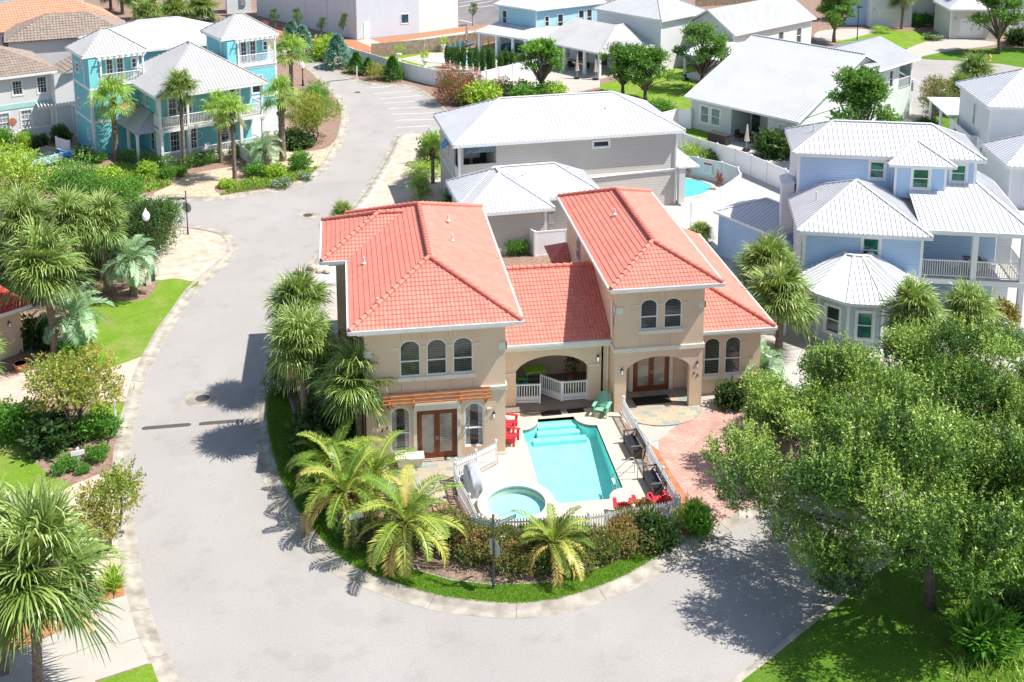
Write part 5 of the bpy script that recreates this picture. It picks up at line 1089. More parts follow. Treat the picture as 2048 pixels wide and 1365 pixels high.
m = MB(); m.lathe([(.38, 0), (.34, .04), (.1, .05), (.001, .07)], n=20); m.xf(Matrix.Translation((.75, .34, 1.75)) @ Matrix.Rotation(PI/2, 4, 'X')); m.build('wall_plaque', 'terracotta_pot', wl)
m = MB(); m.box(.9, 6.2, -1.0, -.82, 0, 1.25); m.box(-.6, .9, -1.1, -.92, 0, 1.1); m.box(3.9, 4.3, -.75, -.35, 1.0, 3.0); m.box(5.4, 5.8, -1.9, -1.5, 0, 3.0); m.build('patio_wall', 'white_wall', wl)
m = MB()
for i in range(11): m.beam((2.7+i*.28, -1.6, 3.05), (2.9+i*.28, .3, 3.15), .07, .14)
m.beam((2.6, -1.2, 2.95), (5.8, -1.2, 2.95), .1, .16); m.build('patio_pergola', 'white_trim', wl)
# --- tiled roofs top left ---
br = empty('brown_roof_house', (-41.1, 74.6, 0), R_(14), 'house under a weathered brown barrel tile roof behind the white stucco house', 'house')
boxwalls(br, .4, 12.0, .4, 8.0, 0, 5.4, 'white_wall', sides='frl', corner=None, wins={'l': [(1, 2, 3.5, 5.0)]})
for fc in hip((0, 12.4, 0, 8.4), 5.5, 7.5)[0]: roof_tile(fc, 'tile_brown', br, 'roof', .32, .45, .03, .04, 4)
te = empty('terracotta_roof_house', (-49, 77.5, 0), R_(24), 'house under a wide terracotta barrel tile roof at the upper left', 'house')
boxwalls(te, .4, 19, .4, 9.6, 0, 5.4, 'white_wall', sides='frl', corner=None, wins={'f': [(4, 5, 3.2, 5.0), (6.4, 7.4, 3.2, 5.0)]})
for fc in hip((0, 19.5, 0, 10), 5.5, 8.0)[0]: roof_tile(fc, 'tile_terra', te, 'roof', .32, .45, .03, .04, 4)
wm = empty('white_roof_house', (-25.9, 66.9, 0), R_(22), 'house with a broad white metal hip roof between the two teal towers', 'house')
boxwalls(wm, -4.0, 9.0, .4, 9.6, 0, 5.8, 'siding_teal', sides='frl'); metal_hip(wm, (-4.5, 9.5, 0, 10), 5.95, 8.0, 'roof_white', .4)
tn = empty('teal_building', (-60, 97, 0), R_(20), 'teal clapboard building at the top left corner of the scene', 'building')
boxwalls(tn, 0, 22, 0, 10, 0, 8, 'siding_teal'); slab(tn, 'balcony', 15, 21, -1, 0, 4, 4.2, 'white_trim'); railing(tn, (15, -1, 4.2), (21, -1, 4.2), 1.0); metal_hip(tn, (-.4, 22.4, -.4, 10.4), 8.1, 10, 'roof_grey', .5)
# --- red roofed garage at the left edge ---
rl = empty('red_tile_garage', (-24.2, 14.1, 0), R_(40), 'cream stucco garage with a bright red tiled roof cut by the left edge', 'garage')
boxwalls(rl, -7, -.4, .45, 6, 0, 2.75, 'stucco', sides='frl', corner=None, ops={'f': [(2.3, 5.2, .05, 2.2)]})
m = MB(); fg = Fr((-7, .45)); fg.box(m, 2.28, 5.22, -.25, -.15, 0, 2.25); m.build('garage_door', 'pergola_wood', rl)
m = MB(); fg.box(m, 5.2, 5.36, .002, .05, 0, 2.35); fg.box(m, 2.14, 2.3, .002, .05, 0, 2.35); fg.box(m, 2.3, 5.2, .002, .05, 2.2, 2.36); build_each(m, 'door_casing', 'white_trim', rl)
m = MB()
for fc in hip((-8, 0, 0, 6.4), 2.9, 4.4)[0]: roof_tile(fc, 'tile_red', rl, 'roof', .3, .38, .03, .04, 4)
eave_band(m, [(-8, -.03), (.03, -.03), (.03, 6.4), (-8, 6.4)], 2.9, .2, .07); m.build('gutter', 'white_trim', rl); wall_lamp((-1.1, .45, 2.0), (0, -1, 0), rl)
# ================= VEGETATION =================
def np_mesh(name, verts, faces, tint, mat):
    """verts (N,3), faces (F,4) quads, tint (F,)"""
    me = bpy.data.meshes.new(name); nf = len(faces)
    me.vertices.add(len(verts)); me.vertices.foreach_set('co', np.asarray(verts, np.float32).ravel())
    me.loops.add(nf*4); me.loops.foreach_set('vertex_index', np.asarray(faces, np.int32).ravel())
    me.polygons.add(nf); me.polygons.foreach_set('loop_start', np.arange(nf, dtype=np.int32)*4); me.polygons.foreach_set('loop_total', np.full(nf, 4, np.int32))
    a = me.attributes.new('tint', 'FLOAT', 'FACE'); a.data.foreach_set('value', np.asarray(tint, np.float32))
    me.materials.append(M[mat]); me.update(calc_edges=True); return me
def unit(v): return v/np.maximum(np.linalg.norm(v, axis=-1, keepdims=True), 1e-9)
def leaves(P, D, N, L, W, cup=.0):
    """diamond leaf quads: base P, direction D, facing N"""
    S_ = unit(np.cross(D, N)); L = np.asarray(L).reshape(-1, 1) if np.ndim(L) else L; W = np.asarray(W).reshape(-1, 1) if np.ndim(W) else W
    a = P; b = P+D*L*.45+S_*W/2+N*cup*W; c = P+D*L; d = P+D*L*.45-S_*W/2+N*cup*W
    v = np.stack([a, b, c, d], 1).reshape(-1, 3); f = np.arange(len(P)*4).reshape(-1, 4); return v, f
def blob_points(n, clumps, shell=.55):
    """random points in a union of ellipsoid clumps (cx,cy,cz,rx,ry,rz), biased to the outside"""
    C = np.array(clumps, float); vol = C[:, 3]*C[:, 4]*C[:, 5]; k = rng.choice(len(C), n, p=vol**.75/np.sum(vol**.75))
    d = unit(rng.normal(size=(n, 3))); r = shell+(1-shell)*rng.random(n)**.6
    return C[k, :3]+d*C[k, 3:]*r[:, None], d, k
def foliage(name, clumps, n, L, mat, shell=.5, up=.3, sprig=0, w=.5, contrast=.35, shift=0.0, zmin=None):
    P, D, k = blob_points(n, clumps, shell); ct = rng.random(len(clumps))*contrast
    t0 = .25+ct[k]+rng.random(n)*.25+shift
    if sprig:
        # short shoots carrying alternate leaves
        A = unit(D*.6+np.array([0, 0, up])+rng.normal(size=(n, 3))*.35); m = sprig; SL = L*m*.38
        s_ = np.linspace(.1, 1, m); PP = (P[:, None, :]+A[:, None, :]*(s_[None, :, None]*SL)).reshape(-1, 3)
        LD = unit(np.repeat(A, m, 0)*.7+rng.normal(size=(n*m, 3))*.75); t = np.repeat(t0, m)+np.tile(s_, n)*.18+rng.normal(size=n*m)*.08
    else:
        PP = P; LD = unit(D*.8+np.array([0, 0, up])+rng.normal(size=(n, 3))*.6); t = t0+rng.normal(size=n)*.1
    NN = unit(rng.normal(size=LD.shape)*.8+np.array([0, 0, .7])); sz = L*(.7+.6*rng.random(len(PP)))
    v, f = leaves(PP, LD, NN, sz, sz*w)
    if zmin is not None: v[:, 2] = np.maximum(v[:, 2], zmin)
    return np_mesh(name, v, f, np.clip(t, 0, 1), mat)
def clumps_for(kind, R, H, n, z0=.0, cs=1.0):
    out = []
    for i in range(n):
        a = rng.random()*2*np.pi; rr = R*(rng.random()**.5)*.72; z = z0+(H-z0)*(.25+.62*rng.random()); s_ = R*(.28+.25*rng.random())*cs
        fz = (z-z0)/(H-z0); k = math.sqrt(max(.1, 1-((z-(z0+(H-z0)*.45))/((H-z0)*.62))**2)) if cs > .9 else 1.35*(1.12-fz)**.8; out.append((rr*k*math.cos(a), rr*k*math.sin(a), z, s_, s_, s_*.75))
    return out
def limbs(mb, base, targets, r0, n=7, bend=.15):
    for tx, ty, tz in targets:
        b = Vector(base); t = Vector((tx, ty, tz)); mid = b.lerp(t, .5)+Vector((rng.normal()*bend, rng.normal()*bend, (t-b).length*.08)); pts = [b.lerp(mid, s_) if s_ < 1 else mid for s_ in (0, .5, 1)]+[mid.lerp(t, .5), t]
        mb.tube(pts, [r0, r0*.85, r0*.65, r0*.4, r0*.15], n)
MC = {}
def tree_parts(key, R, H, n, L, mat, z0, trunk=.12, sprig=5, ncl=14, w=.5, multi=1, up=.3, shell=.4, contrast=.4, shift=0.0, bark='bark', lean=(0, 0), name='crown', cs=1.0):
    if key in MC: return MC[key]
    cl = clumps_for('t', R, H, ncl, z0, cs); cl = [(c[0]+lean[0]*c[2]/H, c[1]+lean[1]*c[2]/H, *c[2:]) for c in cl]
    me = foliage(name, cl, n, L, mat, shell, up, sprig, w, contrast, shift)
    mb = MB()
    if trunk:
        for i in range(multi):
            bx, by = (rng.normal()*.12*(multi > 1), rng.normal()*.12*(multi > 1)); hz = z0*.9+.2
            mb.tube([(bx, by, -.1), (bx*1.3+rng.normal()*.05, by*1.3, hz*.5), (bx*2+lean[0]*.3, by*2+lean[1]*.3, hz)], [trunk*1.3, trunk, trunk*.8], 8)
            limbs(mb, (bx*2+lean[0]*.3, by*2+lean[1]*.3, hz), [c[:3] for c in cl[i::multi]], trunk*.55)
    MC[key] = (me, mb.mesh('trunk', bark, True) if trunk else None); return MC[key]
def put_tree(name, label, cat, px, key, sc=1.0, group=None, rz=None, z=.1, parts=('crown', 'trunk'), **kw):
    me, tm = tree_parts(key, **kw); x, y, _ = G(*px, z)
    t = empty(name, (x, y, z), rng.random()*6.28 if rz is None else rz, label, cat, group)
    t.scale = (sc, sc, sc) if not hasattr(sc, '__len__') else sc
    inst(parts[0], me, t)
    if tm: inst(parts[1], tm, t)
    return t
# ---- palms ----
def fan_crown(name, R, n, segs, mat, droop=.5, pet=.45, elmin=-50, dead=0, fold=.35, seed=1):
    r = np.random.default_rng(seed); V = []; Fc = []; T = []; nv = 0
    for i in range(n):
        q = (i+.5)/n; az = r.random()*6.283 if i % 3 else i*2.39996; el = R_(elmin)+(R_(84)-R_(elmin))*(1-q)**.85+r.normal()*.22; el = min(el, 1.5)
        dd = np.array([math.cos(az)*math.cos(el), math.sin(az)*math.cos(el), math.sin(el)])
        rr = R*(.82+.3*r.random()); L0 = rr*pet*(.8+.35*r.random()); side = np.array([-math.sin(az), math.cos(az), 0]); side = unit(side+np.array([0, 0, r.normal()*.35])); upv = unit(np.cross(dd, side)); upv = upv if upv[2] > 0 else -upv
        c = dd*L0+np.array([0, 0, -.06*rr*math.cos(el)]); w = .016
        V += [side*w, -side*w, c-side*w, c+side*w]; Fc.append([nv, nv+1, nv+2, nv+3]); T.append(.8); nv += 4
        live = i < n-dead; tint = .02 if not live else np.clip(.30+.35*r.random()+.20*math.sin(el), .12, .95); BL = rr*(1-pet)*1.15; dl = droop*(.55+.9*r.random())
        costa = dd*.85+np.array([0, 0, -.35*math.cos(el)])
        for s_ in range(segs):
            t = (s_+.5)/segs*2-1; a = t*R_(112); d1 = dd*math.cos(a)+side*math.sin(a)+upv*fold*abs(math.sin(a))*.8; d1 = d1/np.linalg.norm(d1)
            l = BL*(1-.22*abs(t)**2)*(.85+.3*r.random()); wv = np.cross(d1, upv+r.normal(size=3)*.25); wv = wv/(np.linalg.norm(wv)+1e-6); ww = .0165*R*(.8+.4*r.random())
            p0 = c+costa*BL*.22*(1-abs(t)); g_ = dl*(.6+.8*r.random()); dn = np.array([0, 0, -1.]); p1 = p0+d1*l*.5+dn*l*.05*g_; d2 = unit(d1*(1-.35*g_)+dn*.55*g_); p2 = p1+d2*l*.30; d3 = unit(d1*(1-.75*min(1, g_))+dn*1.0*g_); p3 = p2+d3*l*.25
            V += [p0-wv*ww*.35, p0+wv*ww*.35, p1+wv*ww, p1-wv*ww, p2+wv*ww*.7, p2-wv*ww*.7, p3+wv*ww*.1, p3-wv*ww*.1]
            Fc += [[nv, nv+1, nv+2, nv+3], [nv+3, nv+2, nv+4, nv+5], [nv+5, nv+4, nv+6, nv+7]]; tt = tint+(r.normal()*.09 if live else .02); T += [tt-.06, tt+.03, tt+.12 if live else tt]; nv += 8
    return np_mesh(name, np.array(V), np.array(Fc), np.clip(T, 0, 1), mat)
def pinnate_crown(name, R, n, pairs, mat, elmin=-10, elmax=80, arch=1.0, leaflet=.32, lw=.022, seed=1, tipc=.2, vee=.35):
    r = np.random.default_rng(seed); V = []; Fc = []; T = []; nv = 0
    for i in range(n):
        az = i*2.39996+r.normal()*.2; q = (i+.5)/n; el = R_(elmin+(elmax-elmin)*(1-q)); rr = R*(.82+.3*r.random()); hz = np.array([math.cos(az), math.sin(az), 0])
        side = np.array([-math.sin(az), math.cos(az), 0]); pts = []; p = np.array([0, 0, 0.]); a = el; K = 14; bend = arch*(1.15+.5*r.random())*(.5+.5*math.cos(el))
        twist = r.normal()*.25
        for k in range(K+1):
            pts.append(p.copy()); d = hz*math.cos(a)+np.array([0, 0, 1])*math.sin(a)+side*twist*k/K; p = p+d*rr/K; a -= bend/K*(.35+1.5*k/K)
        pts = np.array(pts); tint = np.clip(.3+.35*r.random()+(.28 if q > .72 else 0)+.1*r.normal(), .05, .95)
        for k in range(K):
            w = .02*(1-k/K)+.006; V += [pts[k]-side*w, pts[k]+side*w, pts[k+1]+side*w*.9, pts[k+1]-side*w*.9]; Fc.append([nv, nv+1, nv+2, nv+3]); T.append(min(1, tint+.2)); nv += 4
        for j in range(pairs):
            u = .16+.84*(j+.5)/pairs; k = min(int(u*K), K-1); fr_ = u*K-k; b = pts[k]*(1-fr_)+pts[k+1]*fr_; tg = unit(pts[k+1]-pts[k]); upv = np.cross(tg, side); upv = upv if upv[2] > 0 else -upv
            ll = leaflet*R*(math.sin(math.pi*min(1, u*.85+.12))**.6)*(.85+.3*r.random())
            for sg in (-1, 1):
                d = unit(side*sg*.85+tg*.62+upv*(vee*(1-u*.6))+r.normal(size=3)*.07); nrm = upv; wv = np.cross(d, nrm); wv = wv/np.linalg.norm(wv)*lw*R*.6
                tip = b+d*ll+np.array([0, 0, -ll*.18]); mid = b+d*ll*.5
                V += [b, mid+wv, tip, mid-wv]; Fc.append([nv, nv+1, nv+2, nv+3]); T.append(tint+r.normal()*.06+tipc*u*(q > .6)); nv += 4
    return np_mesh(name, np.array(V), np.array(Fc), np.clip(T, 0, 1), mat)
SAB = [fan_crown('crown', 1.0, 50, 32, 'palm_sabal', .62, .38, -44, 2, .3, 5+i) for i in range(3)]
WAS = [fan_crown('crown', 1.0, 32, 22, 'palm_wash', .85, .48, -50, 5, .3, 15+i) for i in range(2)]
PIN = [pinnate_crown('crown', 1.0, 30, 34, 'palm_pindo', -25, 78, 1.5, .26, .020, 25+i, 0, .6) for i in range(2)]
DAT = [pinnate_crown('crown', 1.0, 25, 46, 'palm_date', -12, 76, 1.45, .165, .0135, 35+i, .2, .45) for i in range(3)]
def palm_trunk(h, r, boots=True, lean=(0, 0)):
    mb = MB(); n = max(6, int(h/.25)); pts = []; rad = []
    for i in range(n+1):
        t = i/n; pts.append((lean[0]*t*t, lean[1]*t*t, -.1+(h+.1)*t)); rad.append(r*(1.25-.25*min(1, t*4))*(1+.04*(-1)**i))
    mb.tube(pts, rad, 12, 0)
    if boots:
        for i in range(70):
            t = 1-.32*rng.random(); a = i*2.4; z = h*t if h > 1 else h*rng.random(); rr_ = r*.95; c = Vector((lean[0]*t*t+rr_*math.cos(a), lean[1]*t*t+rr_*math.sin(a), z)); mb.beam(c, c+Vector((.16*math.cos(a), .16*math.sin(a), .22)), .07, .03, 1)
    return mb.mesh('trunk', ['trunk', 'palm_boots'])
TR = {}
def palm(kind, label, px, h, R, group, var=0, lean=(0, 0), r=None, cat='palm', boots=True, skirt=False, z=.1):
    x, y, _ = G(*px, z); t = empty({'s': 'cabbage_palm', 'w': 'fan_palm', 'p': 'pindo_palm', 'd': 'date_palm'}[kind], (x, y, z), 0, label, cat, group)
    key = (kind, round(h, 1), lean, r, boots)
    if key not in TR: TR[key] = palm_trunk(h, r or {'s': .17, 'w': .19, 'p': .2, 'd': .2}[kind], boots, lean)
    inst('trunk', TR[key], t); me = {'s': SAB, 'w': WAS, 'p': PIN, 'd': DAT}[kind]; me = me[var % len(me)]
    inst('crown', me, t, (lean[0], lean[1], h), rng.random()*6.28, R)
    if skirt:
        if 'skirt' not in MC: MC['skirt'] = fan_crown('dead_fronds', 1.0, 26, 8, 'dead_frond', 1.0, .5, -85, 0, .2, 77)
        o = inst('dead_fronds', MC['skirt'], t, (lean[0], lean[1], h-.15), 1.0, (R*.5, R*.5, R*.75)); o.rotation_euler = (PI, 0, 0)
    return t
gp = 'palms around the houses'
palm('s', 'tall cabbage palm with a full round crown left of the coral roofed house', (613, 885), 5.0, 1.8, gp, 0, (-.15, .1))
palm('s', 'cabbage palm whose crown rises directly behind the tall palm left of the coral roofed house', (606, 790), 5.1, 1.6, gp, 1)
palm('s', 'round crowned cabbage palm against the left front wall of the coral roofed house', (722, 925), 4.1, 1.75, gp, 2, (-.1, 0))
palm('s', 'stout cabbage palm between the low coral roofed wing and the blue round bay', (1557, 705), 3.2, 2.0, gp, 0, (.05, 0), .2)
palm('s', 'cabbage palm standing just behind the stout palm beside the blue round bay', (1533, 655), 3.7, 1.8, gp, 1)
palm('s', 'cabbage palm with a slim trunk in front of the blue round bay', (1815, 755), 3.7, 1.75, gp, 2)
palm('s', 'cabbage palm in front of the lower porch of the blue house', (1928, 722), 2.9, 1.6, gp, 0)
palm('s', 'tall cabbage palm with a shaggy brown trunk beside the red tiled garage', (112, 722), 5.6, 2.3, gp, 1, (-.25, 0), .2, skirt=True)
palm('s', 'cabbage palm with a bare grey trunk at the back of the left lawn', (150, 597), 4.9, 1.9, gp, 2)
palm('s', 'cabbage palm with a straight pale trunk left of the street lamp', (214, 588), 4.6, 1.9, gp, 0)
palm('s', 'cabbage palm crown behind the shaggy palm at the upper left thicket', (60, 600), 5.0, 2.0, gp, 1)
palm('s', 'big cabbage palm with a twin grey trunk in the bottom left corner', (78, 1390), 4.75, 2.5, gp, 2, (.35, .2), .17)
palm('s', 'cabbage palm half cut off by the left edge above the concrete driveway', (8, 1345), 4.7, 2.2, gp, 0)
palm('s', 'cabbage palm cut off by the left edge beside the garage door', (-40, 800), 2.3, 1.5, gp, 0)
palm('w', 'fan palm with a brown bearded trunk in front of the teal corner tower', (233, 320), 5.3, 2.2, gp, 0, r=.22)
palm('s', 'slender cabbage palm rising in front of the teal porch roof', (369, 337), 6.9, 1.55, gp, 1, r=.15)
palm('w', 'fan palm with a smooth trunk before the middle of the teal porch', (442, 326), 4.7, 1.7, gp, 1, r=.13, boots=False)
palm('w', 'fan palm with a mottled trunk standing in the paved drive of the teal house', (470, 362), 5.6, 1.75, gp, 0, r=.16)
palm('w', 'tall fan palm with a thick dark trunk at the right corner of the teal porch', (566, 322), 5.7, 1.9, gp, 1, r=.26)
palm('w', 'fan palm behind the right teal tower beside the road', (584, 192), 4.7, 2.2, gp, 0, r=.2)
palm('w', 'cabbage palm beside the left wall of the grey house', (866, 367), 2.9, 1.5, gp, 2, r=.14)
palm('w', 'small young cabbage palm by the brick driveway of the grey house', (841, 410), 1.3, 1.15, gp, 0, r=.12)
palm('s', 'cabbage palm at the edge of the far cul-de-sac beside the white house', (1945, 208), 3.4, 1.9, gp, 1)
palm('s', 'lower cabbage palm beside the far cul-de-sac at the white house corner', (1918, 228), 2.2, 1.9, gp, 2)
palm('s', 'cabbage palm in front of the far white garage building', (1803, 58), 4.6, 2.0, gp, 0)
for i, (q_, h_) in enumerate((((222, 22), 3.0), ((245, 28), 3.2), ((270, 40), 3.4))): palm('s', ('leftmost', 'middle', 'rightmost')[i]+' of three dark palm trunks cut off by the top edge behind the terracotta roof', q_, h_, 1.9, gp, i, r=.22)
for i, (q_, h_) in enumerate((((300, 60), 1.9), ((352, 52), 1.9), ((405, 42), 2.0))): palm('s', ('left', 'middle', 'right')[i]+' one of the three bushy palms beyond the white metal roof', q_, h_, 2.6, gp, i)
palm('p', 'silvery thick trunked pindo palm before the dark thicket near the street lamp', (268, 592), 2.3, 2.05, gp, 0, r=.24)
palm('p', 'silvery pindo palm right of the shaggy palm beside the red tiled garage', (150, 702), 2.0, 2.3, gp, 1, r=.2)
palm('p', 'silvery pindo palm standing between the paved drive and the right teal porch corner', (528, 335), 1.5, 1.9, gp, 0, r=.22)
palm('p', 'pale pindo palm beside the low east wing of the coral roofed house', (1522, 770), .9, 1.7, gp, 1, r=.16)
palm('s', 'small palm peeping out behind the left edge of the coral roof', (686, 450), .8, 1.0, gp, 1)
palm('s', 'small palm between the coral roof and the grey garage wing', (905, 428), .9, 1.1, gp, 2)
palm('s', 'small palm behind the side fence next to the blue house wing', (1398, 505), 1.1, 1.1, gp, 0)
gd = 'date palms in the corner hedge bed'
palm('d', 'large arching date palm right at the front of the corner bed', (812, 1112), 1.5, 2.9, gd, 0, r=.22)
palm('d', 'yellowing date palm beside the street name sign', (1106, 1132), 1.0, 2.0, gd, 1, r=.18)
palm('d', 'arching date palm in the shade below the round palm at the house corner', (668, 985), 1.4, 2.5, gd, 2, r=.2)
palm('d', 'arching date palm nearest the planter under the left lower window', (752, 1010), 1.3, 2.5, gd, 1, r=.2)
palm('d', 'date palm with long fronds hanging toward the kerb', (690, 1045), 1.4, 2.7, gd, 0, r=.2)
palm('d', 'dark young date palm in the shade at the back of the corner bed', (640, 930), .5, 1.7, gd, 2, r=.12)
# ---- broadleaf trees ----
def big_oak(label, px, R, H, z0, n, off=(0, 0), seed=0, ncl=26, mat='leaf_oak', extra=()):
    global rng; rng = np.random.default_rng(100+seed); x, y, _ = G(*px, .1); t = empty('oak_tree', (x, y, .1), 0, label, 'tree', 'leafy street trees on the right'); cl = []
    for i in range(ncl):
        a = i*2.39996+rng.normal()*.3; q = rng.random(); rr = R*math.sqrt((i+.5)/ncl)*.88; z = z0+(H-z0)*(.12+.80*rng.random()*math.sqrt(max(.05, 1-(rr/R)**2)*1.0)+.04); s_ = R*(.10+.12*rng.random()); cl.append((off[0]+rr*math.cos(a), off[1]+rr*math.sin(a), z, s_*1.15, s_*1.15, s_*.62))
    cl += [tuple(np.array(G(a_, b_, c_))-np.array([x, y, .1]))+(d_, d_, d_*.6) for a_, b_, c_, d_ in extra]
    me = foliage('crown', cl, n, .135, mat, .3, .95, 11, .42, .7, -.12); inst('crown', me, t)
    inst('crown_shoots', foliage('crown_shoots', [(c[0], c[1], c[2]+c[5]*.6, c[3], c[4], c[5]*.7) for c in cl], n//14, .12, mat, .5, 3.2, 20, .4, .3, .25), t)
    mb = MB(); mb.tube([(0, 0, -.1), (off[0]*.1, off[1]*.1, z0*.5), (off[0]*.3, off[1]*.3, z0)], [.26, .2, .17], 10); limbs(mb, (off[0]*.3, off[1]*.3, z0*.95), [c[:3] for c in cl[::2]], .10, 7, .35); inst('trunk', mb.mesh('trunk', 'bark', True), t)
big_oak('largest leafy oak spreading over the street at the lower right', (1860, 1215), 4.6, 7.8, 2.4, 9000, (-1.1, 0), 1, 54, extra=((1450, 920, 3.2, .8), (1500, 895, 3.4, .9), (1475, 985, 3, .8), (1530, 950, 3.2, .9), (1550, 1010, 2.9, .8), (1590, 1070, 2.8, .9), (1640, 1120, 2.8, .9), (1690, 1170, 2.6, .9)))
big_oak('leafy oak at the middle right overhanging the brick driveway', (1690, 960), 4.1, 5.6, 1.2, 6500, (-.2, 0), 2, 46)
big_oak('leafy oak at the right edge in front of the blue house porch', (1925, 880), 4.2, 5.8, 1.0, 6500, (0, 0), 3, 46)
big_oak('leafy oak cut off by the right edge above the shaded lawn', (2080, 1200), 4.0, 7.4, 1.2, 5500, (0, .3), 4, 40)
big_oak('small leafy tree around the white bin beside the brick driveway', (1550, 868), 1.5, 2.3, .4, 1100, (0, 0), 5, 14)
rng = np.random.default_rng(321)
tk = dict
OLIVE = tk(R=2.0, H=3.3, shift=-.14, n=1600, L=.13, mat='leaf_myrtle', z0=.7, trunk=.06, sprig=6, ncl=16, multi=3, up=.5)
put_tree('crape_myrtle', 'spreading yellow green crape myrtle in the mulch bed beside the left lawn', 'tree', (150, 868), 'm1', 1.15, 'crape myrtles by the west kerb', **OLIVE)
put_tree('crape_myrtle', 'small orange tinged crape myrtle leaning over the kerb at the lower left', 'tree', (205, 1110), 'm2', (.95, .95, 1.15), 'crape myrtles by the west kerb', **{**OLIVE, 'R': 1.5, 'H': 2.8, 'n': 900, 'lean': (.8, .2)})
put_tree('crape_myrtle', 'reddish bare stemmed crape myrtle beside the far cul-de-sac', 'tree', (1868, 240), 'm3', 1.0, None, **{**OLIVE, 'mat': 'leaf_hedge', 'H': 4.2, 'R': 1.9})
put_tree('small_tree', 'rounded tree with small pale blossoms at the road bend by the teal house', 'tree', (628, 282), 'sm1', 1.0, None, **{**OLIVE, 'R': 2.6, 'H': 3.8, 'n': 2600, 'z0': .5, 'shift': -.2})
put_tree('small_tree', 'bright green tree behind the blossoming tree at the road bend', 'tree', (628, 232), 'sm2', .9, None, **{**OLIVE, 'R': 2.2, 'H': 3.4, 'n': 2200, 'mat': 'leaf_green', 'z0': .3, 'shift': .1})
PINE = tk(R=2.2, H=6.0, n=1500, L=.20, mat='leaf_pine', z0=1.2, trunk=.13, sprig=6, ncl=26, w=.4, up=.9, contrast=.75, shell=.3, cs=.40)
for lab, px_s, key, sc, kw in (
    ('twin trunked bushy pine left of the small lawn with a shadowed house behind', (1290, 208), 'p1', (1.55, 1.55, 1.0), {}),
    ('airy pine standing in front of the cream gabled house', (1403, 182), 'p2', (1.6, 1.6, 1.25), {'n': 1000}),
    ('pine growing against the sage roof with lumpy dark green tufts', (1715, 335), 'p3', (1.85, 1.85, 1.42), {'contrast': .6}),
    ('small pine on top of the slope between the cream house and the sage roof', (1537, 98), 'p4', (1.35, 1.35, .95), {}),
    ('dark pine beside the black lamp post near the far driveway', (1668, 85), 'p5', (1.7, 1.7, 1.2), {}),
    ('dark pine on the far green lawn near the arched garage', (1995, 108), 'p6', (1.8, 1.8, 1.35), {}),
    ('pine cut off by the top right corner behind the fire hydrant', (2075, 100), 'p7', (1.5, 1.5, 1.2), {}),
    ('slim pine between the two far garages', (1892, 52), 'p8', (1.2, 1.2, 1.1), {}),
    ('pine at the top edge behind the cream house roof', (1655, 40), 'p9', (1.2, 1.2, 1.0), {}),
    ('loose light green pine in front of the open corner pavilion', (1082, 192), 'p10', (1.5, 1.5, 1.0), {'mat': 'leaf_green', 'n': 1400}),
    ('leaning second pine trunk right of the bushy pine by the small lawn', (1245, 195), 'p1', (1.4, 1.4, .95), {})):
    put_tree('pine_tree', lab, 'tree', px_s, key, sc, 'pines among the background houses', **{**PINE, **kw})
YNG = tk(R=.55, H=3.0, n=150, L=.14, mat='leaf_oak', z0=1.0, trunk=.04, sprig=5, ncl=7, up=.7, contrast=.5)
for i, (q_, lab) in enumerate((((552, 66), 'leftmost'), ((598, 74), 'second'), ((643, 84), 'third'), ((687, 86), 'rightmost'))):
    put_tree('young_tree', lab+' of the four slim young trees along the shaded warehouse wall', 'tree', q_, 'y1', (1.1, 1.1, 1.1+.2*(i % 2)), 'young trees along the warehouse', **YNG)
put_tree('young_tree', 'slim young tree at the corner of the far car park', 'tree', (945, 52), 'y1', 1.1, 'young trees along the warehouse', **YNG)
# thicket at the upper left
TH = tk(R=2.6, H=4.2, n=1500, L=.17, mat='leaf_green', z0=.2, trunk=.08, sprig=5, ncl=18, up=.5, contrast=.5)
put_tree('tree_thicket', 'bright lime green shrubby tree hiding the blue car at the left edge', 'tree', (60, 420), 't1', 1.05, 'trees of the upper left thicket', **{**TH, 'mat': 'leaf_lime', 'contrast': .6})
put_tree('tree_thicket', 'lime green tree at the far left edge above the palms', 'tree', (-20, 400), 't1', 1.0, 'trees of the upper left thicket', **TH)
put_tree('tree_thicket', 'mid green tree between the lime tree and the teal garden', 'tree', (150, 430), 't2', 1.0, 'trees of the upper left thicket', **TH)
put_tree('tree_thicket', 'mid green tree just left of the street lamp globe', 'tree', (235, 460), 't2', (1.0, 1.0, .85), 'trees of the upper left thicket', **TH)
put_tree('tree_thicket', 'dark leafy tree behind the silvery pindo palm near the sand corner', 'tree', (300, 520), 't3', (.8, .8, .85), 'trees of the upper left thicket', **{**TH, 'mat': 'leaf_dark'})
put_tree('tree_thicket', 'dark leafy tree left of the sand corner with the street lamp globe before it', 'tree', (262, 530), 't3', (.95, .95, 1.0), 'trees of the upper left thicket', **{**TH, 'mat': 'leaf_dark'})
put_tree('tree_thicket', 'dark green tree at the upper right end of the thicket near the side street', 'tree', (318, 500), 't4', (.7, .7, .8), 'trees of the upper left thicket', **{**TH, 'mat': 'leaf_pine'})
put_tree('tree_thicket', 'mid green tree at the back of the thicket above the straight pale palm', 'tree', (190, 475), 't5', (1.1, 1.1, 1.0), 'trees of the upper left thicket', **{**TH, 'mat': 'leaf_pine'})
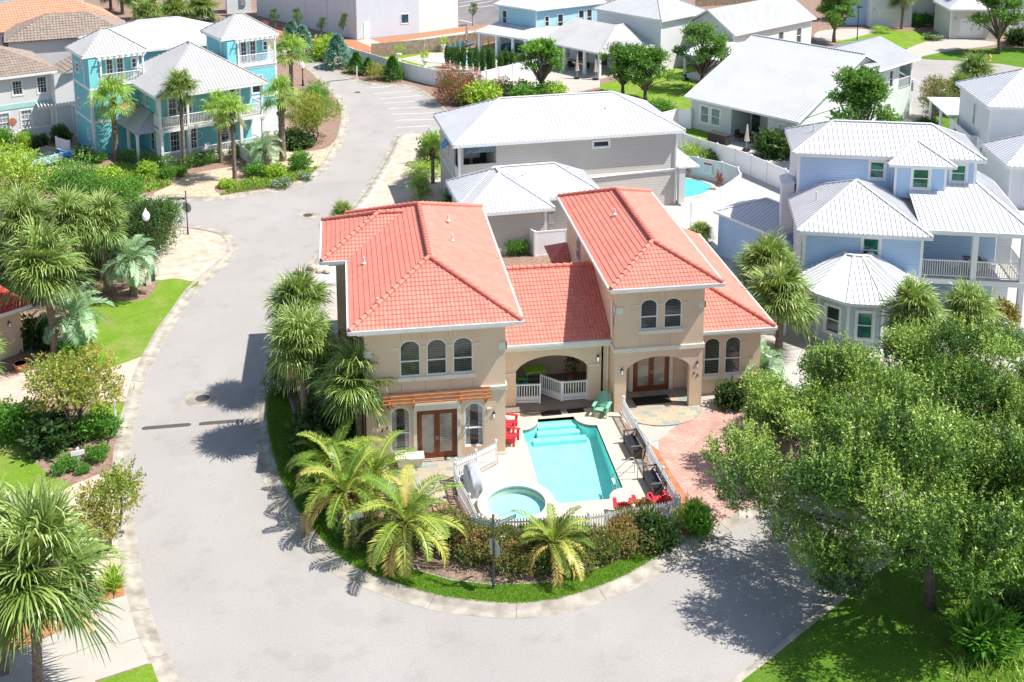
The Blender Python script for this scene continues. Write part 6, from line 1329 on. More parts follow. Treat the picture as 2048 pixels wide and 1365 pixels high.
for i, (q_, s_) in enumerate((((20, 540), 1.0), ((100, 545), .9), ((185, 545), .9), ((245, 555), .75), ((60, 610), .6), ((-30, 620), .9))):
    put_tree('tree_thicket', ('dark thicket tree at the left edge behind the shaggy palm', 'dark thicket tree between the two bare palm trunks', 'dark thicket tree behind the pale straight palm trunk', 'dark thicket bush behind the pindo palm', 'dark bush above the red tiled roof', 'dark thicket tree left of the red tiled roof')[i], 'tree', q_, 't3', (s_, s_, s_*.75), 'trees of the upper left thicket', **{**TH, 'mat': 'leaf_dark'})
# spruce
def spruce(label, px, sc, mat='leaf_spruce', grp='conifers behind the kerb by the warehouse', name='blue_spruce'):
    key = ('sp', mat)
    if key not in MC:
        n = 2600; t = rng.random(n)**.8; a = rng.random(n)*6.283; lay = np.floor(t*9)/9; rad = 1.45*(1-t)**.85*(.45+.55*rng.random(n))*(1+.25*np.sin(a*5+lay*20)); P = np.stack([rad*np.cos(a), rad*np.sin(a), .15+2.6*t-.12*rad], 1)
        D = unit(np.stack([np.cos(a), np.sin(a), np.full(n, .15)], 1)+rng.normal(size=(n, 3))*.3); v, f = leaves(P, D, unit(rng.normal(size=(n, 3))*.5+np.array([0, 0, 1])), .32, .11); tm = MB(); tm.tube([(0, 0, 0), (0, 0, 2.6)], [.08, .02], 6)
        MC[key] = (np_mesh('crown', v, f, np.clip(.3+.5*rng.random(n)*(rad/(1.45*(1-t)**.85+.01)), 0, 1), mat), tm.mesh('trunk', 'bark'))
    x, y, z = G(*px, .1); o = empty(name, (x, y, z), rng.random()*6, label, 'tree', grp); o.scale = (sc, sc, sc); inst('crown', MC[key][0], o); inst('trunk', MC[key][1], o)
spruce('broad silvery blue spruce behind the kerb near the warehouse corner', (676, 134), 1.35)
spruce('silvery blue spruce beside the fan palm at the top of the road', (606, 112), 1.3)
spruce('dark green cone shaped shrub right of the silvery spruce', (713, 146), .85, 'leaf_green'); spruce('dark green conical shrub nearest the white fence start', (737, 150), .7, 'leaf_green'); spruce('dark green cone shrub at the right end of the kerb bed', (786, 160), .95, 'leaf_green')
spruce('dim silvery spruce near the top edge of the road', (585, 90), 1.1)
# ---- shrubs, hedges, ground plants ----
def shrub(label, px, R, H, mat='leaf_green', key=None, n=500, L=.09, name='shrub', cat='shrub', grp='garden shrubs', sprig=4, up=.4, z=.1, w=.5, contrast=.35, shift=0.0):
    key = key or (mat, L, n)
    if key not in MC: MC[key] = foliage('foliage', clumps_for('s', 1.0, 1.0, 9)+[(0, 0, .4, .6, .6, .4)], n, L/max(R, .3), mat, .45, up, sprig, w, contrast, shift, 0.02)
    x, y, _ = G(*px, z); o = inst(name, MC[key], None, (x, y, z), rng.random()*6.28, (R, R, H)); return tag(o, label, cat, grp)
SH = [
 ('clipped round yellow green bush by the white patio wall', (52, 300), 1.1, 1.3, 'leaf_lime', 'sa'),
 ('clipped bush at the left edge by the white stucco house', (5, 300), 1.2, 1.6, 'leaf_green', 'sb'),
 ('dark spiky plant against the white patio wall', (78, 298), .7, .9, 'leaf_dark', 'sc'),
 ('dark hedge bush between the patio wall and the teal tower', (122, 285), .9, 1.2, 'leaf_dark', 'sc'),
 ('dark shrub with white flowers at the foot of the teal tower', (165, 318), 1.0, 1.0, 'leaf_whiteflower', 'sd'),
 ('small green bush at the foot of the bearded fan palm', (195, 325), .8, .7, 'leaf_green', 'sb'),
 ('round topiary bush in the teal garden bed', (335, 360), .65, .9, 'leaf_green', 'sb'),
 ('lime mounded bush in the teal garden bed', (300, 350), 1.0, 1.0, 'leaf_lime', 'sa'),
 ('leafy bush beside the slender palm of the teal garden', (360, 352), .6, .7, 'leaf_green', 'sb'),
 ('green bush behind the stop sign garden edge', (262, 385), 1.1, 1.0, 'leaf_green', 'sb'),
 ('wide low bush at the drive edge of the teal garden', (225, 365), 1.4, 1.1, 'leaf_lime', 'sa'),
 ('broad leafed green bush by the paved drive near the road', (600, 340), 1.0, 1.3, 'leaf_green', 'sb'),
 ('bright yellow green fern bush below the pindo palm of the teal drive', (553, 352), 1.1, .9, 'leaf_lime', 'sa'),
 ('dark green bush left of the yellow green fern bush', (512, 352), 1.0, .9, 'leaf_green', 'sb'),
 ('white flowering low bush at the curve of the kerb', (565, 372), .9, .5, 'leaf_whiteflower', 'sd'),
 ('white flowering low bush nearest the tip of the kerb curve', (610, 358), .7, .4, 'leaf_whiteflower', 'sd'),
 ('feathery green clump at the foot of the mottled palm', (450, 375), .9, .5, 'leaf_lime', 'sa'),
 ('green undergrowth bush beneath the blossoming tree', (600, 295), 1.3, 1.0, 'leaf_dark', 'sc'),
 ('green undergrowth bush beside the right teal porch', (580, 285), 1.2, 1.0, 'leaf_green', 'sb'),
 ('yellow green arching shrub between the two spruces', (642, 120), 2.0, 2.2, 'leaf_lime', 'sa'),
 ('bushy green shrub above the silvery spruce', (655, 108), 1.6, 2.0, 'leaf_lime', 'sa'),
 ('loose pale flowered shrub in front of the white fence', (752, 158), 1.5, 1.9, 'leaf_myrtle', 'se'),
 ('tall yellow grass clump beside the grey house wall', (855, 352), 1.7, .8, 'leaf_lime', 'sf'),
 ('green shrub behind the yellow grass clump', (872, 330), 1.5, 2.2, 'leaf_green', 'sb'),
 ('wide feathery yellow green shrub above the grey house roof', (965, 205), 2.6, 1.9, 'leaf_lime', 'sa'),
 ('large oleander bush covered in pink and red blossoms', (912, 205), 2.4, 3.4, 'leaf_oleander', 'sg'),
 ('red blossoming oleander right of the large pink one', (950, 190), 1.8, 2.2, 'leaf_oleander', 'sg'),
 ('red tipped oleander at the foot of the slim cypress row', (1005, 190), 1.5, 1.6, 'leaf_oleander', 'sg'),
 ('green shrub mass at the grey roof edge below the loose pine', (1050, 200), 2.2, 1.5, 'leaf_green', 'sb'),
 ('lime shrub mass at the grey roof edge beside the parasols', (1100, 195), 1.8, 1.3, 'leaf_lime', 'sa'),
 ('fine leafed shrub at the corner of the small lawn', (1320, 225), 1.4, 1.0, 'leaf_green', 'sb'),
 ('yellow green grass clump inside the curved white fence', (1395, 318), 1.6, 1.0, 'leaf_lime', 'sf'),
 ('small olive shrub on the grass clump side of the white fence', (1420, 328), .7, .8, 'leaf_dark', 'sc'),
 ('dark magnolia bush in front of the sage house corner', (1553, 312), 1.6, 1.7, 'leaf_dark', 'sc'),
 ('bright green bush in the mulch bed below the grey garage wing', (1035, 508), .8, .9, 'leaf_green', 'sb'),
 ('thin dry shrub beside the grey garage wall', (1002, 500), .7, .8, 'leaf_hedge', 'sh'),
 ('dark clipped bush beside the pale paving slab of the low east wing', (1462, 812), .85, 1.0, 'leaf_dark', 'sc'),
 ('grey green flowering bush at the porch post of the blue house', (2010, 655), 1.0, 1.3, 'leaf_hedge', 'sh'),
 ('dark round bush with white blossoms at the right edge below the blue porch', (2030, 695), .9, 1.0, 'leaf_whiteflower', 'sd'),
 ('leafy bush under the shaggy palm by the red tiled garage', (150, 720), 1.0, 1.0, 'leaf_green', 'sb'),
 ('dark bush right of the red tiled garage door', (85, 690), 1.0, 1.3, 'leaf_dark', 'sc'),
 ('green bush beside the white mailbox', (170, 740), .8, .8, 'leaf_green', 'sb'),
 ('big dark green bush at the left edge of the mulch bed', (25, 868), 1.4, 1.3, 'leaf_green', 'sb'),
 ('dark green bush under the spreading crape myrtle', (105, 885), 1.4, 1.1, 'leaf_dark', 'sc'),
 ('leafy bush right of the crape myrtle trunk near the kerb', (195, 870), 1.1, .9, 'leaf_green', 'sb'),
 ('small green bush at the kerb edge of the mulch bed', (195, 920), .6, .6, 'leaf_green', 'sb'),
 ('low green bush at the bottom of the mulch bed', (132, 940), .65, .5, 'leaf_green', 'sb'),
 ('tiny green plant in the middle of the mulch bed', (167, 945), .35, .3, 'leaf_green', 'sb'),
 ('rose bush with many white blossoms below the tall left palm', (655, 845), 1.4, 2.6, 'leaf_whiteflower', 'sd'),
 ('white blossoming bush at the foot of the tall left palm', (572, 790), 1.0, 1.7, 'leaf_whiteflower', 'sd'),
 ('dark dense shrub against the left wall of the coral roofed house', (670, 780), 1.6, 2.0, 'leaf_dark', 'sc'),
 ('dark dense shrub below the white rose bush', (650, 900), 1.5, 1.5, 'leaf_dark', 'sc'),
 ('dark shrub between the date palms and the left house corner', (700, 900), 1.3, 1.4, 'leaf_dark', 'sc'),
 ('grassy light green plant at the fence corner by the brick driveway', (1372, 1058), .7, .7, 'leaf_lime', 'sf'),
 ('leafy plant just above the grassy plant at the fence corner', (1385, 1025), .65, .8, 'leaf_myrtle', 'se'),
 ('small plant at the kerb end of the brick driveway', (1395, 1070), .45, .5, 'leaf_green', 'sf'),
 ('dark round leafed bush at the right end of the corner hedge', (1318, 1090), .85, .95, 'leaf_dark', 'sc'),
 ('low shade plant at the right edge of the shaded lawn', (1965, 1300), .8, .6, 'leaf_green', 'sf'),
 ('shade plant at the bottom right corner', (2030, 1250), .9, .7, 'leaf_dark', 'sf'),
 ('clipped green block bush beside the far white garages', (1868, 50), 1.6, 1.9, 'leaf_lime', 'sa'),
 ('dark bush left of the clipped block bush', (1838, 52), 1.5, 1.5, 'leaf_green', 'sb'),
 ('low pale flowering shrub on the far lawn', (1868, 80), 1.4, .7, 'leaf_whiteflower', 'sd'),
 ('row of pale grasses by the far white garage', (1765, 66), 1.4, .6, 'leaf_lime', 'sf'),
 ('dark bush at the far right behind the arched garage drive', (2040, 88), 2.0, 1.5, 'leaf_dark', 'sc'),
 ('small bush below the red crape myrtle at the cul-de-sac', (1855, 262), 1.2, .8, 'leaf_dark', 'sc'),
 ('red blossoming bush by the shaded warehouse wall', (525, 62), 1.1, 1.1, 'leaf_oleander', 'sg'),
 ('yellow green shrub between the warehouse and the teal tower', (470, 48), 1.6, 1.1, 'leaf_lime', 'sa'),
]
CFG = {'sa': (700, .16), 'sb': (700, .17), 'sc': (700, .16), 'sd': (600, .13), 'se': (500, .13), 'sf': (420, .4), 'sg': (1900, .14), 'sh': (600, .13)}
for lab, px_s, R0, H0, mt, ky in SH:
    n_, l_ = CFG[ky]; shrub(lab, px_s, R0, H0, mt, ky+mt, n_, l_*max(R0, .3) if False else l_, w=.16 if ky == 'sf' else .5, up=1.6 if ky == 'sf' else .4, sprig=3 if ky == 'sf' else 4)
# corner hedge: a continuous mottled hedge in sections
hp = [(880, 1078), (935, 1100), (990, 1112), (1050, 1118), (1100, 1117), (1150, 1112), (1200, 1100), (1245, 1085), (1285, 1068)]
HC = []
x0_, y0_, _ = G(1080, 1110)
for i, q_ in enumerate(hp):
    x, y, _ = G(*q_)
    for k in range(2): HC.append((x-x0_+rng.normal()*.35, y-y0_-.95+rng.normal()*.15, .48+.12*rng.random()-.15*(i > 4), .72, .5, .45))
    for k in range(3): HC.append((x-x0_+rng.normal()*.35, y-y0_+rng.normal()*.25-.1, .62+.2*rng.random()-.28*(i > 4), .75, .6, .52-.1*(i > 4)))
hm = foliage('hedge', HC, 13000, .085, 'leaf_hedge', .45, .6, 5, .55, .55, -.22, 0.02)
tag(inst('hedge', hm, None, (x0_, y0_, .1)), 'long mottled green and bronze hedge curving along the front of the pool fence', 'hedge')
HD = []
for q_ in ((725, 1085), (775, 1100), (660, 1030), (625, 985), (830, 1095)):
    x, y, _ = G(*q_)
    for k in range(2): HD.append((x-x0_+rng.normal()*.3, y-y0_+rng.normal()*.3+.3, .4, .8, .7, .42))
tag(inst('hedge', foliage('hedge', HD, 2600, .085, 'leaf_dark', .5, .5, 5, .55, .3, 0, 0.02), None, (x0_, y0_, .1)), 'low dark green hedge in the shade beneath the arching date palms', 'hedge')
def hedge_row(label, a, b, R, H, n, mat='leaf_green', L=.12):
    A = Vector(G(*a, .1)); B = Vector(G(*b, .1)); m = max(3, int((B-A).length/.6)); cl = [tuple((B-A)*((i+.5)/m))[:2]+(H*.5, .55, R, H*.52) for i in range(m)]
    tag(inst('hedge', foliage('hedge', cl, n, L, mat, .75, .4, 3, .5, .25, 0, 0.02), None, tuple(A)), label, 'hedge')
hedge_row('clipped dark hedge in front of the left half of the teal porch', (245, 322), (345, 340), .45, 1.0, 1500)
hedge_row('clipped bright hedge in front of the right half of the teal porch', (365, 338), (440, 322), .5, 1.0, 1500)
hedge_row('short clipped hedge by the entrance of the teal drive', (462, 315), (515, 306), .45, .9, 900)
# slim cypresses
cyx = [(895, 135, 2.6), (906, 137, 2.6), (915, 143, 3.0), (927, 143, 3.1), (941, 143, 2.6), (953, 148, 3.0), (965, 153, 3.2), (978, 156, 3.6), (985, 158, 3.3), (1001, 150, 2.4), (1012, 148, 2.8), (1025, 150, 2.7)]
CW = ('first', 'second', 'third', 'fourth', 'fifth', 'sixth', 'seventh', 'eighth', 'ninth', 'tenth', 'eleventh', 'twelfth')
CYM = foliage('foliage', [(0, 0, .16+.085*i, .17*math.sin(.5+2.5*(i/9))+.04, .17*math.sin(.5+2.5*(i/9))+.04, .12) for i in range(10)], 900, .07, 'leaf_pine', .5, .9, 3, .4, .3, -.05, 0)
for i, (a, b_, h_) in enumerate(cyx): x, y, z = G(a, b_, .1); tag(inst('cypress', CYM, None, (x, y, z), i*1.3, (1.6, 1.6, h_)), CW[i]+' from the left of the slim columnar cypresses by the far pool', 'cypress', 'slim cypresses along the far pool')
for i, (a, b_, l_) in enumerate(((1376, 353, 'left'), (1438, 376, 'right'))):
    shrub(l_+' of the two dark red cordylines behind the grey house pool', (a, b_), .3, .75, 'leaf_red', 'cordy', 60, .2, 'cordyline', 'plant', 'red cordylines by the pool fence', 3, 1.6, .3, .18)
# ornamental planting that nobody could count
def scatter(name, pxpoly, n, L, mat, label, z=.11, up=1.0, w=.2, sprig=1, cat='ground cover'):
    P = np.array(g2(pxpoly, z)); lo, hi = P.min(0), P.max(0); pts = []
    tr = [[P[i] for i in t] for t in tessellate_polygon([[Vector((*p, 0)) for p in P]])]; ar = np.array([abs((b[0]-a[0])*(c[1]-a[1])-(c[0]-a[0])*(b[1]-a[1])) for a, b, c in tr]); k = rng.choice(len(tr), n, p=ar/ar.sum()); u = rng.random((n, 2)); fl = u.sum(1) > 1; u[fl] = 1-u[fl]
    A = np.array([t[0] for t in tr])[k]; B = np.array([t[1] for t in tr])[k]; C_ = np.array([t[2] for t in tr])[k]; Q = A+(B-A)*u[:, :1]+(C_-A)*u[:, 1:]
    Q = np.concatenate([Q, np.full((n, 1), z)], 1); D = unit(rng.normal(size=(n, 3))*.5+np.array([0, 0, up])); v, f = leaves(Q, D, unit(rng.normal(size=(n, 3))), L*(.6+.8*rng.random(n)), L*w); tag(link(bpy.data.objects.new(name, np_mesh(name, v, f, rng.random(n)*.7+.15, mat))), label, cat, None, 'stuff')
scatter('grass', verge, 42000, .085, 'grass_blade', 'short bright green turf blades on the verge inside the curved kerb', cat='grass')
scatter('ground_cover', [(170, 345), (240, 330), (330, 345), (345, 370), (300, 385), (215, 380), (190, 365)], 5000, .32, 'ground_cover', 'low mixed planting in the garden bed before the teal house', w=.35)
scatter('ground_cover', [(490, 360), (560, 345), (640, 335), (600, 360), (540, 376), (480, 384), (440, 392)], 3500, .26, 'ground_cover', 'low mixed planting along the kerb of the teal drive', w=.35)
scatter('ground_cover', [(1910, 1215), (2060, 1180), (2060, 1400), (1900, 1400)], 1500, .4, 'ground_cover', 'strappy shade plants under the trees at the lower right', w=.12)
scatter('leaf_litter', [(1345, 857), (1318, 905), (1345, 950), (1372, 990), (1386, 1015), (1404, 1064), (1464, 1031), (1600, 950), (1600, 850)], 500, .06, 'dead_frond', 'fallen brown leaves scattered on the brick driveway', z=.122, up=.05, w=.6, cat='leaf litter')
for i, (q_, s_, lb) in enumerate((((225, 1175), .38, 'spiky lime green lily clump at the tip of the mulch strip beside the kerb'), ((148, 1222), .4, 'spiky green lily clump under the bottom left palm'), ((4, 1285), .35, 'small green clump at the left edge of the orange mulch'))):
    shrub(lb, q_, s_, .45, 'leaf_lime', 'lily', 260, .5, 'lily_clump', 'plant', 'lily clumps in the mulch', 1, 1.2, .12, .1)
# ================= STREET FURNITURE AND YARD THINGS =================
def vinyl_fence(label, pts, h=1.8, grp='white vinyl privacy fences', mat='vinyl', seg=2.4, name='privacy_fence'):
    t = empty(name, (0, 0, 0), 0, label, 'fence', grp)
    for a, b in zip(pts, pts[1:]):
        a = Vector((*a, 0)); b = Vector((*b, 0)); L = (b-a).length; n = max(1, round(L/seg)); d = (b-a)/L
        for i in range(n):
            p, q = a+d*(L*i/n), a+d*(L*(i+1)/n); m = MB(); m.beam(p+Vector((0, 0, h/2+.05)), q+Vector((0, 0, h/2+.05)), .03, h-.15); m.beam(p+Vector((0, 0, h)), q+Vector((0, 0, h)), .06, .10); m.beam(p+Vector((0, 0, .12)), q+Vector((0, 0, .12)), .06, .14)
            for k in range(1, int(L/n/.3)): c = p.lerp(q, k*.3/(L/n)); m.beam(c+Vector((0, 0, .2)), c+Vector((0, 0, h-.05)), .008, .038, up=(d.x, d.y, 0))
            m.build('fence_panel', mat, t)
            fpost(t, (p.x, p.y), h+.06, 0, .13)
    fpost(t, pts[-1], h+.06, 0, .13); return t
vinyl_fence('long white vinyl fence running from the conifer bed to the pink oleander', [G(690, 92, 1.8)[:2], G(704, 98, 1.8)[:2], G(739, 108, 1.8)[:2], G(772, 118, 1.8)[:2], G(810, 127, 1.8)[:2], G(865, 140, 1.8)[:2], G(900, 146, 1.8)[:2]])
vinyl_fence('white vinyl fence behind the row of slim cypresses', [(6.5, 69.5), (9.5, 72.0), (14.5, 75.6)])
vinyl_fence('white vinyl fence in front of the sage house patio', [(20.9, 46.5), (22.6, 43.0), (24.7, 39.7), (26.0, 36.0), (27.4, 32.0)])
vinyl_fence('white vinyl fence curving round the small pool of the grey house', [(19.1, 39.3), (20.9, 37.9), (22.4, 36.4), (23.2, 34.9), (22.9, 33.4), (22.0, 32.2), (20.3, 30.4), (18.8, 28.9), (17.2, 27.5), (14.9, 26.2)])
vinyl_fence('white vinyl fence joining the sage house wall to the small lawn', [(21.5, 51.5), (23.6, 52.6), (24.6, 51.9)])
vinyl_fence('short white L shaped vinyl fence at the grey garage wing', [(4.9, 25.0), (5.3, 23.6), (7.6, 23.8)])
vinyl_fence('white vinyl fence beside the shed wing of the blue house', [(13.6, 20.5), (15.0, 17.2), (16.2, 14.0)], 1.6)
vinyl_fence('white vinyl gate between the stout palm and the blue round bay', [(15.9, 10.4), (17.4, 10.0)], 1.5)
vinyl_fence('small white vinyl screen beside the blue car', [(-31.6, 53.2), (-30.2, 51.8)], 1.3)
vinyl_fence('low white fence by the paved drive of the teal house', [G(475, 312)[:2], G(503, 332)[:2]], 1.1)
vinyl_fence('cream side fence behind the low east wing', [(13.8, 6.5), (14.4, 4.4)], 1.7)
wf = empty('wooden_fence', (0, 0, 0), 0, 'weathered brown board fence behind the far pool', 'fence')
wpts = [(-3.6, 86.6), (2.8, 88.4), (8.2, 91.0), (12.5, 94.0)]
for a, b in zip(wpts, wpts[1:]):
    a = Vector((*a, 0)); b = Vector((*b, 0)); L = (b-a).length; d = (b-a)/L; m = MB(); k = int(L/.15)
    for i in range(k): c = a+d*(i*.15+.07); hh = 1.75+rng.random()*.06; m.beam(c, c+Vector((0, 0, hh)), .02, .135, up=(d.x, d.y, 0))
    m.build('boards', 'wood_fence', wf)
wf = empty('wooden_fence', (*G(1390, 16)[:2], 0), R_(12), 'brown board fence at the top edge beyond the cream house', 'fence'); m = MB()
for i in range(90): m.box(i*.2, i*.2+.185, 0, .03, 0, 1.8+.05*rng.random())
m.build('boards', 'wood_fence', wf)
# street name sign posts
def street_sign(name, px, h, label, blades, stop_z, stop_ang, mat='green_metal', fancy=True):
    x, y, z = G(*px, .1); t = empty(name, (x, y, z), 0, label, 'street sign'); m = MB()
    m.lathe([(.085, 0), (.085, .05), (.06, .12), (.06, .30), (.075, .33), (.05, .38), (.038, .45), (.036, h-.05), (.05, h-.03), (.05, h), (.02, h+.02), (.06, h+.07), (.06, h+.11), (.01, h+.15)], n=12); m.build('post', mat, t)
    for ang, L, zz, txt in blades:
        a = R_(ang); d = Vector((math.cos(a), math.sin(a), 0)); fr_ = Fr((0, 0), a if math.cos(a) > 0 else a+PI)
        u0, u1 = (.06, .06+L) if math.cos(a) > 0 else (-.06-L, -.06)
        m = MB(); fr_.box(m, u0, u1, -.012, .012, zz-.08, zz+.08); o = m.build('name_blade', 'sign_green', t)
        m = MB(); 
        for (p_, q_, r_, s_) in ((u0, u1, zz-.08, zz-.07), (u0, u1, zz+.07, zz+.08), (u0, u0+.01, zz-.07, zz+.07), (u1-.01, u1, zz-.07, zz+.07)): fr_.box(m, p_, q_, .0125, .016, r_, s_)
        if not fancy or True: m.build('blade_border', 'galv', o)
        c = fr_.p((u0+u1)/2, .014, zz); tx = text_obj('lettering', txt, .10, 'white_paint', o, tuple(c), (PI/2, 0, fr_.a), .002); bw = tx.dimensions.x if tx.dimensions.x > .01 else max(v.co.x for v in tx.data.vertices)-min(v.co.x for v in tx.data.vertices); k = min(1.0, (L-.12)/max(bw, .01)); tx.scale = (k, 1, 1)
        m = MB(); s0 = .05 if u1 > 0 else -.05; e = u1 if u1 > 0 else u0
        m.tube([fr_.p(s0, 0, zz+.13), fr_.p(s0*2.2, 0, zz+.26), fr_.p(s0+(e-s0)*.35, 0, zz+.30), fr_.p(e*.93, 0, zz+.27), fr_.p(e*.95, 0, zz+.2)], .009, 6)
        m.tube([fr_.p(e*.25, 0, zz+.12), fr_.p(e*.3, 0, zz+.18), fr_.p(e*.38, 0, zz+.15), fr_.p(e*.36, 0, zz+.12)], .008, 6); m.build('scroll', mat, o)
    if stop_z:
        a = R_(stop_ang); ux = Vector((math.cos(a), math.sin(a), 0)); nn = Vector((math.sin(a), -math.cos(a), 0)); m = MB()
        pts = [(ux*(.38*math.cos(R_(22.5+45*i)))+Vector((0, 0, stop_z+.38*math.sin(R_(22.5+45*i))))) for i in range(8)]
        f_ = [p+nn*.055 for p in pts]+[p+nn*.05 for p in pts]; m.add(f_, [tuple(range(8)), tuple(range(15, 7, -1))]+[(i, (i+1) % 8, 8+(i+1) % 8, 8+i) for i in range(8)])
        so_ = m.build('stop_sign', 'galv', t)
        m = MB(); m.add([p+nn*.058 for p in [Vector((0, 0, stop_z))+(q-Vector((0, 0, stop_z)))*.93 for q in pts]], [tuple(range(8))]); m.build('sign_face', 'red_plastic', so_)
        text_obj('lettering', 'STOP', .25, 'white_paint', so_, tuple(Vector((0, 0, stop_z))+nn*.062), (PI/2, 0, a), .001)
    return t
street_sign('street_name_sign', (987, 1178), 3.05, 'dark green street name pole with a stop sign in front of the corner hedge', [(146, .95, 2.72, 'ST. FRANCIS DRIVE'), (27, 1.0, 2.72, 'ST. NICHOLAS COURT')], 1.75, 118)
street_sign('street_name_sign', (376, 469), 3.05, 'slim black street name pole showing the back of its stop sign on the sand corner', [(172, 1.2, 2.62, 'ST. FRANCIS DRIVE'), (212, 1.2, 2.35, 'ST. NICHOLAS COURT')], 1.95, 150, 'dark_metal', True)
def street_lamp(px, label, h=3.2, mat='dark_metal', s=1.0):
    x, y, z = G(*px, .1); t = empty('street_lamp', (x, y, z), 0, label, 'street lamp', 'street lamps with globe heads')
    MB().lathe([(.16, 0), (.16, .1), (.10, .25), (.10, .6), (.06, .7), (.045, h-.35), (.07, h-.3), (.05, h-.2), (.12, h-.08), (.12, h)], n=14).build('pole', mat, t)
    g_ = MB().lathe([(.11, h), (.2, h+.12), (.24, h+.3), (.2, h+.5), (.10, h+.6), (.06, h+.68)], n=18).build('globe', 'lamp_glass', t, smooth=True); MB().lathe([(.07, h+.66), (.05, h+.72), (.01, h+.85)], n=12).build('finial', 'lamp_glass', t)
street_lamp((300, 562), 'street lamp with a large white globe rising from the thicket near the sand corner', 4.0)
street_lamp((606, 172), 'distant street lamp with a white globe beside the palms at the top of the road', 1.9)
t = empty('lamp_post', (*G(1714, 82, .1)[:2], .1), 0, 'tall thin black lamp post at the far driveway beside the dark pine', 'lamp post')
MB().tube([(0, 0, 0), (0, 0, 4.2)], [.07, .045], 8).build('pole', 'dark_metal', t); MB().tube([(-.25, 0, 4.2), (.1, 0, 4.35), (.5, 0, 4.3)], [.12, .14, .1], 8).build('lamp_head', 'dark_metal', t)
# mail and number posts
def number_post(px, label, h, txt=None, ang=20, blade=True):
    x, y, z = G(*px, .12); t = empty('house_number_post', (x, y, z), R_(ang), label, 'sign post'); m = MB(); m.box(-.05, .05, -.05, .05, 0, h); m.lathe([(.08, 0), (.08, .03), (.01, .08)], (0, 0, h), 4); m.build('post', 'white_trim', t)
    if blade: m = MB(); m.box(-.3, .3, -.09, -.055, h-.28, h-.05); m.build('board', 'white_trim', t)
number_post((713, 1080), 'white T shaped marker post half hidden below the date palm fronds', 1.3, ang=15)
number_post((178, 765), 'white house number post with two boards beside the mulch curve', .75, ang=-20)
number_post((157, 928), 'small white sign stake in the mulch bed under the crape myrtle', .75, ang=15)
number_post((233, 862), 'plain white pole at the kerb beside the small lawn', 1.4, blade=False); number_post((714, 157), 'plain white post at the kerb in front of the conical shrubs', 1.3, blade=False)
for px_s, lb in (((297, 570), 'pale grey utility pedestal by the lawn edge'),):
    x, y, z = G(*px_s, .1); t = empty('utility_pedestal', (x, y, z), .3, lb, 'utility box'); bevel(MB().box(-.16, .16, -.16, .16, 0, .85).build('cabinet', 'cream_trim', t), .02); bevel(MB().box(-.18, .18, -.18, .18, .85, .95).build('lid', 'cream_trim', t), .02)
x, y, z = G(306, 562, .1); t = empty('utility_pedestal', (x, y, z), .3, 'dark green utility pedestal behind the pale grey one', 'utility box'); bevel(MB().box(-.13, .13, -.13, .13, 0, .8).build('cabinet', 'sign_green', t), .02); bevel(MB().box(-.15, .15, -.15, .15, .8, .88).build('lid', 'sign_green', t), .02)
x, y, z = G(1979, 122, .13); t = empty('fire_hydrant', (x, y, z), 0, 'small yellow fire hydrant on the far lawn by the cul-de-sac kerb', 'hydrant'); MB().lathe([(.2, 0), (.2, .05), (.13, .08), (.13, .55), (.17, .58), (.12, .7), (.03, .8)], n=12).build('body', 'yellow_paint', t); MB().tube([(-.22, 0, .45), (.22, 0, .45)], .06, 8).build('outlet', 'white_trim', t)
# rocks at the planting corner
x0, y0, _ = G(625, 548, .1)
for i in range(5):
    bm = bmesh.new(); bmesh.ops.create_icosphere(bm, subdivisions=2, radius=.5); s_ = .45+.35*rng.random()
    for v in bm.verts: v.co *= (1+rng.normal()*.08); v.co.z *= .6
    me = bpy.data.meshes.new('rock'); bm.to_mesh(me); bm.free(); me.materials.append(M['rock'])
    o = inst('rock', me, None, (x0-.9+i*.45, y0+rng.normal()*.35+.3, .2), rng.random()*6, s_); tag(o, ('first', 'second', 'third', 'fourth', 'fifth')[i]+' from the left of the tan boulders left of the coral roof', 'rock', 'tan boulders at the driveway corner')
# adirondack chairs
def adirondack(mat, loc, rz, label):
    t = empty('adirondack_chair', loc, R_(rz), label, 'chair', 'adirondack chairs round the pool'); m = MB()
    for i in range(7): x = -.27+i*.09; top = 1.0-.022*abs(i-3)**1.8*1.0; m.beam((x*.85, .10, .30), (x*1.1, .48, top), .078, .02, up=(0, -1, .4))
    m.beam((-.27, .22, .52), (.27, .22, .52), .05, .03); m.beam((-.27, .38, .82), (.27, .38, .82), .05, .03); m.build('backrest', mat, t)
    m = MB()
    for i in range(6): m.box(-.28, .28, -.42+i*.10, -.34+i*.10, .36-.017*i, .38-.017*i)
    m.build('seat', mat, t)
    for sx in (-1, 1):
        m = MB(); m.box(sx*.34-.085, sx*.34+.085, -.45, .32, .555, .58); m.build('armrest', mat, t)
        m = MB(); m.box(sx*.31-.015, sx*.31+.015, -.42, -.30, 0, .555); m.build('leg', mat, t)
        m = MB(); m.beam((sx*.27, -.42, .33), (sx*.27, .48, .06), .03, .12); m.beam((sx*.33, .28, .06), (sx*.33, .28, .55), .03, .06); m.build('leg', mat, t)
    return t
adirondack('red_plastic', (.42, 2.25, PT), 68, 'red adirondack chair nearer the white porch railing beside the tan wall')
adirondack('red_plastic', (.30, 1.05, PT), 62, 'red adirondack chair nearer the camera against the tan wall left of the pool')
adirondack('mint_plastic', (5.25, 2.95, PT), -28, 'mint green adirondack chair in the corner by the arched link wall')
for i, (x_, rz_) in enumerate(((4.25, 170), (5.15, 178), (5.95, 186))): adirondack('red_plastic', (x_, -5.45+.12*i, PT), rz_, ('left', 'middle', 'right')[i]+' one of the three red adirondack chairs behind the front picket fence')
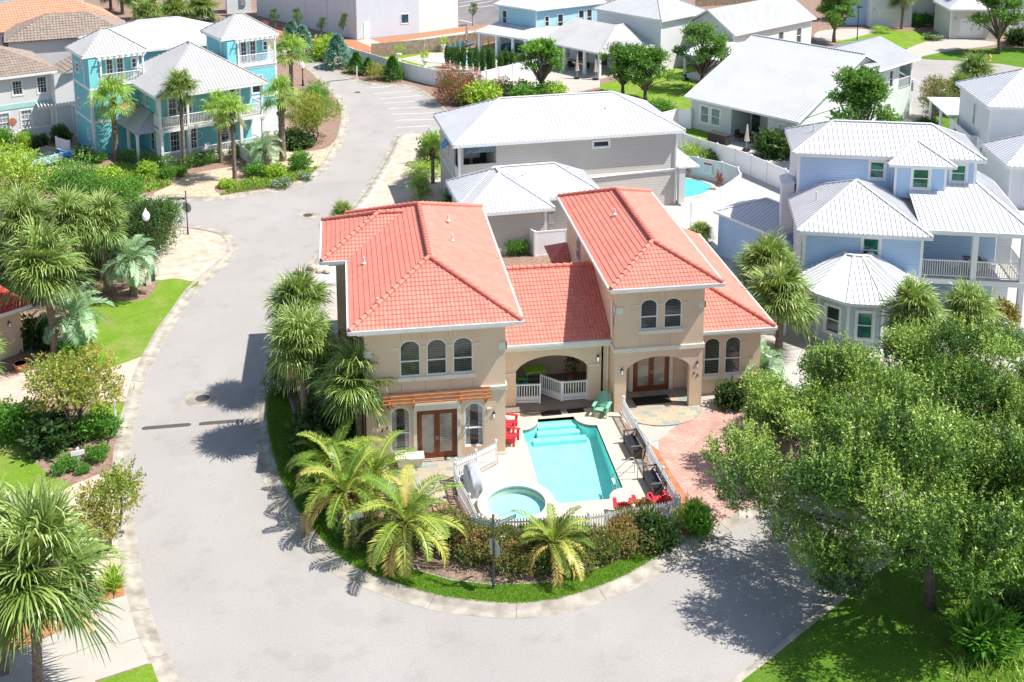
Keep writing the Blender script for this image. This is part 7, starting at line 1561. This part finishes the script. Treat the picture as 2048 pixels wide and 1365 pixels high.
def bench(loc, label):
    t = empty('garden_bench', loc, R_(-88), label, 'bench', 'brown slatted benches along the long picket fence'); m = MB()
    for i in range(6): m.box(-.72, .72, -.28+i*.085, -.215+i*.085, .42, .445)
    m.build('seat', 'bench_slat', t); m = MB()
    for i in range(5): m.beam((-.72, .27+.03*i, .50+i*.09), (.72, .27+.03*i, .50+i*.09), .02, .075)
    m.build('backrest', 'bench_brown', t); bevel(MB().box(-.68, .68, -.26, .22, .05, .40).build('storage_box', 'bench_brown', t), .01)
    for sx in (-.72, .72):
        m = MB(); m.box(sx-.035, sx+.035, -.30, -.24, 0, .66); m.build('leg', 'bench_brown', t)
        m = MB(); m.beam((sx, .25, 0), (sx, .42, .9), .06, .06); m.build('leg', 'bench_brown', t)
        m = MB(); m.box(sx-.05, sx+.05, -.34, .34, .66, .70); m.beam((sx, -.25, .1), (sx, .25, .6), .03, .05); m.build('armrest', 'bench_brown', t)
bench((5.95, -.60, PT), 'brown slatted storage bench halfway along the long white picket fence'); bench((6.10, -3.65, PT), 'brown slatted storage bench near the red chairs at the fence corner')
# grill under a grey cover
bm = bmesh.new(); bmesh.ops.create_grid(bm, x_segments=1, y_segments=1); bm.clear()
prof = [(.0, 1.0), (.25, 1.0), (.55, .99), (.8, .93), (1.0, .90), (1.12, .72), (1.16, .35), (1.17, .0)]
vs, fs = [], []; NR = 28
for k, (h_, s_) in enumerate(prof):
    for i in range(NR):
        a = 2*PI*i/NR; c, q = math.cos(a), math.sin(a); rx = .33*(abs(c)**.5)*(1 if c > 0 else -1); ry = .72*(abs(q)**.5)*(1 if q > 0 else -1); ry *= (1 if h_ < .8 else .62 if s_ > .2 else .5) if h_ > .85 else 1
        wv = 1+.06*math.sin(i*1.9+k)+.05*math.sin(i*3.7-k*2); vs.append((rx*s_*wv, ry*max(s_, .05)*wv, h_))
for k in range(len(prof)-1):
    for i in range(NR): fs.append((k*NR+i, k*NR+(i+1) % NR, (k+1)*NR+(i+1) % NR, (k+1)*NR+i))
fs.append(tuple((len(prof)-1)*NR+i for i in range(NR))); bm.free()
gc = empty('covered_grill', (-1.80, -2.55, PT), R_(8), 'barbecue grill under a draped grey cover by the short picket fence', 'grill'); MB().add(vs, fs).build('cover', 'cover_grey', gc, smooth=True)
m = MB()
for sx in (-.2, .2):
    for sy in (-.5, .5): m.tube([(sx, sy, .0), (sx, sy, .1)], .04, 8)
m.build('caster', 'rubber', gc)
# planter under the left window
t = empty('planter_box', (-4.45, -.35, .2), 0, 'cream stone planter box below the left lower window', 'planter'); m = MB(); m.add([(-.5, -.22, 0), (.5, -.22, 0), (.5, .22, 0), (-.5, .22, 0), (-.62, -.3, .45), (.62, -.3, .45), (.62, .3, .45), (-.62, .3, .45)], [(0, 3, 2, 1), (0, 1, 5, 4), (1, 2, 6, 5), (2, 3, 7, 6), (3, 0, 4, 7), (4, 5, 6, 7)]); m.box(-.65, .65, -.33, .33, .45, .5); m.build('body', 'cream_trim', t)
# bar table, stool and chair in the arched porch
def bar_table(loc, rz, label, w_, h_, top, leg, name, cat):
    t = empty(name, loc, R_(rz), label, cat); bevel(MB().box(-w_, w_, -w_*.7, w_*.7, h_-.05, h_).build('tabletop' if name == 'bar_table' else 'seat', top, t), .01)
    for sx in (-1, 1):
        for sy in (-1, 1): m = MB(); m.beam((sx*w_*.85, sy*w_*.58, 0), (sx*w_*.8, sy*w_*.52, h_-.05), .06, .06); m.build('leg', leg, t)
    m = MB(); m.beam((-w_*.8, -w_*.55, .3), (w_*.8, -w_*.55, .3), .03, .05); m.beam((-w_*.8, w_*.55, .3), (w_*.8, w_*.55, .3), .03, .05); m.build('stretcher', leg, t); return t
bar_table((2.35, 5.95, .21), 3, 'tall lime green bar table with teal legs in the arched porch', .55, 1.02, 'lime_plastic', 'teal_plastic', 'bar_table', 'table')
bar_table((1.62, 5.75, .21), 5, 'lime green stool with teal legs left of the bar table', .2, .68, 'lime_plastic', 'teal_plastic', 'bar_stool', 'stool')
t = empty('patio_chair', (4.15, 4.95, .21), R_(190), 'lime green round seated chair behind the right porch railing', 'chair'); MB().lathe([(.24, .42), (.25, .45), (.001, .46)], n=20).build('seat', 'lime_plastic', t)
for k in range(4): a = PI/4+k*PI/2; MB().tube([(.2*math.cos(a), .2*math.sin(a), .43), (.26*math.cos(a), .26*math.sin(a), 0)], .02, 6).build('leg', 'lime_plastic', t)
MB().tube([(-.22, .12, .45), (-.24, .2, .8), (0, .26, .86), (.24, .2, .8), (.22, .12, .45)], .022, 6).build('backrest', 'lime_plastic', t)
t = empty('potted_plant', (4.35, 6.3, .21), 0, 'dark leafy potted plant at the back right of the arched porch', 'plant'); MB().lathe([(.14, 0), (.2, .35), (.001, .34)], n=14).build('pot', 'terracotta_pot', t); inst('foliage', foliage('foliage', [(0, 0, .9, .3, .3, .5), (0, 0, 1.5, .25, .25, .35)], 120, .12, 'leaf_dark', .4, .4, 4), t)
def mat_(loc, w_, d_, rz, label):
    t = empty('door_mat', loc, R_(rz), label, 'mat', 'black door mats'); MB().box(-w_, w_, -d_, d_, 0, .012).build('mat', 'black', t); m = MB()
    for i in range(5): m.box(-w_+.02, w_-.02, -d_+.02+i*(2*d_-.04)/5, -d_+.04+i*(2*d_-.04)/5, .012, .018)
    m.build('rib', 'rubber', t)
mat_((2.75, 3.35, PT+.002), .5, .22, 2, 'black mat on the deck left of the other before the porch railing'); mat_((4.0, 3.4, PT+.002), .42, .2, 2, 'black mat on the deck nearer the mint chair'); mat_((8.0, 3.85, .172), .95, .4, 2, 'large dark doormat before the arched entrance doors')
MB().tube([(1.4, 3.5, PT+.03), (1.9, 3.35, PT+.03), (2.6, 3.55, PT+.03), (3.6, 3.45, PT+.03), (4.6, 3.6, PT+.03)], .018, 6).build('garden_hose', 'black', None, label='thin black garden hose lying along the step of the arched porch', cat='hose')
# bin
x, y, z = G(1563, 800, .12); t = empty('waste_bin', (x, y, z), 0, 'white cylindrical waste bin among the small tree leaves', 'bin'); MB().lathe([(.24, 0), (.27, .75), (.001, .74)], n=18).build('body', 'white_trim', t); MB().lathe([(.31, .76), (.30, .82), (.001, .86)], n=18).build('lid', 'white_trim', t)
x, y, z = G(42, 742, .115); t = empty('plant_pot', (x, y, z), 0, 'terracotta pot beside the red tiled garage door', 'pot'); MB().lathe([(.22, 0), (.34, .4), (.36, .45), (.3, .45), (.001, .38)], n=18).build('pot', 'terracotta_pot', t)
# parasols and patio furniture in the background
def parasol(px, label, h=2.4, mat='canvas', z=.22, r=.2):
    x, y, _ = G(*px, z); t = empty('parasol', (x, y, z), 0, label, 'parasol', 'closed parasols on the far patios'); MB().lathe([(.35, 0), (.35, .07), (.02, .09)], n=16).build('base', 'dark_metal', t); MB().tube([(0, 0, 0), (0, 0, h)], .025, 8).build('pole', 'gutter', t)
    m = MB(); pr = [(r*1.25, .8), (r*1.05, .95), (r*.7, 1.4), (r*.5, 1.9), (.05, h-.02)]; vs = []; fs = []; N_ = 16
    for rr, zz in pr:
        for i in range(N_): a = 2*PI*i/N_; k = rr*(1 if i % 2 else .68); vs.append((k*math.cos(a), k*math.sin(a), zz))
    for j in range(len(pr)-1):
        for i in range(N_): fs.append((j*N_+i, j*N_+(i+1) % N_, (j+1)*N_+(i+1) % N_, (j+1)*N_+i))
    m.add(vs, fs).build('canopy', mat, t)
parasol((1493, 300), 'closed cream parasol before the sage house patio', 2.3); parasol((1154, 156), 'closed pinkish parasol at the open corner pavilion', 2.6, 'canvas_pink'); parasol((1191, 158), 'closed pinkish parasol right of the other at the pavilion', 2.2, 'canvas_pink'); parasol((934, 82), 'closed striped pink parasol by the far pool terrace', 2.4, 'canvas_pink')
def patio_chair(loc, rz, label, mat='wicker', grp='dark patio chairs', s=1.0):
    t = empty('patio_chair', loc, rz, label, 'chair', grp); t.scale = (s, s, s); bevel(MB().box(-.3, .3, -.3, .25, .32, .45).build('seat', mat, t), .03); m = MB(); m.beam((-.28, .27, .7), (.28, .27, .7), .08, .55); m.build('backrest', mat, t)
    for sx in (-1, 1): m = MB(); m.box(sx*.3-.04, sx*.3+.04, -.3, .28, .45, .62); m.build('armrest', mat, t)
    for sx in (-1, 1):
        for sy in (-1, 1): MB().tube([(sx*.25, sy*.24, 0), (sx*.25, sy*.24, .33)], .025, 6).build('leg', mat, t)
for (q_, a, lb, z_) in (((1478, 282), 30, 'dark wicker chair at the left in the sage house patio', .2), ((1518, 288), -120, 'dark wicker chair at the right in the sage house patio', .2), ((1142, 140), 20, 'dark chair left of the parasols in the pavilion', .22), ((1172, 142), -60, 'dark chair behind the pavilion post', .22), ((1370, 168), 10, 'dark chair on the cream house porch', .3)):
    x, y, _ = G(*q_, z_); patio_chair((x, y, z_), R_(a), lb)
x, y, _ = G(1496, 285, .2); bar_table((x, y, .2), -55, 'dark low patio table between the wicker chairs of the sage house', .4, .7, 'wicker', 'wicker', 'patio_table', 'table')
x, y, _ = G(1438, 287, .1); t = empty('storage_box', (x, y, .1), R_(-54), 'black wicker storage box against the sage house wall', 'storage box', None); bevel(MB().box(-.95, .95, -.45, .45, 0, .85).build('body', 'wicker', t), .03); bevel(MB().box(-1.0, 1.0, -.5, .5, .855, .93).build('lid', 'wicker', t), .02)
Bm = Matrix.Translation((19.15, 12.11, 0)) @ Matrix.Rotation(R_(-16.2), 4, 'Z')
for (lx, ly, a, lb) in ((8.9, 1.9, -70, 'white framed chair at the left of the upper blue porch'), (10.9, 1.9, 110, 'white framed chair at the right of the upper blue porch'), (9.9, 1.4, 10, 'white framed chair in front of the upper blue porch table')):
    p = Bm @ Vector((lx, ly, 2.78)); patio_chair(tuple(p), R_(a-16), lb, 'gutter', 'chairs on the upper blue porch', .85)
p = Bm @ Vector((10.0, 2.1, 2.78)); bar_table(tuple(p), -16, 'wooden topped table on the upper blue porch', .5, .72, 'bench_brown', 'gutter', 'patio_table', 'table')
Tm = Matrix.Translation((-22, 47.2, 0)) @ Matrix.Rotation(R_(27), 4, 'Z')
for (lx, ly, lz, a, lb) in ((1.2, 1.3, 3.13, 0, 'white round backed chair at the left end of the upper teal porch'), (4.3, 1.2, .31, 10, 'white chair on the lower teal porch below the wreath'), (6.4, 1.3, .31, 0, 'white chair right of centre on the lower teal porch')):
    p = Tm @ Vector((lx, ly, lz)); patio_chair(tuple(p), R_(27+a+180), lb, 'white_trim', 'white chairs on the teal porches', .9)
# pool clutter by the far pool
x, y, z = G(900, 108, .12); t = empty('swimming_pool', (0, 0, 0), 0, 'pale blue free form pool in front of the board fence in the background', 'pool')
PL = smooth_line([G(a, b_, .13)[:2] for a, b_ in ((853, 120), (862, 114), (890, 112), (930, 113), (985, 118), (990, 130), (930, 130), (880, 126), (858, 125))], True, 5); MB().prism(PL, .12, .135).build('water', 'spa_plaster', t); m = MB()
for a, b_ in zip(PL, PL[1:]+PL[:1]): m.beam((*a, .15), (*b_, .15), .3, .06)
m.build('coping', 'coping', t)
for i, (q_, lb) in enumerate((((912, 98), 'blue lounge float on the far pool terrace'), ((940, 92), 'blue and white lounger by the far parasol'))):
    x, y, z = G(*q_, .14); t = empty('sun_lounger', (x, y, z), R_(30+i*20), lb, 'sun lounger', 'loungers by the far pool'); bevel(MB().box(-.9, .5, -.35, .35, .25, .38).build('seat', 'blue_glossy', t), .03); m = MB(); m.beam((.5, 0, .32), (1.0, 0, .75), .7, .1, up=(0, 0, 1)); m.build('backrest', 'white_trim' if i else 'blue_glossy', t)
    for sx in (-.7, .4):
        for sy in (-.28, .28): m = MB(); m.box(sx-.03, sx+.03, sy-.03, sy+.03, 0, .25); m.build('leg', 'gutter', t)
for i, (q_, lb) in enumerate((((798, 122), 'white urn with a small green plant nearest the white fence'), ((850, 135), 'white urn at the curve of the far pool'), ((888, 104), 'white bowl planter in front of the board fence'))):
    x, y, z = G(*q_, .12); t = empty('garden_urn', (x, y, z), 0, lb, 'urn', 'white urns by the far pool'); MB().lathe([(.25, 0), (.25, .1), (.1, .25), (.14, .4), (.35, .75), (.38, .85), (.001, .8)], n=16).build('urn', 'white_trim', t); inst('foliage', foliage('foliage', [(0, 0, 1.3, .45, .45, .4)], 90, .22, 'leaf_lime', .3, .9, 3, .3), t)
# notice on the pool fence
o = empty('notice_board', (21.53, 37.13, 1.15), R_(-45), 'white pool rules notice with a red heading on the curved fence', 'sign'); m = MB(); m.box(-.36, .36, -.06, -.04, -.5, .5); m.build('board', 'vinyl', o); m = MB(); m.box(-.34, .34, -.066, -.0605, .3, .45); m.build('heading', 'red_plastic', o)
m = MB()
for k in range(9): m.box(-.30, .30-.1*(k % 3), -.064, -.0605, .2-k*.07, .222-k*.07)
m.build('text_lines', 'gutter', o)
# small hatchback
def car(loc, rz, label):
    t = empty('parked_car', loc, rz, label, 'car'); prof = [(-2.1, .35), (-2.15, .62), (-2.0, .88), (-1.35, 1.0), (-.8, 1.05), (0.9, 1.02), (1.75, .95), (2.05, .7), (2.1, .35)]; W = .86
    m = MB(); n = len(prof); vs = [(x, s_*W*(1-.10*(abs(x)/2.1)**3), z) for s_ in (-1, 1) for x, z in prof]; fs = [tuple(range(n-1, -1, -1)), tuple(range(n, 2*n))]+[(i, (i+1) % n, n+(i+1) % n, n+i) for i in range(n)]; m.add(vs, fs); bevel(m.build('body', 'car_paint', t), .05)
    m = MB(); cab = [(-1.25, 1.0), (-.55, 1.42), (.6, 1.46), (1.35, .99)]; vs = [(x, s_*(W-.08-(z-1)*.35), z) for s_ in (-1, 1) for x, z in cab]; m.add(vs, [(3, 2, 1, 0), (4, 5, 6, 7), (0, 1, 5, 4), (1, 2, 6, 5), (2, 3, 7, 6)]); m.build('windows', 'glass_dark', t)
    m = MB(); m.box(-.62, .68, -.62, .62, 1.44, 1.485); bevel(m.build('roof', 'black', t), .03)
    m = MB(); m.box(1.45, 2.12, -.80, .80, .62, .90); m.box(1.1, 1.9, -.868, -.84, .4, .9); bevel(m.build('front_cover', 'car_blue', t), .04)
    for x in (-1.35, 1.35):
        for s_ in (-1, 1):
            w_ = MB(); w_.tube([(x, s_*.66, .32), (x, s_*.88, .32)], .32, 20); o = w_.build('wheel', 'tyre', t); w_ = MB(); w_.tube([(x, s_*.80, .32), (x, s_*.89, .32)], .2, 14); w_.build('rim', 'galv', o)
    for s_ in (-1, 1): m = MB(); m.box(2.08, 2.16, s_*.62-.14, s_*.62+.14, .62, .76); m.build('headlight', 'lamp_glass', t); 
    for s_ in (-1, 1): m = MB(); m.box(.75, .92, s_*.92-.1, s_*.92+.1, 1.0, 1.12); m.build('mirror', 'car_paint', t)
car((*G(92, 332, .112)[:2], .112), R_(48), 'light blue hatchback with a darker blue nose parked behind the lime green tree')
